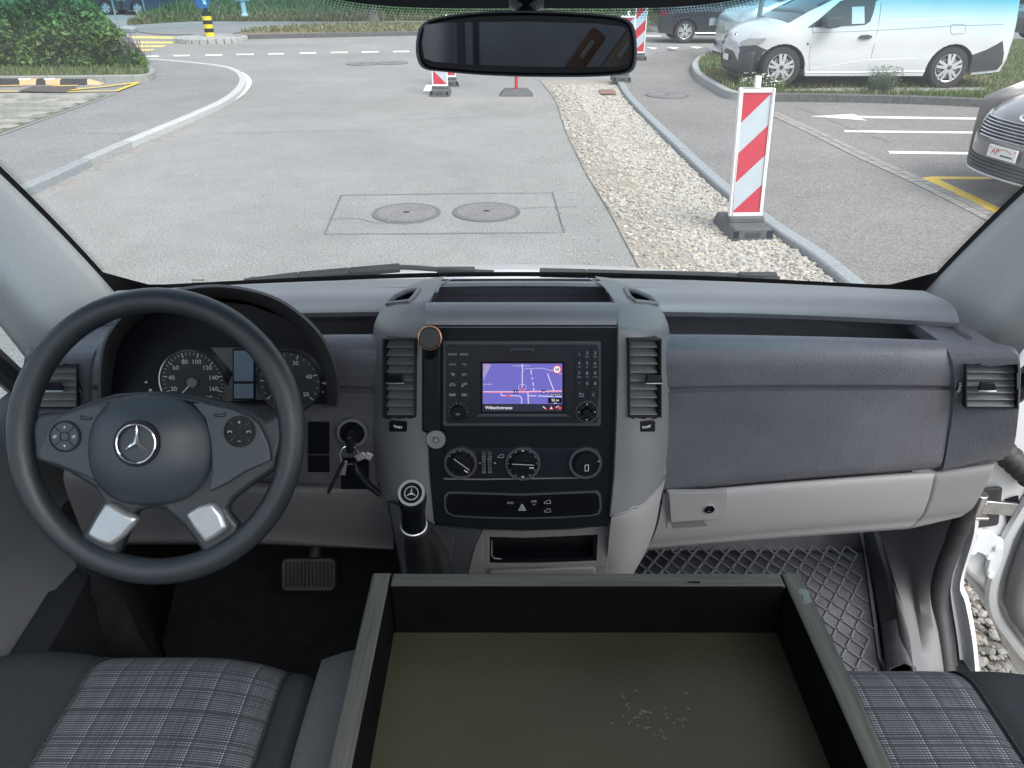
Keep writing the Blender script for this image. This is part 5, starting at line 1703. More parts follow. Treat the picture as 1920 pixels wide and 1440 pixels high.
mb.build('mirror_glass', ['mirrorglass', 'black'], mr, merge=False, fix=False, smooth=0)
mb = MB()
top = P(985, -30, y=0.985)
mb.tube([MPL.hit(985, 40, -0.03), P(985, 5, y=0.985), P(985, -40, y=1.0)], [.012, .010, .016], 12)
mb.tube([P(963, -10, y=0.985), P(963, 8, y=0.975), P(975, 16, y=0.965)], .006, 8, 1)
mb.tube([P(1011, -10, y=0.985), P(1011, 8, y=0.975), P(998, 16, y=0.965)], .006, 8, 1)
mb.build('stem', ['black', 'slat'], mr)

# ================================================================ LOAD BEHIND THE SEATS, SEEN IN THE MIRROR
CB = [mat('brown tool case', (0.30, 0.15, 0.085), 0.45, var=.2, vscale=8), mat('tan bin', (0.42, 0.33, 0.23), 0.5, var=.15, vscale=8)]
rk = thing('storage_rack', (0.27, -2.3, FZ), 'metal storage rack in the cargo space reflected in the rear view mirror', 'rack')
for z in (1.58, 1.94):
    mb = MB(); mb.box((0.27, -2.35, z), (1.66, 0.5, 0.03)); mb.build('shelf', ['blackmatte'], rk, bevel=.003)
for x in (-0.62, 1.0):
    for y in (-2.12, -2.58):
        mb = MB(); mb.box((x, y, 1.35), (0.035, 0.035, 1.4)); mb.build('post', ['kick'], rk)
k = 0
for z in (1.58,):
    for x in (-0.02, 0.16, 0.34, 0.52, 0.70):
        t_ = thing('tool_case', (x, -2.3, z + 0.015), ('tan' if k % 2 else 'brown') + ' slanted tool case on the storage rack reflected in the mirror', 'tool case', 'tool cases on the storage rack')
        mb = MB(); mb.box((x, -2.3, z + 0.145), (0.085, 0.36, 0.25), Matrix.Rotation(.62, 3, 'Y')); mb.build('case_body', [CB[k % 2]], t_, bevel=.015)
        mb = MB(); mb.box((x + .02, -2.11, z + 0.17), (0.02, 0.02, 0.09), Matrix.Rotation(.62, 3, 'Y')); mb.build('handle', ['chrome'], t_, bevel=.004)
        k += 1
# ================================================================ STREET: GROUND SHEETS
def asphalt(name, c, speck=0.85, warm=0.0, s1=60.0):
    m, t, b = new_mat(name)
    tc = N(t, 'ShaderNodeTexCoord')
    def nz(scale, det, rough=.6):
        n = N(t, 'ShaderNodeTexNoise', Scale=scale, Detail=det, Roughness=rough); t.links.new(tc.outputs['Object'], n.inputs['Vector']); return n.outputs[0]
    def ramp(src, p0, p1, v0, v1):
        n = N(t, 'ShaderNodeMapRange'); n.inputs[1].default_value, n.inputs[2].default_value = p0, p1
        n.inputs[3].default_value, n.inputs[4].default_value = v0, v1; t.links.new(src, n.inputs[0]); return n.outputs[0]
    def mul(a, b_):
        n = N(t, 'ShaderNodeMath', operation='MULTIPLY'); t.links.new(a, n.inputs[0]); t.links.new(b_, n.inputs[1]); return n.outputs[0]
    f = mul(ramp(nz(s1, 2.0, .8), .32, .68, 1 - speck * .55, 1 + speck * .55), ramp(nz(0.35, 6.0, .7), .3, .7, .80, 1.13))
    f = mul(f, ramp(nz(4.0, 5.0, .7), .3, .7, .93, 1.06))
    vo = N(t, 'ShaderNodeTexVoronoi', Scale=38.0); t.links.new(tc.outputs['Object'], vo.inputs['Vector'])
    f = mul(f, ramp(vo.outputs['Distance'], 0.05, 0.12, 1.35, 1.0))
    f = mul(f, ramp(nz(0.9, 9.0, .8), .56, .74, 1.0, .80))          # old oily stains
    f = mul(f, ramp(nz(1.7, 7.0, .75), .60, .76, 1.0, 1.13))        # dusty patches
    mx = N(t, 'ShaderNodeVectorMath', operation='SCALE'); mx.inputs[0].default_value = c; t.links.new(f, mx.inputs[3])
    t.links.new(mx.outputs[0], b.inputs['Base Color'])
    b.inputs['Roughness'].default_value = 0.85
    bp = N(t, 'ShaderNodeBump', Strength=0.5, Distance=0.004); t.links.new(nz(140.0, 3.0), bp.inputs['Height']); t.links.new(bp.outputs[0], b.inputs['Normal'])
    return m
M['road'] = asphalt('road asphalt', (0.236, 0.234, 0.226))
M['roadpale'] = asphalt('pale patched asphalt', (0.226, 0.226, 0.22))
M['pave'] = asphalt('pavement asphalt', (0.205, 0.205, 0.203), .7)
M['park'] = asphalt('car park asphalt', (0.185, 0.178, 0.17), .9)
M['soil'] = mat('dry verge soil', (0.17, 0.14, 0.09), 0.9, var=.4, vscale=6, bump=.8, bscale=30, bdist=.02)
M['turf'] = mat('short turf', (0.055, 0.095, 0.03), 0.9, var=.5, vscale=4, bump=.8, bscale=60, bdist=.02)
M['granite'] = mat('bluish granite', (0.235, 0.262, 0.272), 0.7, var=.22, vscale=45, bump=.5, bscale=90, bdist=.004)
M['granite_pale'] = mat('pale granite', (0.31, 0.325, 0.32), 0.7, var=.2, vscale=40, bump=.5, bscale=90, bdist=.004)
M['granite_dark'] = mat('dark weathered granite', (0.085, 0.09, 0.09), 0.8, var=.35, vscale=18, bump=.5, bscale=90, bdist=.004)
M['concrete'] = mat('concrete edging', (0.23, 0.25, 0.235), 0.8, var=.2, vscale=12, bump=.4, bscale=120, bdist=.003)
M['linew'] = mat('white road paint', (0.72, 0.72, 0.7), 0.6, var=.12, vscale=30, bump=.3, bscale=200)
M['liney'] = mat('yellow road paint', (0.72, 0.50, 0.03), 0.6, var=.12, vscale=25, bump=.3, bscale=200)
M['liney_old'] = mat('worn yellow paint', (0.60, 0.50, 0.15), 0.65, var=.2, vscale=10)
M['groove'] = mat('dark joint', (0.115, 0.115, 0.116), 0.9)
M['iron'] = mat('cast iron cover', (0.175, 0.17, 0.17), 0.6, var=.2, vscale=25, bump=.8, bscale=70, bdist=.006)
def struct(name, mb, mats, parent=None, **k):
    o = mb.build(name, mats, parent, **k)
    if parent is None: o['kind'] = 'structure'
    return o
ZL, ZR, ZI = 0.075, 0.06, 0.17
GL_, GR_, GI_ = Plane((0, 0, ZL), (0, 0, 1)), Plane((0, 0, ZR), (0, 0, 1)), Plane((0, 0, ZI), (0, 0, 1))
mb = MB()
mb.add([(-250, -60, 0), (250, -60, 0), (250, 300, 0), (-250, 300, 0)], [(0, 1, 2, 3)])
road_o = struct('road', mb, ['road'])
# ---- left pavement with kerb
kin = [(-420, 560), (-160, 436), (7, 362), (73, 333), (197, 278), (290, 240), (393, 197), (433, 173), (448, 153), (444, 139), (430, 130), (400, 123), (350, 117), (287, 112), (200, 109), (60, 105)]
kp = catmull([GL_.hit(u, v) for u, v in kin], 8)
kp = resample(kp, 0.10)
mb = MB()
poly = [p.copy() for p in kp]
far = [Vector((-60, kp[-1].y, ZL)), Vector((-60, kp[0].y - 4, ZL)), Vector((kp[0].x - .2, kp[0].y - 4, ZL))]
ring = poly + far
mb.prism([p - Vector((0, 0, .15)) for p in ring][::-1], ring[::-1])
pave = struct('pavement', mb, ['pave'], smooth=0)
def kerb(name, path, width, top, length, mats, label=None, drop=0.25, gap=0.008, off=0.0, sunk=0.0):
    """a run of kerb stones on the path (its inner edge); each stone a piece of its own"""
    root = bpy.data.objects.new(name, None); COL.objects.link(root); root['kind'] = 'structure'
    root.location = (path[0].x, path[0].y, 0)
    step = (path[1] - path[0]).length
    per = max(2, int(length / 0.10))
    i, k = 0, 0
    while i + 1 < len(path):
        seg = path[i:i + per + 1]
        if len(seg) < 2: break
        rows = []
        for q, p in enumerate(seg):
            a, b_ = seg[max(0, q - 1)], seg[min(len(seg) - 1, q + 1)]
            d = (b_ - a); d.z = 0; d.normalize()
            s_ = Vector((d.y, -d.x, 0))
            p = p.copy()
            if q == 0: p += d * gap / 2
            if q == len(seg) - 1: p -= d * gap / 2
            tz = top + random.uniform(-.003, .003) if q == 0 else tz
            e = .012
            rows.append([Vector((p.x, p.y, top - drop)) + s_ * off, Vector((p.x, p.y, tz - e)) + s_ * off, Vector((p.x, p.y, tz)) + s_ * (off + e), Vector((p.x, p.y, tz)) + s_ * (off + width - e), Vector((p.x, p.y, tz - e)) + s_ * (off + width), Vector((p.x, p.y, top - drop)) + s_ * (off + width)])
        mb = MB(); mb.grid(rows)
        mb.add(rows[0], [tuple(range(6))]); mb.add(rows[-1], [tuple(range(6))])
        mb.build('kerb_stone', [mats[k % len(mats)]], root, smooth=30)
        i += per; k += 1
    return root
M['granite_white'] = mat('whitish granite', (0.42, 0.435, 0.43), 0.7, var=.15, vscale=40, bump=.4, bscale=90, bdist=.004)
near_n = sum(1 for p in kp if p.y < 8.4) // 10
kerb('left_kerb', kp[:-30], 0.125, ZL + 0.012, 1.0, ['granite'] * near_n + ['granite_pale'] + ['granite_white'] * 40)
# flush gutter slabs and the white edge line
gp_ = [p for p in kp if 4.6 < p.y < 10.8]
kerb('gutter', [Vector((p.x, p.y, 0)) for p in gp_], 0.17, 0.006, 0.40, [mat('grey gutter slab', (0.25, 0.245, 0.235), .8, var=.2, vscale=16), mat('pinkish gutter slab', (0.245, 0.23, 0.21), .8, var=.25, vscale=14)], off=0.145)
wl = catmull([GROUND.hit(u, v) for u, v in ((360, 223), (405, 203), (447, 180), (466, 157), (461, 144), (450, 136))], 8)
mb = MB()
rows = []
for q, p in enumerate(wl):
    d = (wl[min(q + 1, len(wl) - 1)] - wl[max(q - 1, 0)]).normalized(); s_ = Vector((d.y, -d.x, 0))
    rows.append([Vector((p.x, p.y, .005)) - s_ * .06, Vector((p.x, p.y, .005)) + s_ * .06])
mb.grid(rows); struct('edge_line', mb, ['linew'])
# ---- right: kerb, car park sheet
kr = [(1150, 128), (1154, 145), (1160, 158), (1172, 178), (1200, 209), (1262, 270), (1345, 348), (1430, 415), (1520, 475), (1590, 533), (1660, 596), (1740, 680)]
krp = catmull([Plane((0, 0, ZR), (0, 0, 1)).hit(u, v) for u, v in kr], 8)
krp.append(krp[-1] + (krp[-1] - krp[-9]) * 6)
krp = resample(krp, 0.10)
kerb('right_kerb', krp[::-1], 0.125, ZR + 0.012, 1.0, ['granite', 'granite', 'granite'])
mb = MB()
ring = [p + Vector((0.02, 0, 0)) for p in krp[::-1]] + [GR_.hit(1185, 112), GR_.hit(1230, 98), GR_.hit(1330, 88), GR_.hit(1500, 84), Vector((60, 26, ZR)), Vector((60, krp[-1].y, ZR))]
mb.prism([p - Vector((0, 0, .12)) for p in ring], ring)
park = struct('car_park', mb, ['park'], smooth=0)

def poly_line(name, pl, pts, w, h, matn, parent=None):
    """flat painted line, w metres wide"""
    mb = MB()
    q = [pl.hit(u, v, h) for u, v in pts]
    rows = []
    for i, p in enumerate(q):
        d = (q[min(i + 1, len(q) - 1)] - q[max(i - 1, 0)]).normalized(); s_ = Vector((d.y, -d.x, 0))
        rows.append([p - s_ * w / 2, p + s_ * w / 2])
    mb.grid(rows)
    return struct(name, mb, [matn], parent)
def patch(name, pl, pts, h, matn, parent=None):
    mb = MB(); mb.sheet(pl, pts, h); return struct(name, mb, [matn], parent)
patch('white_arrow_marking', GR_, [(1518, 218.5), (1600, 214), (1609, 217.6), (1850, 221.5), (1850, 225), (1612, 221.8), (1626, 226.5)], .004, 'linew')
patch('parking_line', GR_, [(1582, 244.6), (1835, 247.4), (1835, 251), (1584, 248.4)], .004, 'linew')
patch('parking_line', GR_, [(1665, 283.5), (1824, 286), (1824, 290.6), (1668, 288.6)], .004, 'linew')
patch('yellow_parking_line', GR_, [(1722, 335), (1748, 331.4), (1870, 332.5), (1870, 337.4), (1760, 336.8), (1895, 400), (1886, 409), (1738, 340)], .004, 'liney')
# row of small setts across the car park entrance
sett_r = bpy.data.objects.new('sett_row', None); COL.objects.link(sett_r); sett_r['kind'] = 'structure'
sp_ = resample(catmull([GR_.hit(u, v) for u, v in ((1450, 213), (1530, 250), (1613, 291), (1713, 336), (1790, 373), (1863, 410), (1960, 458))], 12), 0.115)
SM = [mat('grey sett', (0.27, 0.262, 0.245), .8, var=.2, vscale=60, bump=.5, bscale=120), mat('brown sett', (0.255, 0.235, 0.21), .8, var=.2, vscale=60, bump=.5, bscale=120)]
for i, p in enumerate(sp_[:-1]):
    d = (sp_[i + 1] - p).normalized(); s_ = Vector((d.y, -d.x, 0))
    for j in (-0.5, 0.5):
        mb = MB(); c = p + s_ * (j * .105) + d * random.uniform(-.01, .01)
        mb.box((c.x, c.y, ZR - 0.017 + random.uniform(-.002, .002)), (.10 + random.uniform(-.008, .006), .092, .05), Matrix.Rotation(atan2(d.y, d.x), 3, 'Z'))
        mb.build('sett', [SM[(i + int(j + 1)) % 3 % 2]], sett_r, smooth=0)
mb = MB()
# dark bed under the setts
rows = []
for i, p in enumerate(sp_):
    d = (sp_[min(i + 1, len(sp_) - 1)] - sp_[max(i - 1, 0)]).normalized(); s_ = Vector((d.y, -d.x, 0))
    rows.append([Vector((p.x, p.y, ZR + .004)) - s_ * .10, Vector((p.x, p.y, ZR + .004)) + s_ * .10])
mb.grid(rows); mb.build('sett_bed', ['groove'], sett_r)
# ---- far road markings
for u0, u1, v in ((265, 298, 106), (325, 356, 104.8), (385, 417, 103.6), (443, 476, 102.5), (503, 533, 101.4), (562, 593, 100), (620, 652, 98.8), (678, 710, 97.8), (737, 768, 97)):
    patch('centre_dash', GROUND, [(u0, v - 1.2), (u1, v - 1.6), (u1, v + .8), (u0, v + 1.2)], .005, 'linew')
for pts in ([(140, 66), (345, 69.3), (336, 73.2), (140, 71)], [(140, 77.2), (334, 78.4), (322, 82), (140, 82)], [(140, 84.7), (313, 85.3), (304, 88.8), (140, 89)], [(140, 91.7), (292, 92.3), (280, 96), (140, 96)], [(140, 100), (269, 100.4), (256, 104.3), (140, 104)]):
    patch('crossing_stripe', GROUND, pts, .005, 'liney_old')
for pts in ([(1210, 88.5), (1234, 90), (1226, 93)], [(1250, 88), (1274, 89.5), (1264, 92.6)], [(1292, 87.2), (1318, 88.6), (1306, 91.6)], [(1334, 86.6), (1354, 87.4), (1350, 91)], [(1200, 66.5), (1240, 67), (1240, 69), (1200, 68.6)]):
    patch('give_way_marking', GR_ if pts[0][1] > 80 and pts[0][0] > 1230 else GROUND, pts, .006, 'linew')
patch('road_marking', GROUND, [(793, 172.5), (799, 160), (812, 160), (812, 164), (826, 160), (826, 172.5)], .009, 'linew')
# joint lines sawn in the road, patch edges
for pts, w in (([(640, 367), (840, 364), (1036, 362.5), (1058, 437), (800, 439), (609, 440), (640, 367)], .014), ([(978, 391), (1082, 388)], .009), ([(611, 412), (670, 410), (700, 418), (760, 421), (800, 417)], .009), ([(1012, 150), (1042, 190), (1062, 250), (1098, 325), (1144, 400), (1199, 505)], .008)):
    poly_line('road_joint', GROUND, pts, w, .008, 'groove')
for pts, pl in (([(120, 249), (240, 252), (330, 257)], GL_), ([(400, 252), (560, 247), (700, 244)], GROUND), ([(740, 226), (860, 222), (1010, 212)], GROUND), ([(1610, 160 + 36), (1690, 212)], GR_), ([(1490, 200), (1540, 218), (1590, 240), (1670, 268)], GR_)):
    poly_line('asphalt_seam', pl, pts, .010, .0075, 'groove')

# ---- manhole covers
def manhole(u, v, pl, r, label, dark=False):
    c = pl.hit(u, v, .0)
    t_ = thing('manhole_cover', c, label, 'manhole cover')
    mb = MB()
    mb.ring(c, (0, 0, 1), r * .93, r * 1.07, -.03, .010, 0, 48)
    mb.build('frame', ['groove'], t_)
    mb = MB()
    mb.disc(c, (0, 0, 1), r * .925, -.03, .011, 0, 48)
    for k in range(5):
        rr = r * (.18 + k * .16)
        mb.ring(c, (0, 0, 1), rr, rr + .018, .011, .0135, 0, 40)
    mb.build('lid', ['iron'], t_, smooth=30)
    mb = MB(); mb.box(c + Vector((0, 0, .0135)), (.05, .03, .004)); mb.build('lift_hole', ['void'], t_)
manhole(762, 400, GROUND, 0.285, 'round iron manhole cover, the left one of the sawn rectangle in the road')
manhole(912, 398, GROUND, 0.285, 'round iron manhole cover nearer the gravel in the sawn rectangle')
manhole(1251, 179, GR_, 0.34, 'dark manhole cover on the asphalt beside the right kerb')
manhole(680, 120, GROUND, 0.36, 'far manhole cover on the road, left of a pair before the dashed line')
manhole(735, 118.5, GROUND, 0.36, 'far manhole cover on the road, nearer the mirror')

# ---- gravel
gl_l = [(1012, 150), (1042, 190), (1062, 250), (1098, 325), (1144, 400), (1199, 505), (1230, 570)]
Lq = [GROUND.hit(u, v) for u, v in gl_l]; Lq.append(Lq[-1] + (Lq[-1] - Lq[-2]) * 1.0); Lq.append(Vector((0.9, 2.2, 0))); Lq.append(Vector((0.75, -2, 0)))
Rq = [Vector((p.x - .01, p.y, 0)) for p in krp]
def xat(path, y):
    for a, b_ in zip(path, path[1:]):
        if (a.y - y) * (b_.y - y) <= 0 and abs(a.y - b_.y) > 1e-9:
            return a.x + (b_.x - a.x) * (y - a.y) / (b_.y - a.y)
    return None
m, t, b = new_mat('gravel stones')
gi = N(t, 'ShaderNodeNewGeometry'); rp = N(t, 'ShaderNodeValToRGB')
e = rp.color_ramp.elements; e[0].position, e[0].color = 0, (0.19, 0.18, 0.16, 1); e[1].position, e[1].color = 1, (0.47, 0.45, 0.41, 1)
for p_, c_ in ((.2, (0.29, 0.28, 0.26)), (.42, (0.37, 0.345, 0.29)), (.6, (0.33, 0.325, 0.31)), (.8, (0.44, 0.42, 0.37)), (.93, (0.40, 0.34, 0.25))):
    q = e.new(p_); q.color = (*c_, 1)
t.links.new(gi.outputs['Random Per Island'], rp.inputs[0]); t.links.new(rp.outputs[0], b.inputs['Base Color']); b.inputs['Roughness'].default_value = .75
M['stones'] = m
M['gravelbed'] = mat('sandy gravel bed', (0.29, 0.265, 0.215), .9, var=.35, vscale=30, bump=1.0, bscale=80, bdist=.01)
mb = MB()
rows = []
ys = [-2 + 0.35 * i for i in range(70)]
for y in ys:
    xl, xr = xat(Lq, y), xat(Rq, y)
    if xl is None: continue
    if xr is None: xr = 2.4
    rows.append([Vector((lerp(xl, xr, j / 6), y, (.009 + .008 * sin(pi * j / 6)) if y > 3.2 else .004)) for j in range(7)])
mb.grid(rows)
struct('gravel_bed', mb, ['gravelbed'])
ico = []
_b = bmesh.new(); bmesh.ops.create_icosphere(_b, subdivisions=1, radius=1.0)
icov = [v_.co.copy() for v_ in _b.verts]; icof = [tuple(v_.index for v_ in f_.verts) for f_ in _b.faces]; _b.free()
mb = MB()
rg = random.Random(11)
def stone(x, y, r):
    sx, sy, sz = r * rg.uniform(.8, 1.35), r * rg.uniform(.7, 1.1), r * rg.uniform(.45, .75)
    a = rg.uniform(0, 6.28); ca, sa = cos(a), sin(a)
    o = len(mb.v)
    z0 = .012 + sz * rg.uniform(.1, .75)
    for q in icov:
        k = rg.uniform(.82, 1.15)
        X, Y, Z = q.x * sx * k, q.y * sy * k, q.z * sz * k
        mb.v.append((x + X * ca - Y * sa, y + X * sa + Y * ca, z0 + Z))
    mb.f += [(f[0] + o, f[1] + o, f[2] + o) for f in icof]
cnt = 0
while cnt < 34000:
    y = 0.8 + 14.2 * rg.random() ** 1.75
    xl, xr = xat(Lq, y), xat(Rq, y)
    if xl is None: continue
    if xr is None: xr = 2.45
    x = rg.uniform(xl + .01, xr - .01)
    w = (x - xl) / (xr - xl)
    if y < 3.2: continue
    n_ = noise.noise(Vector((x * 1.1, y * .8, 3.0)))
    if w < 0.34 and y > 3 and rg.random() < 0.80 - 0.9 * max(0, -n_): continue
    if n_ > .25 and rg.random() < .5: continue
    stone(x, y, rg.choice((.006, .008, .010, .012, .014, .019)) * (1 + .03 * y)); cnt += 1
for k in range(9500):
    stone(rg.uniform(.95, 2.3), rg.uniform(.9, 2.7), rg.choice((.007, .009, .011, .013, .017)))
mb.m = [0] * len(mb.f); mb.flat = [False] * len(mb.f)
o = mb.build('gravel', ['stones'], None, merge=False, fix=False, smooth=0); o['kind'] = 'stuff'
# loose stones scattered on the asphalt
mb = MB()
for k in range(240):
    y = rg.uniform(3.4, 13); xl = xat(Lq, y)
    stone(xl - abs(rg.gauss(0, .35)) - .02, y, rg.uniform(.005, .011))
for k in range(60):
    p = GROUND.hit(rg.uniform(150, 1100), rg.uniform(160, 510)); stone(p.x, p.y, rg.uniform(.005, .01))
mb.m = [0] * len(mb.f); mb.flat = [False] * len(mb.f)
o = mb.build('loose_gravel', ['stones'], None, merge=False, fix=False, smooth=0); o['kind'] = 'stuff'
patch('drain_grate', GROUND, [(1122, 173), (1150, 173), (1156, 182), (1127, 182)], .05, mat('rusty grate', (0.2, 0.11, 0.08), .8, var=.3, vscale=30))

# ---- paved bay on the left: individual pavers
bay = bpy.data.objects.new('paved_bay', None); COL.objects.link(bay); bay['kind'] = 'structure'
PM = [mat('grey paver', (0.24, 0.235, 0.22), .85, var=.2, vscale=20, bump=.4, bscale=150), mat('pale paver', (0.29, 0.28, 0.255), .85, var=.2, vscale=20, bump=.4, bscale=150), mat('mossy paver', (0.185, 0.195, 0.16), .85, var=.3, vscale=20, bump=.4, bscale=150)]
meshes = []
for q in PM:
    mb = MB(); mb.box((0, 0, 0), (.212, .20, .05)); o = mb.build('paver', [q], bay, bevel=.006, seg=1, smooth=0); meshes.append(o)
c0, c1, c2, c3 = GL_.hit(-60, 176), GL_.hit(212, 177), GL_.hit(0, 251), GL_.hit(-60, 262)
n_p = 0
first = list(meshes)
yy = c0.y
row = 0
while n_p < 300:
    yy = c0.y - .1 - row * .212
    if yy < c2.y - .4: break
    tt = (yy - c2.y) / (c1.y - c2.y)
    xr = lerp(c2.x, c1.x, tt) - .05
    xl = -0.72 * (yy / 1.02)
    k = 0
    while True:
        x = xr - .11 - k * .224 - (row % 2) * .112
        if x < xl - .2 or n_p >= 300: break
        src = rg.choice(meshes)
        o = first.pop() if first else src.copy()
        if o.name not in COL.objects: COL.objects.link(o)
        o.parent = bay; o.location = (x, yy, ZL - .012 + rg.uniform(-.002, .004)); o.rotation_euler = (rg.uniform(-.012, .012), rg.uniform(-.012, .012), rg.uniform(-.02, .02))
        n_p += 1; k += 1
    row += 1
mb = MB(); mb.sheet(GL_, [(-120, 175), (216, 176), (-4, 255), (-120, 300)], .004); mb.build('bay_bed', [mat('joint sand', (0.10, 0.105, 0.07), .9, var=.3, vscale=10)], bay)
poly_line('bay_edge', GL_, [(216, 176), (150, 200), (-6, 256)], .05, .008, 'concrete')
# yellow bay lines, dark plate
for pts in ([(-60, 164.5), (47, 161.6)], [(-60, 174), (47, 173)], [(122, 173.6), (219, 172.6), (258, 157.5)], [(128, 171), (200, 164), (262, 156)], [(100, 163), (146, 162)]):
    poly_line('yellow_bay_line', GL_, pts, .09, .022, 'liney')
patch('steel_plate', GL_, [(34, 174), (62, 164), (146, 165), (121, 176)], .026, mat('brown steel plate', (0.085, 0.07, 0.065), .6, var=.2, vscale=20))
# rubber wheel stop
ws_ = thing('wheel_stop', GL_.hit(90, 156), 'black and orange rubber wheel stop strip in front of the hedge bed', 'wheel stop')
ORG = mat('orange reflector rubber', (0.62, 0.36, 0.19), .6, var=.15, vscale=20)
for u0, u1, o_ in ((-80, -42, 0), (-41, -3, 0), (-2, 35, 0), (36, 67, 1), (68, 84, 0), (85, 112, 1), (113, 138, 0), (139, 162, 0), (163, 188, 1)):
    mb = MB()
    a, b_ = GL_.hit(u0, 159.5), GL_.hit(u1, 159.5)
    k = 1 if u1 < 185 else .25
    prof = [(0, 0), (.04, .085), (.09, .10), (.14, .085), (.19, 0)]
    mb.prism([Vector((a.x, a.y + dy, ZL + dz)) for dy, dz in prof], [Vector((b_.x, b_.y + dy, ZL + dz * k)) for dy, dz in prof])
    sg = mb.build('segment', [ORG if o_ else 'seal'], ws_, bevel=.008)
    if o_ and u1 < 180:
        for q in range(3):
            mb = MB(); uu = lerp(u0, u1, (q + 1) / 4)
            c = GL_.hit(uu, 158)
            mb.box((c.x, a.y + .06, ZL + .094), (.05, .05, .012), Matrix.Rotation(.4, 3, 'X'))
            mb.build('reflector', ['linew'], sg, bevel=.002)
# ================================================================ HEDGE, GRASS, TREES
def leafmat(name, c1, c2, c3, transl=0.25):
    m, t, b = new_mat(name)
    gi = N(t, 'ShaderNodeNewGeometry'); rp = N(t, 'ShaderNodeValToRGB')
    e = rp.color_ramp.elements; e[0].position, e[0].color = .0, (*c1, 1); e[1].position, e[1].color = 1, (*c3, 1)
    q = e.new(.55); q.color = (*c2, 1)
    t.links.new(gi.outputs['Random Per Island'], rp.inputs[0]); t.links.new(rp.outputs[0], b.inputs['Base Color'])
    b.inputs['Roughness'].default_value = .5
    out = t.nodes['Material Output']
    tl = N(t, 'ShaderNodeBsdfTranslucent'); t.links.new(rp.outputs[0], tl.inputs[0])
    mx = N(t, 'ShaderNodeMixShader'); mx.inputs[0].default_value = transl
    t.links.new(b.outputs[0], mx.inputs[1]); t.links.new(tl.outputs[0], mx.inputs[2]); t.links.new(mx.outputs[0], out.inputs[0])
    return m
M['leaf'] = leafmat('hedge leaves', (0.032, 0.08, 0.02), (0.075, 0.16, 0.035), (0.17, 0.28, 0.06))
M['leafdark'] = leafmat('dark leaves', (0.016, 0.04, 0.02), (0.03, 0.07, 0.035), (0.05, 0.10, 0.04))
M['grass'] = leafmat('grass blades', (0.06, 0.12, 0.03), (0.10, 0.17, 0.045), (0.21, 0.22, 0.09), .3)
M['grassdry'] = leafmat('dry grass', (0.10, 0.13, 0.045), (0.20, 0.19, 0.09), (0.34, 0.28, 0.15), .3)
M['bark'] = mat('bark', (0.11, 0.09, 0.07), .9, var=.3, vscale=12, bump=.8, bscale=30, bdist=.02)
rl = random.Random(5)
def leaf(mb, c, r, up=.3):
    n_ = Vector((rl.gauss(0, 1), rl.gauss(0, 1) - .3, rl.gauss(0, 1) + up)).normalized()
    a = n_.orthogonal().normalized(); a = Matrix.Rotation(rl.uniform(0, 6.28), 3, n_) @ a; b_ = n_.cross(a)
    o = len(mb.v)
    mb.v += [tuple(c - a * r), tuple(c - a * r * .1 + b_ * r * .5 - n_ * r * .12), tuple(c + a * r), tuple(c - a * r * .1 - b_ * r * .5 - n_ * r * .12)]
    mb.f += [(o, o + 1, o + 2), (o, o + 2, o + 3)]
def finish(mb): mb.m = [0] * len(mb.f); mb.flat = [False] * len(mb.f)
def hedge_h(x):
    pts = [(-30, 2.1), (-12, 2.0), (-10.2, 1.9), (-9.2, 1.6), (-8.5, 1.18), (-7.95, .56), (-7.7, .22), (-7.55, .02)]
    for (a, ha), (b_, hb) in zip(pts, pts[1:]):
        if a <= x <= b_: return lerp(ha, hb, (x - a) / (b_ - a))
    return 0
hd = thing('hedge', (-10, 17.2, ZI), 'tall dense green hedge filling the kerbed bed on the left', 'hedge')
mb = MB()
BX0 = -16.5
n_ = 0
while n_ < 30000:
    x = rl.uniform(BX0, -7.55); w = rl.random()
    H = hedge_h(x)
    if H < .05: continue
    lump = 1 + .18 * noise.noise(Vector((x * 1.6, 0, 1))) + .08 * noise.noise(Vector((x * 5, 3, 1)))
    H *= lump
    # front face, top or inside of the hedge
    kind = rl.random()
    if kind < .62:
        z = rl.uniform(.05, 1) * H; dep = .25 * noise.noise(Vector((x * 2.2, z * 2.2, 0))) + .12 * noise.noise(Vector((x * 6, z * 6, 4)))
        y = 16.5 + dep + max(0, z - H * .75) * .8 + rl.random() * .16
    elif kind < .9:
        z = H * rl.uniform(.9, 1.04); y = rl.uniform(16.7, 18.4)
    else:
        z = rl.uniform(.05, .9) * H; y = rl.uniform(16.8, 18.2)
    leaf(mb, Vector((x * y / 16.7, y, ZI + z)), rl.uniform(.04, .085)); n_ += 1
finish(mb)
mb.build('crown', ['leaf'], hd, merge=False, fix=False, smooth=0)
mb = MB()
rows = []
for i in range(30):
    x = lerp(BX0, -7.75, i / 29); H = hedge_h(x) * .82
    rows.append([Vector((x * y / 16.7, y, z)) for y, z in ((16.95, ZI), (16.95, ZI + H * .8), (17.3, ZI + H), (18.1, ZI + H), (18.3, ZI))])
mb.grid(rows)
mb.build('inner_twigs', [mat('hedge inside', (0.02, 0.03, 0.014), .95, var=.4, vscale=8)], hd)
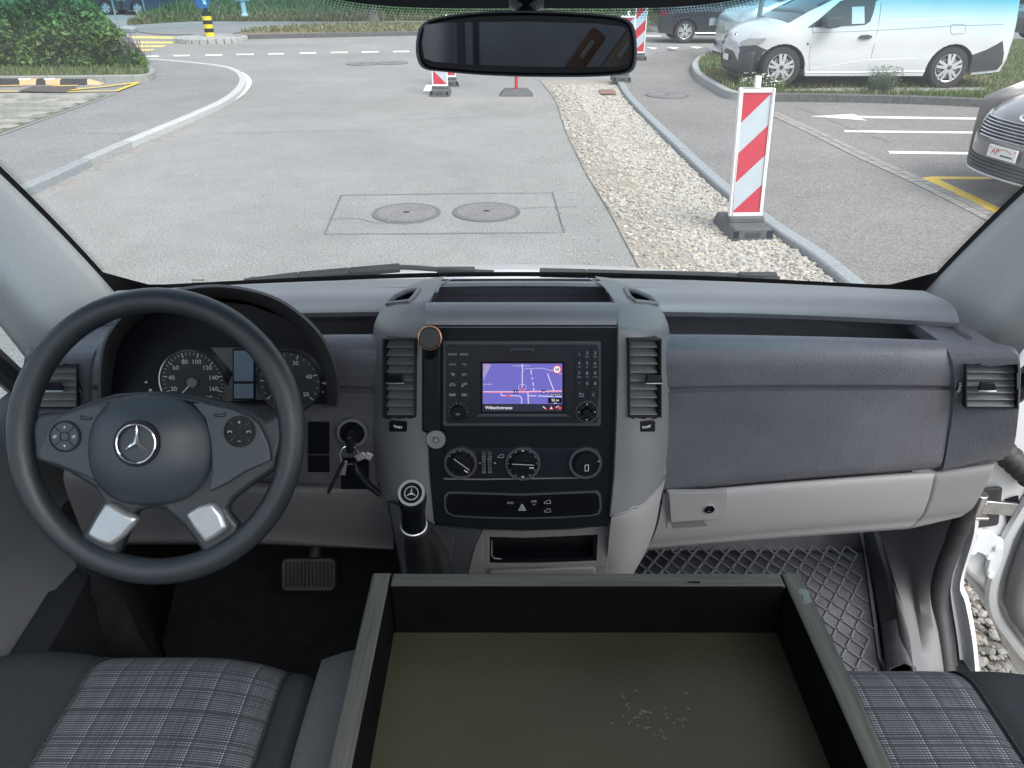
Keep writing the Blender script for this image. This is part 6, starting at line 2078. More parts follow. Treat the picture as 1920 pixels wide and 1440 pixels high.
# bed with concrete edging
bed_t = catmull([GI_.hit(u, v) for u, v in ((-330, 148), (-100, 146), (120, 144.5), (240, 143), (272, 141.5), (282, 136), (278, 128), (262, 119), (230, 112), (120, 109))], 6)
mb = MB()
ring = bed_t + [Vector((-18, bed_t[-1].y, ZI)), Vector((-18, bed_t[0].y, ZI))]
mb.prism([p - Vector((0, 0, .2)) for p in ring], ring)
struct('hedge_bed', mb, [mat('bed soil', (0.10, 0.09, 0.055), .9, var=.4, vscale=6, bump=.8, bscale=30, bdist=.02)], smooth=0)
kerb('bed_edging', resample(bed_t, .10), 0.10, ZI + .03, 1.0, ['concrete'], drop=.3, off=-0.02)
def blades(mb, x, y, z, h, w=.008, lean=.5):
    a = rl.uniform(0, 6.28); d = Vector((cos(a), sin(a), 0)); s_ = Vector((-d.y, d.x, 0)) * w
    b0 = Vector((x, y, z)); m_ = b0 + d * h * lean * .3 + Vector((0, 0, h * .6)); tp = b0 + d * h * lean + Vector((0, 0, h))
    o = len(mb.v)
    mb.v += [tuple(b0 - s_), tuple(b0 + s_), tuple(m_ + s_ * .7), tuple(m_ - s_ * .7), tuple(tp)]
    mb.f += [(o, o + 1, o + 2, o + 3), (o + 3, o + 2, o + 4)]
lv = thing('lavender', (-7.85, 16.4, ZI), 'purple flowering lavender clump at the tip of the hedge', 'plant')
mb = MB()
for k in range(450):
    x, y = rl.gauss(-7.84, .08), rl.gauss(16.75, .15); blades(mb, x, y, ZI, rl.uniform(.15, .5), .006, rl.uniform(.1, .4))
finish(mb); mb.build('stems', ['leafdark'], lv, merge=False, fix=False, smooth=0)
mb = MB()
for k in range(90):
    c = Vector((rl.gauss(-7.84, .08), rl.gauss(16.75, .15), ZI + rl.uniform(.22, .52)))
    for q in range(3): leaf(mb, c + Vector((0, 0, q * .025)), .022)
finish(mb); mb.build('flowers', [leafmat('lavender bloom', (.14, .10, .2), (.2, .14, .27), (.28, .22, .34))], lv, merge=False, fix=False, smooth=0)
mb = MB()
for k in range(2200):
    u, v = rl.uniform(-40, 280), rl.uniform(121, 142)
    p = GI_.hit(u, v); blades(mb, p.x, p.y, ZI, rl.uniform(.03, .12), .007, .6)
finish(mb); o = mb.build('bed_grass', ['grass'], None, merge=False, fix=False, smooth=0); o['kind'] = 'stuff'

# ---- grassed island under the white van
isl = [(1382, 172), (1352, 158), (1324, 142), (1311, 128), (1311, 116), (1324, 104), (1352, 95), (1420, 86), (1560, 80), (1800, 74), (2300, 70)]
fr_ = [(2400, 213), (2150, 199), (1960, 191), (1880, 187), (1750, 181), (1630, 177.5), (1500, 175.5), (1430, 175)]
ip = catmull([GI_.hit(u, v) for u, v in fr_ + isl[:8]], 6)
ring = ip + [GI_.hit(u, v) for u, v in isl[8:]]
mb = MB(); mb.prism([p - Vector((0, 0, .2)) for p in ring], ring)
struct('grass_island', mb, ['turf'], smooth=0)
fk = resample(catmull([GI_.hit(u, v) for u, v in fr_], 8), .1)
kerb('island_kerb', fk[::-1], .12, ZI + .012, 1.1, ['granite_dark'], drop=.3, off=0.0)
ck = resample(catmull([GI_.hit(u, v) for u, v in [(1430, 175)] + isl[:8]], 8), .1)
kerb('island_kerb', ck[::-1], .13, ZI + .012, .9, ['granite_pale'], drop=.3, off=0.0)
# concrete strip under the van
patch('concrete_strip', GI_, [(1445, 171), (1560, 166), (1840, 165), (1860, 170), (1700, 173)], .012, 'concrete')
patch('concrete_strip', GI_, [(1322, 126), (1420, 126), (1420, 129), (1325, 129)], .012, 'concrete')
patch('concrete_strip', GI_, [(1340, 142), (1400, 140), (1400, 143), (1345, 145)], .012, 'concrete')
mb = MB(); mbd = MB()
def inring(p, rg_):
    c = False
    for a, b_ in zip(rg_, rg_[1:] + rg_[:1]):
        if (a.y > p.y) != (b_.y > p.y) and p.x < (b_.x - a.x) * (p.y - a.y) / (b_.y - a.y) + a.x: c = not c
    return c
k = 0
while k < 30000:
    u, v = rl.uniform(1305, 2050), 76 + 118 * rl.random() ** .8
    p = GI_.hit(u, v)
    if not inring(p, ring): continue
    if 164 < v < 173.5 and 1450 < u < 1845 and rl.random() < .82: continue
    n_ = noise.noise(Vector((p.x * .9, p.y * 1.4, 0)))
    h = rl.uniform(.03, .09) * (1 + .8 * max(0, n_)) * (1.6 if u < 1370 else 1.0)
    blades(mbd if (n_ < -.12 or (v > 172 and u < 1700 and rl.random() < .7)) else mb, p.x, p.y, ZI, h, .008, rl.uniform(.2, .9)); k += 1
finish(mb); finish(mbd)
o = mb.build('grass', ['grass'], None, merge=False, fix=False, smooth=0); o['kind'] = 'stuff'
o = mbd.build('dry_grass', ['grassdry'], None, merge=False, fix=False, smooth=0); o['kind'] = 'stuff'
# weed plant before the van, small tuft
wd = thing('weed_plant', GI_.hit(1650, 172), 'bushy grey green weed growing by the kerb before the white delivery van', 'plant')
mb = MB()
c = GI_.hit(1650, 173)
for k in range(900):
    a = rl.uniform(0, 6.28); r = .16 * rl.random() ** .5
    blades(mb, c.x + cos(a) * r * 1.2, c.y + sin(a) * r, ZI, rl.uniform(.12, .38) * (1 - r * 1.2), .006, rl.uniform(.1, .7))
for k in range(700):
    a = rl.uniform(0, 6.28); r = .26 * rl.random() ** .5
    leaf(mb, Vector((c.x + .04 + cos(a) * r, c.y + sin(a) * r, ZI + rl.uniform(.18, .42) - r * .2)), .014)
finish(mb); mb.build('leaves', [leafmat('weed leaf', (.06, .11, .055), (.11, .16, .10), (.2, .23, .2))], wd, merge=False, fix=False, smooth=0)
wd = thing('flowering_weed', GI_.hit(1410, 165), 'low white flowering weeds before the front wheel of the white delivery van', 'plant')
mb = MB(); mf = MB()
for k in range(500):
    p = GI_.hit(rl.uniform(1385, 1470), rl.uniform(158, 172)); h = rl.uniform(.08, .3)
    blades(mb, p.x, p.y, ZI, h, .005, .3)
    if k % 9 == 0:
        for q in range(4): leaf(mf, Vector((p.x + rl.gauss(0, .02), p.y, ZI + h)), .02)
finish(mb); finish(mf)
mb.build('stems', ['grass'], wd, merge=False, fix=False, smooth=0)
mf.build('flowers', [mat('white petals', (.7, .7, .66), .6)], wd, merge=False, fix=False, smooth=0)
# ---- verges and bank on the far side of the cross road
G12 = Plane((0, 0, .12), (0, 0, 1))
vg = [(434, 64.5), (470, 56), (560, 49), (660, 45), (800, 42.5), (1240, 41), (1240, 53), (900, 57), (700, 60.5), (560, 63.5), (450, 66)]
mb = MB(); r_ = [G12.hit(u, v) for u, v in vg][::-1]; mb.prism([p - Vector((0, 0, .12)) for p in r_], r_)
struct('verge', mb, ['soil'], smooth=0)
kb_ = resample(catmull([G12.hit(u, v) for u, v in ((434, 64.5), (450, 66), (560, 63.8), (700, 61), (900, 57.5), (1240, 53.5))], 5), .1)
kerb('verge_kerb', kb_[::-1], .15, .135, 2.0, ['granite_dark'], drop=.25, off=0)
mb = MB()
for k in range(9000):
    u = rl.uniform(445, 1240); v = rl.uniform(44.5, 61)
    p = G12.hit(u, v)
    if not inring(p, r_): continue
    blades(mb, p.x, p.y, .12, rl.uniform(.05, .16), .02, .6)
finish(mb); o = mb.build('verge_grass', ['grassdry'], None, merge=False, fix=False, smooth=0); o['kind'] = 'stuff'
patch('far_pavement', GROUND, [(235, 49), (420, 43), (640, 41), (1240, 37), (1240, 40), (800, 42), (660, 44.6), (470, 56), (430, 66), (300, 66), (240, 58)], .02, 'pave')
bank = [(232, 49), (262, 40), (300, 35), (420, 41), (640, 40), (900, 36), (1420, 33), (1420, -10), (232, -10)]
mb = MB()
rows = []
for q in range(41):
    u = lerp(238, 1420, q / 40); v0 = 48 - 8 * min(1, (u - 232) / 120)
    a = GROUND.hit(u, v0, 0)
    a = Vector((a.x, min(a.y, 46), 0))
    rows.append([a + Vector((0, 0, .02)), a + Vector((0, 1.2, .22)), a + Vector((0, 5, .5)), a + Vector((0, 16, .9))])
mb.grid(rows); struct('bank', mb, ['soil'])
bank_rows = rows
mb = MB(); mb2 = MB()
for k in range(26000):
    q = rl.uniform(0, 39.99); i = int(q); f_ = q - i; t_ = rl.random() ** 1.6 * 2.99; j = int(t_); g_ = t_ - j
    p = bank_rows[i][j].lerp(bank_rows[i + 1][j], f_).lerp(bank_rows[i][j + 1].lerp(bank_rows[i + 1][j + 1], f_), g_)
    blades(mb2 if (t_ < .8 and rl.random() < .65) or noise.noise(p * .35) > .22 else mb, p.x, p.y, p.z, rl.uniform(.12, .42) * (.5 + .3 * t_), .028, rl.uniform(.2, .7))
finish(mb); finish(mb2)
o = mb.build('bank_grass', ['grass'], None, merge=False, fix=False, smooth=0); o['kind'] = 'stuff'
o = mb2.build('bank_dry_grass', ['grassdry'], None, merge=False, fix=False, smooth=0); o['kind'] = 'stuff'
# dense bushes closing the view
mb = MB()
for k in range(26000):
    x = rl.uniform(-42, 60); y0 = 54 + 4 * noise.noise(Vector((x * .12, 0, 0)))
    z = rl.random() ** .8 * 7.5; dep = 1.6 * noise.noise(Vector((x * .35, z * .4, 2)))
    leaf(mb, Vector((x, y0 + dep + rl.random() * .8, .3 + z)), rl.uniform(.16, .34))
finish(mb); o = mb.build('treeline', ['leafdark'], None, merge=False, fix=False, smooth=0); o['kind'] = 'stuff'
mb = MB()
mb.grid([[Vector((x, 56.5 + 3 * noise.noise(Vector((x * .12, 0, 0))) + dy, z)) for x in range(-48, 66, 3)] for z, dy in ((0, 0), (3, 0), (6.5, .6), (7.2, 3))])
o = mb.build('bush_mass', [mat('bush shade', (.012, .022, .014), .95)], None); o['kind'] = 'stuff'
def tree(x, y, r, h, label, g=0.0):
    t_ = thing('roadside_tree', (x, y, g), label, 'tree', None)
    mb = MB()
    mb.tube([Vector((x, y, g - .05)), Vector((x, y, g + .25)), Vector((x + .03, y, g + 1.3)), Vector((x, y + .1, g + h * .5)), Vector((x + .1, y, g + h * .8))], [r * 1.5, r, r * .85, r * .6, r * .2], 10)
    for k in range(7):
        a = k * 2.4; z = g + h * (.35 + .07 * k)
        mb.tube([Vector((x, y, z)), Vector((x + cos(a) * .8, y + sin(a) * .8, z + .6)), Vector((x + cos(a) * 1.6, y + sin(a) * 1.6, z + 1.1))], [r * .4, r * .25, r * .08], 6)
    mb.build('trunk', ['bark'], t_)
    mb = MB()
    for k in range(2600):
        q = Vector((rl.gauss(0, 1), rl.gauss(0, 1), rl.gauss(0, 1))).normalized() * (rl.random() ** .4)
        q = q * (1 + .25 * noise.noise(q * 2.5))
        leaf(mb, Vector((x + q.x * 2.3, y + q.y * 2.3, g + h * .72 + q.z * h * .36)), rl.uniform(.08, .16))
    finish(mb); mb.build('crown', ['leaf'], t_, merge=False, fix=False, smooth=0)
p = G12.hit(700, 42.5)
tree(p.x, p.y, .21, 6.5, 'roadside tree on the dry verge, its trunk left of the mirror', .12)
# ================================================================ VEHICLES
M['glassdark'] = mat('dark vehicle glass', (0.018, 0.024, 0.028), 0.06, spec=.6)
M['tyre'] = mat('tyre rubber', (0.022, 0.022, 0.024), .8, bump=.3, bscale=80)
M['alloy'] = mat('wheel silver', (0.52, 0.53, 0.54), .35, metal=.5)
M['bumper'] = mat('dark grey bumper plastic', (0.035, 0.037, 0.042), .55, bump=.2, bscale=300)
M['lamp'] = mat('clear headlamp', (0.5, 0.53, 0.54), .12, metal=.5)
M['taillamp'] = mat('red tail lamp', (0.22, 0.01, 0.012), .2)
M['plate'] = mat('number plate', (0.75, 0.75, 0.73), .4)
M['linedark'] = mat('panel gap', (0.30, 0.30, 0.31), .7)
WHEELS = {}
def make_wheel(c, r, side, parent, style='ten', dark=False):
    """c wheel centre, side -1 = outer face towards -y; built once per size and then copied"""
    key = (round(r, 3), side, style)
    if key in WHEELS:
        src = WHEELS[key]
        o = src.copy(); COL.objects.link(o); o.parent = parent; o.location = Vector(c) - WL(parent)
        for ch in list(src.children):
            d = ch.copy(); COL.objects.link(d); d.parent = o
        return o
    n = Vector((0, side, 0)); w = .2
    mb = MB()
    mb.lathe((0, 0, 0), n, [(r * .66, .0), (r * .70, .012), (r * .92, .010), (r * .985, -.02), (r, -.05), (r, -w + .05), (r * .98, -w + .02), (r * .66, -w), (r * .66, 0)], 40)
    o = mb.build('wheel', ['tyre'], parent, smooth=40, local=True)
    o.location = Vector(c) - WL(parent)
    mb = MB()
    mb.lathe((0, 0, 0), n, [(r * .60, -.07), (r * .62, -.005), (r * .67, .006), (r * .685, -.005), (r * .685, -.1)], 40, 0)
    mb.disc((0, 0, 0), n, r * .62, -.075, -.065, 1, 30)
    nsp = 5 if style == 'ten' else 7
    for k in range(nsp):
        a = pi / 2 + k * 2 * pi / nsp
        for off in ((-.19, .19) if style == 'ten' else (-.09, .09)):
            a1, a0 = a + off * 1.05, a + off * 1.6
            p0 = Vector((cos(a0) * r * .14, n.y * .0, sin(a0) * r * .14)); p1 = Vector((cos(a1) * r * .64, n.y * -.004, sin(a1) * r * .64))
            mb.bar(p0 + n * .0, p1 - n * .002, r * .135, .03, n, 0)
        if style == 'ten':
            am = a + pi / nsp
            q = Vector((cos(am) * r * .42, 0, sin(am) * r * .42))
            mb.disc(q, n, r * .085, -.06, -.03, 0, 12)
            mb.disc(q, n, r * .05, -.03, -.028, 1, 12)
    mb.disc((0, 0, 0), n, r * .20, -.05, .008, 0, 24)
    mb.disc((0, 0, 0), n, r * .085, .008, .012, 1, 20)
    mb.build('rim', ['alloy', 'bumper'], o, local=True, smooth=30)
    WHEELS[key] = o
    return o
def arc_notch(x, z0, r, n=12):
    """outline points of a wheel arch from the right of x to its left (travelling towards smaller x)"""
    pts = []
    for k in range(n + 1):
        a = pi * k / n
        pts.append((x + r * cos(a), z0 + r * sin(a)))
    return pts
class Car:
    """body from a side outline in (x, z), nose at x = 0; flip=True turns the nose to +x in the world"""
    def __init__(s, name, org, W, label, cat, outline, inset, flip=False, group=None):
        s.t = thing(name, org, label, cat, group); s.o = Vector(org); s.W = W; s.flip = flip; s.inset = inset; s.outline = outline
    def w(s, x, y, z): return s.o + Vector((-x if s.flip else x, y, z))
    def side(s, x, z, off=0.0, far=False):
        yy = -s.W / 2 + s.inset(x, z) - off
        return s.w(x, -yy if far else yy, z)
    def body(s, name, outline, mats, mfun=None, crown=.03, dx=.16, dz=.10, K=8, round_top=.07, zr=.5, parent=None, grow=0.0, arcs=()):
        bm = bmesh.new()
        vs = [bm.verts.new((x, 0, z)) for x, z in outline]
        bm.faces.new(vs)
        xs = [p[0] for p in outline]; zs = [p[1] for p in outline]
        def cut(co, no):
            g = bm.verts[:] + bm.edges[:] + bm.faces[:]
            bmesh.ops.bisect_plane(bm, geom=g, plane_co=co, plane_no=no, dist=1e-4)
        x = min(xs) + dx * .5
        cs = [min(xs) + k for k in (.03, .08)] + [max(xs) - k for k in (.03, .08)]
        while x < max(xs): cs.append(x); x += dx
        for x in cs: cut((x, 0, 0), (1, 0, 0))
        z = min(zs) + dz * .5
        while z < max(zs): cut((0, 0, z), (0, 0, 1)); z += dz
        # ring cuts near the top edge come from the distance rounding below
        bmesh.ops.triangulate(bm, faces=[f for f in bm.faces if len(f.verts) > 5])
        segs = list(zip(outline, outline[1:] + outline[:1]))
        tops = [(a, b_) for a, b_ in segs if max(a[1], b_[1]) > zr and not any(sqrt(((a[0] + b_[0]) / 2 - ax_) ** 2 + ((a[1] + b_[1]) / 2 - az_) ** 2) < ar_ * 1.06 for ax_, az_, ar_ in arcs)]
        def dist(px_, pz_):
            best = 9
            for a, b_ in tops:
                dx_, dz_ = b_[0] - a[0], b_[1] - a[1]; L2 = dx_ * dx_ + dz_ * dz_
                t_ = max(0, min(1, ((px_ - a[0]) * dx_ + (pz_ - a[1]) * dz_) / L2)) if L2 > 0 else 0
                best = min(best, sqrt((px_ - a[0] - dx_ * t_) ** 2 + (pz_ - a[1] - dz_ * t_) ** 2))
            return best
        V, F_, MI = [], [], []
        idx = {}
        for v in bm.verts:
            d = dist(v.co.x, v.co.z)
            r = 0
            if d < round_top: q = 1 - d / round_top; r = round_top * .55 * (1 - sqrt(max(0, 1 - q * q)))
            y = -s.W / 2 + s.inset(v.co.x, v.co.z) + r - grow
            idx[v] = len(V); V.append((v.co.x, y, v.co.z))
        n0 = len(V)
        V += [(x, -y, z) for x, y, z in V]
        for f in bm.faces:
            q = [idx[v] for v in f.verts]
            F_.append(q); F_.append([i + n0 for i in q][::-1]); MI += [0, 0]
        for e in bm.edges:
            if len(e.link_faces) == 1:
                a, b_ = idx[e.verts[0]], idx[e.verts[1]]
                pa, pb = V[a], V[b_]
                prev = (a, b_)
                for k in range(1, K + 1):
                    w_ = k / K
                    if k == K: cur = (a + n0, b_ + n0)
                    else:
                        cur = []
                        for p in (pa, pb):
                            bul = crown * (1 - (2 * w_ - 1) ** 2)
                            nz_ = 1 if p[2] > zr else 0
                            cur.append(len(V)); V.append((p[0] - (bul * .5 if p[0] < .5 else 0), p[1] + (-2 * p[1]) * w_, p[2] + bul * nz_))
                        cur = tuple(cur)
                    F_.append([prev[0], prev[1], cur[1], cur[0]])
                    xm, zm = (pa[0] + pb[0]) / 2, (pa[2] + pb[2]) / 2
                    MI.append(mfun(xm, zm) if mfun else 0)
                    prev = cur
        bm.free()
        mb = MB()
        mb.v = [tuple(s.w(*p)) for p in V]; mb.f = [tuple(f) for f in F_]; mb.m = MI; mb.flat = [False] * len(F_)
        return mb.build(name, mats, parent or s.t, smooth=32)
    def panel(s, name, pts, mats, off=.004, thick=.012, parent=None, far=True, dx=.15, bevel=0):
        """a flat piece following the side of the body"""
        mb = MB()
        for fr in ((False, True) if far else (False,)):
            bm = bmesh.new()
            vs = [bm.verts.new((x, 0, z)) for x, z in pts]; bm.faces.new(vs)
            xs = [p[0] for p in pts]; zs = [p[1] for p in pts]
            x = min(xs) + dx
            while x < max(xs):
                bmesh.ops.bisect_plane(bm, geom=bm.verts[:] + bm.edges[:] + bm.faces[:], plane_co=(x, 0, 0), plane_no=(1, 0, 0)); x += dx
            z = min(zs) + .12
            while z < max(zs):
                bmesh.ops.bisect_plane(bm, geom=bm.verts[:] + bm.edges[:] + bm.faces[:], plane_co=(0, 0, z), plane_no=(0, 0, 1)); z += .12
            bm.verts.index_update()
            top = [s.side(v.co.x, v.co.z, off, fr) for v in bm.verts]; low = [s.side(v.co.x, v.co.z, off - thick, fr) for v in bm.verts]
            n = len(top); fs = []
            for f in bm.faces: fs.append(tuple(v.index for v in f.verts))
            for e in bm.edges:
                if len(e.link_faces) == 1: fs.append((e.verts[0].index, e.verts[1].index, e.verts[1].index + n, e.verts[0].index + n))
            mb.add(top + low, fs); bm.free()
        return mb.build(name, mats, parent or s.t, smooth=40)
    def line(s, name, pts, w, m, off=.003, parent=None):
        mb = MB()
        q = []
        for a, b_ in zip(pts, pts[1:]):
            n = max(1, int(sqrt((a[0] - b_[0]) ** 2 + (a[1] - b_[1]) ** 2) / .12))
            q += [(lerp(a[0], b_[0], k / n), lerp(a[1], b_[1], k / n)) for k in range(n)]
        q.append(pts[-1])
        mb.tube([s.side(x, z, off - w * .4) for x, z in q], w * .5, 6)
        return mb.build(name, [m], parent or s.t)
    def wheels(s, xs, r, style='ten', inset=.03):
        for x in xs:
            for sd in (-1, 1):
                make_wheel(s.w(x, sd * (s.W / 2 - inset), r), r, sd, s.t, style)
    def arches(s, xs, zc, r):
        mb = MB()
        for x in xs:
            for sd in (-1, 1):
                pts = [s.w(x + r * cos(a), sd * (s.W / 2 - .04), zc + r * sin(a)) for a in [pi * k / 14 for k in range(15)]]
                ins = [p + Vector((0, -sd * .32, 0)) for p in pts]
                mb.grid([pts, ins]); mb.add(ins, [tuple(range(15))])
        mb.build('wheel_arch', ['void'], s.t)

# ---- white delivery van on the grass island -------------------------------------------
SC = 105.8
VS = Plane((0, 13.32, 0), (0, -1, 0))            # its near flank
def vz(u, v):
    p = VS.hit(u, v); return (p.x - vx0, p.z - ZI)
vx0 = VS.hit(1368, 120).x
R_W = .325
fw, rw = vz(1465, 130)[0], vz(1780, 130)[0]
wl_ = [vz(u, v) for u, v in ((1369, 128), (1367, 112), (1368, 98), (1374, 86), (1384, 75), (1392, 67), (1406, 60), (1425, 53), (1450, 47.5), (1478, 44))]
top_ = [vz(1478, 44), vz(1520, 22), vz(1562, 2), (2.13, 1.50), (2.35, 1.60), (2.6, 1.655), (3.2, 1.68), (4.0, 1.68), (4.46, 1.65), (4.56, 1.58), (4.60, 1.2), (4.63, .75), (4.63, .45), (4.58, .27)]
def ins_van(x, z):
    i = 0.0
    if z > .95: i += (z - .95) * .13
    if z < .45: i += (.45 - z) * .12
    if x < 1.0: i += .30 * ((1.0 - x) / .75) ** 2.2
    if x > 4.25: i += .10 * ((x - 4.25) / .4) ** 2
    i -= .014 * exp(-((z - .78) / .05) ** 2)
    return i
bot = [(4.58, .24), (rw + .40, .22)] + arc_notch(rw, .30, .39) + [(rw - .40, .20), (fw + .42, .20)] + arc_notch(fw, .30, .39) + [(fw - .40, .24), (.06, .20)]
nx_ = lambda x: x + .245 * max(0, 1 - max(0, x) / .95)
outline = top_[1:] + bot[1:-1] + [(.30, .20)] + [(nx_(x), z) for x, z in wl_]
wv = Car('delivery_van', (vx0, 13.32 + .91, ZI), 1.82, 'white small delivery van with plain side panel parked on the grass island', 'van', outline, ins_van)
zb = vz(1478, 44)[1]
wv.body('body', outline, ['white_paint', 'glassdark'], lambda x, z: 1 if (vz(1478, 44)[0] + .03 < x < 2.2 and z > zb) else 0, round_top=.09, zr=.42, arcs=((fw, .30, .39), (rw, .30, .39)))
wv.arches((fw, rw), .30, .385)
wv.wheels((fw, rw), R_W)
# black bumpers and lower nose
fb = [(.235, .57)] + [vz(u, v) for u, v in ((1396, 91), (1422, 86), (1446, 97), (1447, 99))] + [(fw - .30, .58), (fw - .37, .44), (fw - .395, .30), (fw - .41, .22), (.28, .19), (.23, .3), (.225, .5)]
def nose(x0, z0, z1, m, w=.86, proud=.02, name='bumper', parent=None):
    mb = MB(); rows = []
    for z in [lerp(z0, z1, k / 5) for k in range(6)]:
        r_ = []
        for j in range(21):
            a = -1 + 2 * j / 20
            r_.append(wv.w(x0 - proud + .20 * abs(a) ** 3.2 + .05 * abs((z - (z0 + z1) / 2) / (z1 - z0)) ** 2, a * w, z))
        rows.append(r_)
    mb.grid(rows); return mb.build(name, [m], parent or wv.t, solid=.02)
wv.panel('bumper', fb, ['bumper'], off=.012, thick=.05)
nose(.25, .20, .57, 'bumper', .84, .05)
nose(.29, .56, .70, 'bumper', .62, .04, 'grille')
rb_ = [vz(u, v) for u, v in ((1823, 103), (1850, 93), (1880, 77), (1884, 100), (1882, 120), (1872, 131), (1818, 136))]
wv.panel('bumper', rb_, ['bumper'], off=.014, thick=.05)
# door window and front quarter light
win = [vz(u, v) for u, v in ((1514, 51.5), (1535, 37), (1556, 20), (1578, 2))] + [(2.12, 1.44), (2.62, 1.50), vz(1645, 2), vz(1638, 26), vz(1632, 40), vz(1622, 46.5), vz(1600, 48)]
wn = wv.panel('window', win, ['glassdark'], off=.006)
wv.panel('window_label', [vz(u, v) for u, v in ((1599, 13), (1622, 12), (1621, 44), (1597, 45))], [mat('pale window label', (.55, .58, .6), .5)], off=.011, far=False, parent=wn, thick=.004)
wv.line('window_post', [vz(1541, 46), vz(1546, 30)], .03, 'bumper', .008, wn)
for nm, pts in (('door_gap', [(1519, 136), (1517, 110), (1521, 80), (1525, 62), (1522, 52)]), ('door_gap', [(1629, 133), (1634, 105), (1640, 80), (1648, 45), (1655, 5)]), ('side_gap', [(1525, 61), (1600, 59), (1700, 54), (1790, 48), (1882, 46)])):
    wv.line(nm, [vz(u, v) for u, v in pts], .012, 'linedark')
# pressed feature line and swage
wv.line('swage', [vz(u, v) for u, v in ((1660, 38.5), (1740, 36.5), (1830, 33), (1845, 31), (1856, 25), (1862, 19))], .016, 'white_paint', .001)
wv.line('swage', [vz(u, v) for u, v in ((1522, 128), (1560, 123), (1620, 113), (1720, 109))], .016, 'white_paint', .001)
wv.line('sill_edge', [vz(u, v) for u, v in ((1512, 136), (1600, 136), (1735, 134))], .025, 'white_paint', .006)
fp = [vz(u, v) for u, v in ((1782, 49), (1784, 46), (1806, 45.5), (1810, 48), (1810, 60), (1806, 63), (1785, 64), (1782, 60), (1782, 49))]
wv.line('fuel_flap', fp, .012, 'linedark')
hdl = wv.panel('door_handle', [vz(u, v) for u, v in ((1609, 69), (1614, 66), (1628, 65), (1634, 68), (1632, 71), (1620, 73), (1612, 72))], ['bumper'], off=.03, thick=.03, far=False)
hl = [vz(u, v) for u, v in ((1394, 87), (1400, 79), (1415, 74), (1439, 72), (1436, 77), (1425, 85), (1410, 88))]
wv.panel('headlight', hl, ['lamp'], off=.016, thick=.04)
wv.panel('indicator', [vz(u, v) for u, v in ((1513, 80), (1516, 80), (1516, 84), (1513, 84))], ['bumper'], off=.008, far=False)
mb = MB()      # door mirror
mp_ = [vz(u, v) for u, v in ((1537, 49), (1540, 38), (1548, 31), (1562, 30), (1569, 34), (1569, 46), (1560, 50), (1545, 52))]
mb.prism([wv.side(x, z, .26) for x, z in mp_], [wv.side(x, z, .06) for x, z in mp_])
mb.build('door_mirror', ['bumper'], wv.t, bevel=.02, seg=3)
mb = MB()      # badge on the nose, plate
c = wv.w(.30, 0, .74); mb.disc(c, (-1, 0, .2), .06, 0, .02, 0, 24); mb.build('badge', ['chrome'], wv.t)
mb = MB(); mb.box(wv.w(.16, 0, .42), (.012, .3, .09)); mb.build('number_plate', ['plate'], wv.t)
mb = MB(); mb.box(wv.w(1.3, 0, vz(1485, 44)[1] - .02), (.25, 1.4, .04)); mb.build('wiper_panel', ['bumper'], wv.t)

# ---- silver van behind it -------------------------------------------------------------
def generic(name, org, W, L, H, label, cat, paint, fw, rw, r, prof, ins, glass_x, zbelt, flip=False, wins=(), lamp=None, tail=None, lower=None, style='ten'):
    bot = [(L - .05, .26), (rw + r * 1.22, .24)] + arc_notch(rw, r * .93, r * 1.18) + [(rw - r * 1.22, .20), (fw + r * 1.22, .20)] + arc_notch(fw, r * .93, r * 1.18) + [(fw - r * 1.22, .24), (.06, .22)]
    out = prof + bot
    c = Car(name, org, W, label, cat, out, ins, flip)
    c.body('body', out, [paint, 'glassdark'], lambda x, z: 1 if any(a < x < b_ for a, b_ in glass_x) and z > zbelt else 0, round_top=.10, zr=.45, arcs=((fw, r * .93, r * 1.18), (rw, r * .93, r * 1.18)))
    c.arches((fw, rw), r * .93, r * 1.17); c.wheels((fw, rw), r, style)
    for w_ in wins: c.panel('window', w_, ['glassdark'], off=.006)
    if lamp: c.panel('headlight', lamp, ['lamp'], off=.012, thick=.03)
    if tail: c.panel('tail_light', tail, ['taillamp'], off=.012, thick=.03)
    if lower:
        c.panel('bumper', lower, ['bumper'], off=.012, thick=.03)
    return c
M['silverpaint'] = mat('silver vehicle paint', (0.50, 0.52, 0.54), .3, metal=.4, coat=.6)
M['darkpaint'] = mat('anthracite vehicle paint', (0.022, 0.024, 0.030), .25, coat=.8)
M['bluepaint'] = mat('dark blue vehicle paint', (0.02, 0.035, 0.075), .25, coat=.8)
M['greypaint'] = mat('grey brown vehicle paint', (0.155, 0.15, 0.15), .3, metal=.3, coat=.8)
def ins_t(x, z):
    i = 0
    if z > 1.0: i += (z - 1.0) * .15
    if x < .6: i += .22 * ((.6 - x) / .6) ** 2.3
    if x > 4.6: i += .06 * ((x - 4.6) / .3) ** 2
    return i
VS = Plane((0, 18.0, 0), (0, -1, 0)); vx0 = VS.hit(1357, 90).x; ZI_ = 0.05
def vz2(u, v):
    p = VS.hit(u, v); return (p.x - vx0, p.z - .06)
prof = [vz2(u, v) for u, v in ((1361, 96), (1357, 86), (1357, 72), (1360, 58), (1362, 45), (1368, 34), (1385, 23), (1410, 16), (1432, 13))]
prof = [(x + .24 * max(0, 1 - max(0, x) / .9), z) for x, z in prof] + [(1.25, 1.30), (1.75, 1.78), (2.0, 1.90), (3.0, 1.97), (4.7, 1.95), (4.85, 1.85), (4.92, 1.2), (4.95, .5)]
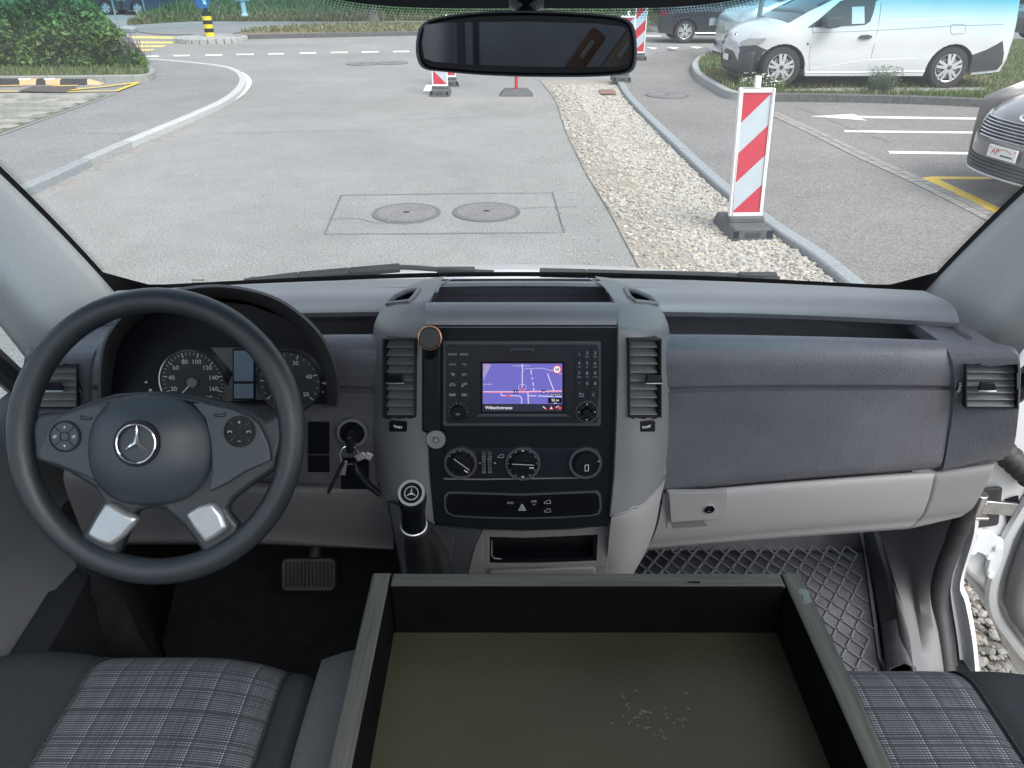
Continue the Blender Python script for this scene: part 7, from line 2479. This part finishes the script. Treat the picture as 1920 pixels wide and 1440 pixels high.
sv = generic('panel_van', (vx0, 18.0 + .95, .06), 1.9, 4.95, 1.97, 'silver van parked behind the bonnet of the white delivery van', 'van', 'silverpaint', .90, 3.95, .33, prof, ins_t, ((1.08, 1.9),), 1.12,
    wins=([(1.38, 1.15), (1.55, 1.36), (1.80, 1.68), (2.35, 1.74), (2.38, 1.10), (1.9, 1.10)], [(2.5, 1.12), (2.5, 1.75), (3.5, 1.76), (3.5, 1.12)]),
    lamp=[vz2(u, v) for u, v in ((1363, 57), (1364, 44), (1370, 41), (1397, 41), (1396, 53), (1380, 57))], lower=[(.24, .2), (.22, .34), (.28, .42), (.5, .44), (.54, .22)])
sv.line('door_gap', [(1.30, .3), (1.22, .7), (1.30, 1.1)], .012, 'linedark')
sv.line('trim_line', [vz2(u, v) for u, v in ((1359, 68), (1380, 69), (1396, 67))], .03, 'chrome', .014)
mb = MB()
mp_ = [vz2(u, v) for u, v in ((1446, 23), (1452, 14), (1475, 10), (1482, 14), (1482, 24), (1462, 26))]
mb.prism([sv.side(x, z, .25) for x, z in mp_], [sv.side(x, z, .05) for x, z in mp_]); mb.build('door_mirror', ['bumper'], sv.t, bevel=.02)
mb = MB(); mb.disc(sv.side(.10, .36, .02), (-.6, -.8, 0), .05, 0, .02, 0, 16); mb.build('fog_light', ['lamp'], sv.t)

# ---- dark hatchback driving off behind the vans
def ins_c(x, z):
    i = 0
    if z > .85: i += (z - .85) * .32
    if x < .6: i += .25 * ((.6 - x) / .6) ** 2.2
    if x > 3.7: i += .18 * (max(0, x - 3.7) / .5) ** 2
    return i
hatch = [(.04, .40), (.0, .55), (.08, .70), (.45, .84), (.95, .95), (1.15, .99), (1.75, 1.36), (2.0, 1.43), (2.6, 1.47), (3.3, 1.42), (3.75, 1.2), (4.0, .98), (4.14, .92), (4.18, .7), (4.2, .45)]
HW = ([(1.25, 1.0), (1.8, 1.34), (2.35, 1.38), (2.35, .96)], [(2.45, .96), (2.45, 1.38), (3.1, 1.36), (3.55, 1.14), (3.5, 1.0)])
pw = P(1281, 80, z=.02)
d1 = generic('hatchback', (pw.x + 3.40, 24.4 + .88, 0.02), 1.76, 4.2, 1.47, 'dark hatchback seen from behind next to the silver van', 'car', 'darkpaint', .85, 3.40, .31, hatch, ins_c, ((1.15, 1.85), (3.3, 4.0)), .96, flip=True, wins=HW,
    lamp=[(.12, .62), (.16, .72), (.5, .80), (.45, .68)], tail=[(3.98, .72), (3.95, .85), (4.1, .88), (4.17, .74)], style='ten')
d1.line('sill_strip', [(.95, .27), (3.1, .27)], .03, 'chrome', .004)
# ---- dark parked car at the right edge behind the white van
p = P(1905, 76, z=.06)
d2 = generic('estate_car', (p.x - .1, p.y, .06), 1.8, 4.5, 1.47, 'black parked car at the right edge behind the white delivery van', 'car', 'darkpaint', .9, 3.6, .32, [(x * 1.07, z * 1.08) for x, z in hatch], ins_c, ((1.23, 1.95),), 1.03, wins=([(a * 1.07, b_ * 1.08) for a, b_ in HW[0]], [(a * 1.07, b_ * 1.08) for a, b_ in HW[1]]),
    lamp=[(.12, .66), (.16, .78), (.5, .86), (.45, .73)], tail=[(4.25, .78), (4.22, .92), (4.38, .95), (4.45, .8)])
d2.line('chrome_strip', [(.3, .62), (4.2, .62)], .04, 'plate', .01)
# ---- parked cars far left
for (u, v, paint, lab, fl, hh) in ((196, 27, 'silverpaint', 'pale silver car parked far off beyond the hedge', True, 1.0), (228, 29, 'bluepaint', 'dark blue car parked beside the pale silver car far off', False, 1.0), (150, 28, 'darkpaint', 'black car parked far off, half hidden by the hedge', True, 1.05), (262, 22, 'bluepaint', 'far dark blue car nearest the thin sign post', False, 1.0)):
    p = P(u, v, z=0)
    x_ = p.x + (4.2 if fl else 0)
    c = generic('far_car', (x_ if not fl else p.x + 2.2, p.y + .9, 0), 1.76, 4.2, 1.47, lab, 'car', paint, .85, 3.40, .31, [(x, z * hh) for x, z in hatch], ins_c, ((1.15, 1.85), (3.3, 4.0)), .96, flip=fl, wins=HW, lamp=[(.12, .62), (.16, .72), (.5, .80), (.45, .68)], tail=[(3.98, .72), (3.95, .85), (4.1, .88), (4.17, .74)])

# ---- grey car nosing in from the right --------------------------------------------------
fwd = Vector((-.985, -.174, 0)).normalized(); lat = Vector((-fwd.y, fwd.x, 0))      # lat points to its far side (-> -y after sign)
lat = Vector((0.174, -.985, 0)).normalized()
pc = P(1868, 292, z=.50); fc = Vector((pc.x + .07, pc.y, ZR))
gcar = thing('grey_car', fc, 'grey brown car with chrome slatted grille nosing in at the right edge', 'car')
def gp3(f, w, z): return fc + fwd * f + lat * w + Vector((0, 0, z))
def gsurf(w, k, prof, W=.93):
    f, z = prof
    a = abs(w / W)
    return gp3(f - .52 * a ** 2.4 - .15 * max(0, a - .8) ** 2 * 25 * .3, w, z - .03 * a ** 3)
gprof = [(-.30, .25), (-.06, .25), (-.01, .265), (.0, .30), (-.005, .36), (0.0, .42), (.0, .51), (-.01, .545), (-.03, .59), (-.055, .64), (-.085, .695), (-.11, .725), (-.16, .76), (-.30, .82), (-.55, .90), (-.9, .97), (-1.15, 1.02)]
mb = MB()
rows = [[gsurf(lerp(-.93, .93, j / 40), 0, q) for j in range(41)] for q in gprof]
mb.grid(rows)
mb.build('bonnet_and_bumper', ['greypaint'], gcar, solid=.01)
mb = MB()       # flanks, windscreen and roof behind the nose
for sg in (-1, 1):
    rows = []
    for f in (-.42, -.8, -1.2, -2.0, -3.2, -4.3):
        rows.append([gp3(f, sg * w, z) for w, z in ((.90, .2), (.93, .5), (.93, .72), (.90, .80 if f > -.6 else .93 if f > -1.0 else 1.0))])
    mb.grid(rows)
mb.build('flank', ['greypaint'], gcar, solid=.01)
mb = MB()
mb.grid([[gp3(f, w, z) for w in (-.82, -.4, 0, .4, .82)] for f, z in ((-1.1, 1.01), (-1.9, 1.5))])
mb.build('windscreen', ['glassdark'], gcar, solid=.006)
mb = MB()
mb.grid([[gp3(f, w * k, z) for w in (-.9, -.4, 0, .4, .9)] for f, z, k in ((-1.9, 1.52, .78), (-2.6, 1.60, .75), (-3.6, 1.55, .75), (-4.3, 1.0, .95), (-4.35, .3, .95))])
mb.build('roof', ['greypaint'], gcar, solid=.01)
def gstrip(z, f, w0, w1, r, n=22, flat=1.0, curve=0.0):
    return [gsurf(lerp(w0, w1, j / n), 0, (f, z - curve * abs(lerp(w0, w1, j / n)) ** 2)) for j in range(n + 1)]
mb = MB()
rows = [gstrip(z, f + .006, -.56, .56, 0) for z, f in ((.545, -.01), (.62, -.045), (.70, -.088))]
mb.grid(rows)
gr_ = mb.build('grille', ['void'], gcar, solid=.004)
for k in range(7):
    z = .552 + k * .0245; f = lerp(-.012, -.088, k / 6) + .016
    w = .42 + .14 * sin(min(1, k / 4) * pi / 2)
    mb = MB(); mb.tube(gstrip(z, f, -w, w, 0), 0.0062, 6, flatten=.8); mb.build('slat', ['chrome'], gr_)
mb = MB()
rows = [gstrip(z, f + .005, -.72, .72, 0) for z, f in ((.255, -.03), (.31, .0), (.38, -.005))]
mb.grid(rows)
li = mb.build('lower_intake', ['void'], gcar, solid=.004)
for k in range(4):
    mb = MB(); mb.tube(gstrip(.275 + k * .03, .008, -.70, .70, 0), .008, 6); mb.build('slat', ['bumper'], li)
mb = MB(); mb.tube(gstrip(.245, .0, -.8, .8, 0), .018, 8, flatten=.7); mb.build('splitter', ['silver'], gcar)
for sg in (-1, 1):
    mb = MB()
    rows = [[gsurf(sg * w, 0, (f + .012, z)) for w in (.60, .70, .80, .88)] for z, f in ((.62, -.045), (.68, -.075), (.73, -.115))]
    mb.grid(rows); mb.build('headlight', ['lamp'], gcar, solid=.006)
    mb = MB()
    c = gp3(-1.35, sg * .95, .03)
    pw_ = gp3(-.88, sg * .90, .33)
    o = make_wheel((0, 0, 0), .335, -1, gcar, 'seven'); o.location = pw_ - fc; o.rotation_euler = (0, 0, atan2(lat.y * sg, lat.x * sg) + pi / 2)
# badge and plate
BPl = Plane(gp3(-.118, 0, .742), fwd + Vector((0, 0, .55)))
mb = MB()
mb.lathe(BPl.o + BPl.n * .012, BPl.n, [(0, 0), (.048, 0), (.05, .006), (.042, .009), (0, .009)], 32, 0)
mb.v = [tuple(BPl.o + BPl.ax * ((Vector(p) - BPl.o).dot(BPl.ax) * 1.45) + BPl.ay * ((Vector(p) - BPl.o).dot(BPl.ay) * .72) + BPl.n * (Vector(p) - BPl.o).dot(BPl.n)) for p in mb.v]
bd = mb.build('badge', ['chrome'], gcar)
mb = MB()
pts = [BPl.at(.038 * cos(a) * (1 + .0), .017 * sin(2 * a) * .7, .0215) for a in [k * 2 * pi / 24 for k in range(25)]]
mb.tube(pts, .0035, 6)
mb.build('badge_script', [mat('blue enamel', (.02, .04, .12), .3)], bd)
PP = Plane(gp3(.03, 0, .46), fwd)
mb = MB()
def prect(a0, b0, a1, b1, h0, h1, m): mb.prism([PP.at(a, b_, h0) for a, b_ in ((a0, b0), (a1, b0), (a1, b1), (a0, b1))], [PP.at(a, b_, h1) for a, b_ in ((a0, b0), (a1, b0), (a1, b1), (a0, b1))], m)
prect(-.16, -.05, .16, .05, -.01, .006, 0)
mb.text('AP', PP.at(-.075, .0, .0075), PP.ax, PP.ay, .075, 1)
mb.tube([PP.at(-.06 + .17 * k / 10, .012 + .022 * sin(pi * k / 10), .008) for k in range(11)], .0022, 5, 1)
for k in range(7): prect(-.01 + k * .02, -.026, .004 + k * .02, -.012, .006, .0075, 2)
for sx in (-.142, .142): mb.text('+', PP.at(sx, .03, .0075), PP.ax, PP.ay, .04, 1)
mb.build('number_plate', ['plate', 'red', 'void'], gcar, merge=False)
# ================================================================ STREET FURNITURE
M['whiteplastic'] = mat('white plastic', (0.72, 0.73, 0.73), .45)
M['redfoil'] = mat('red reflective sheeting', (0.46, 0.022, 0.045), .45, var=.06, vscale=15)
M['paleblue'] = mat('silver white reflective sheeting', (0.42, 0.48, 0.53), .45, var=.05, vscale=12)
M['footrubber'] = mat('recycled rubber foot', (0.075, 0.08, 0.085), .75, var=.25, vscale=20, bump=.5, bscale=150)
def beacon(c, label, lean=0.0, ry=0.0, slope=1, foot_rot=0.0, w=.275, h=.98, z0=.14):
    """striped guide beacon: foot, frame, foil, stripes, grip"""
    c = Vector(c)
    t_ = thing('traffic_beacon', c, label, 'traffic beacon', 'red and white beacons along the road works')
    def loc(x, y, z):
        x2, y2 = x * cos(ry) - y * sin(ry), x * sin(ry) + y * cos(ry)
        return c + Vector((x2 - lean * (z - z0), y2, z))
    def bx(mb, x0, x1, y0, y1, za, zb, m=0):
        lo = [loc(x, y, za) for x, y in ((x0, y0), (x1, y0), (x1, y1), (x0, y1))]; hi = [loc(x, y, zb) for x, y in ((x0, y0), (x1, y0), (x1, y1), (x0, y1))]
        mb.prism(lo, hi, m)
    mb = MB()
    fx = .175
    prof = [(-fx, 0), (-fx, .04), (-fx * .82, .105), (fx * .82, .105), (fx, .04), (fx, 0)]
    mb.prism([loc(x, -.22, z) for x, z in prof], [loc(x, .28, z) for x, z in prof])
    bx(mb, -.145, .145, -.06, .08, .10, .15)
    ft = mb.build('foot', ['footrubber'], t_, bevel=.012, seg=2)
    for x in (-.135, .135):
        mb = MB(); bx(mb, x - .022, x + .022, -.226, -.215, .03, .085); mb.build('foot_slot', ['void'], ft)
    mb = MB(); bx(mb, -.06, .06, -.227, -.21, .035, .075); mb.build('foot_plate', ['seal'], ft, bevel=.004)
    b = .022
    mb = MB()
    bx(mb, -w / 2, -w / 2 + b, -.022, .022, z0, z0 + h); bx(mb, w / 2 - b, w / 2, -.022, .022, z0, z0 + h)
    bx(mb, -w / 2 + b, w / 2 - b, -.022, .022, z0, z0 + b * 1.6); bx(mb, -w / 2 + b, w / 2 - b, -.022, .022, z0 + h - b * 1.5, z0 + h)
    bx(mb, -w / 2 + b, w / 2 - b, -.010, .010, z0 + b * 1.6, z0 + h - b * 1.5)
    mb.build('frame', ['whiteplastic'], t_, bevel=.006, seg=2)
    mb = MB(); bx(mb, -.022, .022, -.02, .02, z0 + h, z0 + h + .085); mb.build('grip', ['whiteplastic'], t_, bevel=.006)
    # stripes clipped to the face
    x0, x1, za, zb = -w / 2 + b + .001, w / 2 - b - .001, z0 + b * 1.6, z0 + h - b * 1.5
    W = x1 - x0; rise = W * .98 * slope; H = zb - za
    P_ = H / 4.72 * 2
    k = 0
    bounds = [H + .02]
    z = H - .02
    cuts = []
    zz = zb
    # band edges along the left side going down (on the right side they sit one rise higher)
    e = zb - abs(rise) * .95
    edges = [zb + abs(rise) * 2]
    band = (H + abs(rise)) / 5.0
    cur = zb + 0.0
    edges = [zb + 9] + [zb - abs(rise) - band * i + (band - abs(rise) if False else 0) for i in range(0, 6)]
    cols = ['redfoil', 'paleblue']
    for i in range(len(edges) - 1):
        hi_, lo_ = edges[i], edges[i + 1]
        poly = []
        L = [(x0, lo_), (x1, lo_ + abs(rise)), (x1, hi_ + abs(rise)), (x0, hi_)]
        if slope < 0: L = [(x0 + x1 - x, z) for x, z in L]
        for lim, sgn in ((za, 1), (zb, -1)):
            out = []
            for (ax, az), (bx_, bz) in zip(L, L[1:] + L[:1]):
                ia, ib = (az - lim) * sgn >= 0, (bz - lim) * sgn >= 0
                if ia: out.append((ax, az))
                if ia != ib:
                    q = (lim - az) / (bz - az); out.append((ax + (bx_ - ax) * q, lim))
            L = out
            if not L: break
        if len(L) < 3: continue
        mb = MB(); mb.prism([loc(x, -.0105, z) for x, z in L], [loc(x, -.0125, z) for x, z in L])
        mb.build('stripe', [cols[i % 2]], t_, smooth=0)
    return t_
p = P(1392, 437, z=0.012)
beacon((p.x, p.y, 0.012), 'large near red and white striped beacon leaning on its rubber foot in the gravel', .058, .05)
p = P(826, 178, z=0)
beacon((p.x, p.y, 0), 'red and white beacon standing on the road just below the mirror, left side', 0, 0, -1)
p = P(842, 160, z=0)
beacon((p.x, p.y, 0), 'half hidden beacon right behind the one below the mirror', 0, .15)
p = P(1180, 152, z=.06)
beacon((p.x - .16, p.y, .06), 'beacon on the right kerb hidden behind the mirror except its rubber foot', -.06, -.02)
p = P(1196, 112, z=0.06)
beacon((p.x, p.y, 0.06), 'far red and white beacon showing beyond the right end of the mirror', 0, .0, 1)
# red post in a rubber foot
p = P(968, 178, z=0)
t_ = thing('sign_post', p, 'slim red post in a flat rubber foot under the mirror', 'sign post')
mb = MB(); c = p
mb.prism([c + Vector(q) for q in ((-.30, -.2, 0), (.30, -.2, 0), (.30, .2, 0), (-.30, .2, 0))], [c + Vector(q) for q in ((-.2, -.1, .10), (.2, -.1, .10), (.2, .14, .10), (-.2, .14, .10))])
mb.build('foot', ['footrubber'], t_, bevel=.012)
mb = MB(); mb.tube([c + Vector((0, 0, .08)), c + Vector((0, 0, 1.9))], .028, 12); mb.build('post', ['redfoil'], t_)
mb = MB(); mb.disc(c + Vector((0, 0, 1.65)), (0, -1, 0), .3, 0.03, .04, 0, 32); mb.disc(c + Vector((0, 0, 1.65)), (0, -1, 0), .22, .04, .045, 1, 32); mb.build('sign_plate', ['redfoil', 'whiteplastic'], t_)
# traffic island bollard
p = P(394, 68, z=.1)
isl_c = P(396, 71, z=.1)
mb = MB()
rr = [Vector((isl_c.x + 1.0 * cos(a), isl_c.y + 1.6 * sin(a) * .6, .1)) for a in [k * 2 * pi / 28 for k in range(28)]]
mb.prism([Vector((q.x, q.y, 0)) for q in rr], rr); ti = struct('traffic_island', mb, ['granite_pale'], smooth=0)
for k in range(28):
    a = rr[k]; b_ = rr[(k + 1) % 28]
    mb = MB(); d = (b_ - a); cc = (a + b_) / 2
    mb.box((cc.x, cc.y, .06), (d.length - .015, .16, .15), Matrix.Rotation(atan2(d.y, d.x), 3, 'Z')); mb.build('kerb_stone', ['granite_pale'], ti, bevel=.01, seg=1)
b_ = thing('bollard', p, 'yellow and black banded bollard with a round blue sign on the traffic island', 'bollard')
YB = mat('bollard yellow', (.75, .52, .02), .4)
z = .1
for k in range(6):
    mb = MB(); mb.tube([Vector((p.x, p.y, z)), Vector((p.x, p.y, z + .115))], .14, 20); mb.build('band', [YB if k % 2 == 0 else 'blackmatte'], b_); z += .115
mb = MB(); mb.tube([Vector((p.x, p.y, z)), Vector((p.x - .02, p.y, z + .1))], .06, 12); mb.build('neck', ['blackmatte'], b_)
mb = MB(); c = Vector((p.x - .06, p.y - .05, z + .36)); n_ = Vector((1.0, -.55, 0))
mb.disc(c, n_, .29, 0, .03, 0, 32)
bl = mb.build('blue_sign', [mat('blue sign', (.03, .11, .30), .35)], b_)
pl = Plane(c + n_.normalized() * .032, n_)
mb = MB(); mb.bar(pl.at(-.1, .12), pl.at(.08, -.1), .05, .004, n_); mb.add([pl.at(.15, -.17, .003), pl.at(.0, -.13, .003), pl.at(.13, -.02, .003)], [(0, 1, 2)])
mb.build('arrow', ['whiteplastic'], bl)
# hydrant
p = P(459, 30, z=.25)
h_ = thing('hydrant', p, 'pale blue hydrant with red cap on the grassy bank', 'hydrant')
HB = mat('hydrant pale blue', (.42, .52, .58), .4)
mb = MB(); mb.lathe(p, (0, 0, 1), [(0, 0), (.15, 0), (.15, .06), (.10, .09), (.10, .55), (.15, .58), (.15, .72), (.08, .75), (0, .75)], 18); mb.build('barrel', [HB], h_)
for sx in (-1, 1):
    mb = MB(); mb.tube([p + Vector((0, 0, .62)), p + Vector((sx * .27, 0, .62))], .075, 12); mb.build('outlet', [HB], h_)
mb = MB(); mb.lathe(p, (0, 0, 1), [(0, .74), (.12, .74), (.12, .88), (.05, .95), (0, .95)], 16); mb.build('cap', ['redfoil'], h_)
# thin posts
M['galv'] = mat('galvanised post', (.33, .36, .36), .4, metal=.6)
for u, v, hh, lab, r in ((221, 49, 3.0, 'thin grey sign post before the far parked cars', .035), (275, 36, 3.0, 'thin grey sign post at the near end of the bank', .035), (1417, 95, 3.2, 'grey lamp post between the silver van and the white delivery van', .05)):
    p = P(u, v, z=0.02)
    if u > 1000: p = P(1417, 52, y=16.9); p = Vector((p.x, p.y, .06))
    t_ = thing('metal_post', p, lab, 'post')
    mb = MB(); mb.tube([p, p + Vector((-.02 if u < 1000 else .12, 0, hh))], r, 12); mb.build('tube', ['galv'], t_)
    mb = MB(); mb.tube([p, p + Vector((0, 0, .06))], r * 2.2, 12); mb.build('collar', ['galv'], t_)
# low slab by the far crossing
mb = MB()
q = [GROUND.hit(u, v) for u, v in ((226, 60), (248, 63), (260, 59), (238, 55))]
mb.prism([a for a in q], [a + Vector((0, 0, .14)) for a in q])
t_ = tag(mb.build('concrete_slab', ['granite_pale'], None, bevel=.02), 'low pale concrete slab beside the yellow crossing', 'slab')
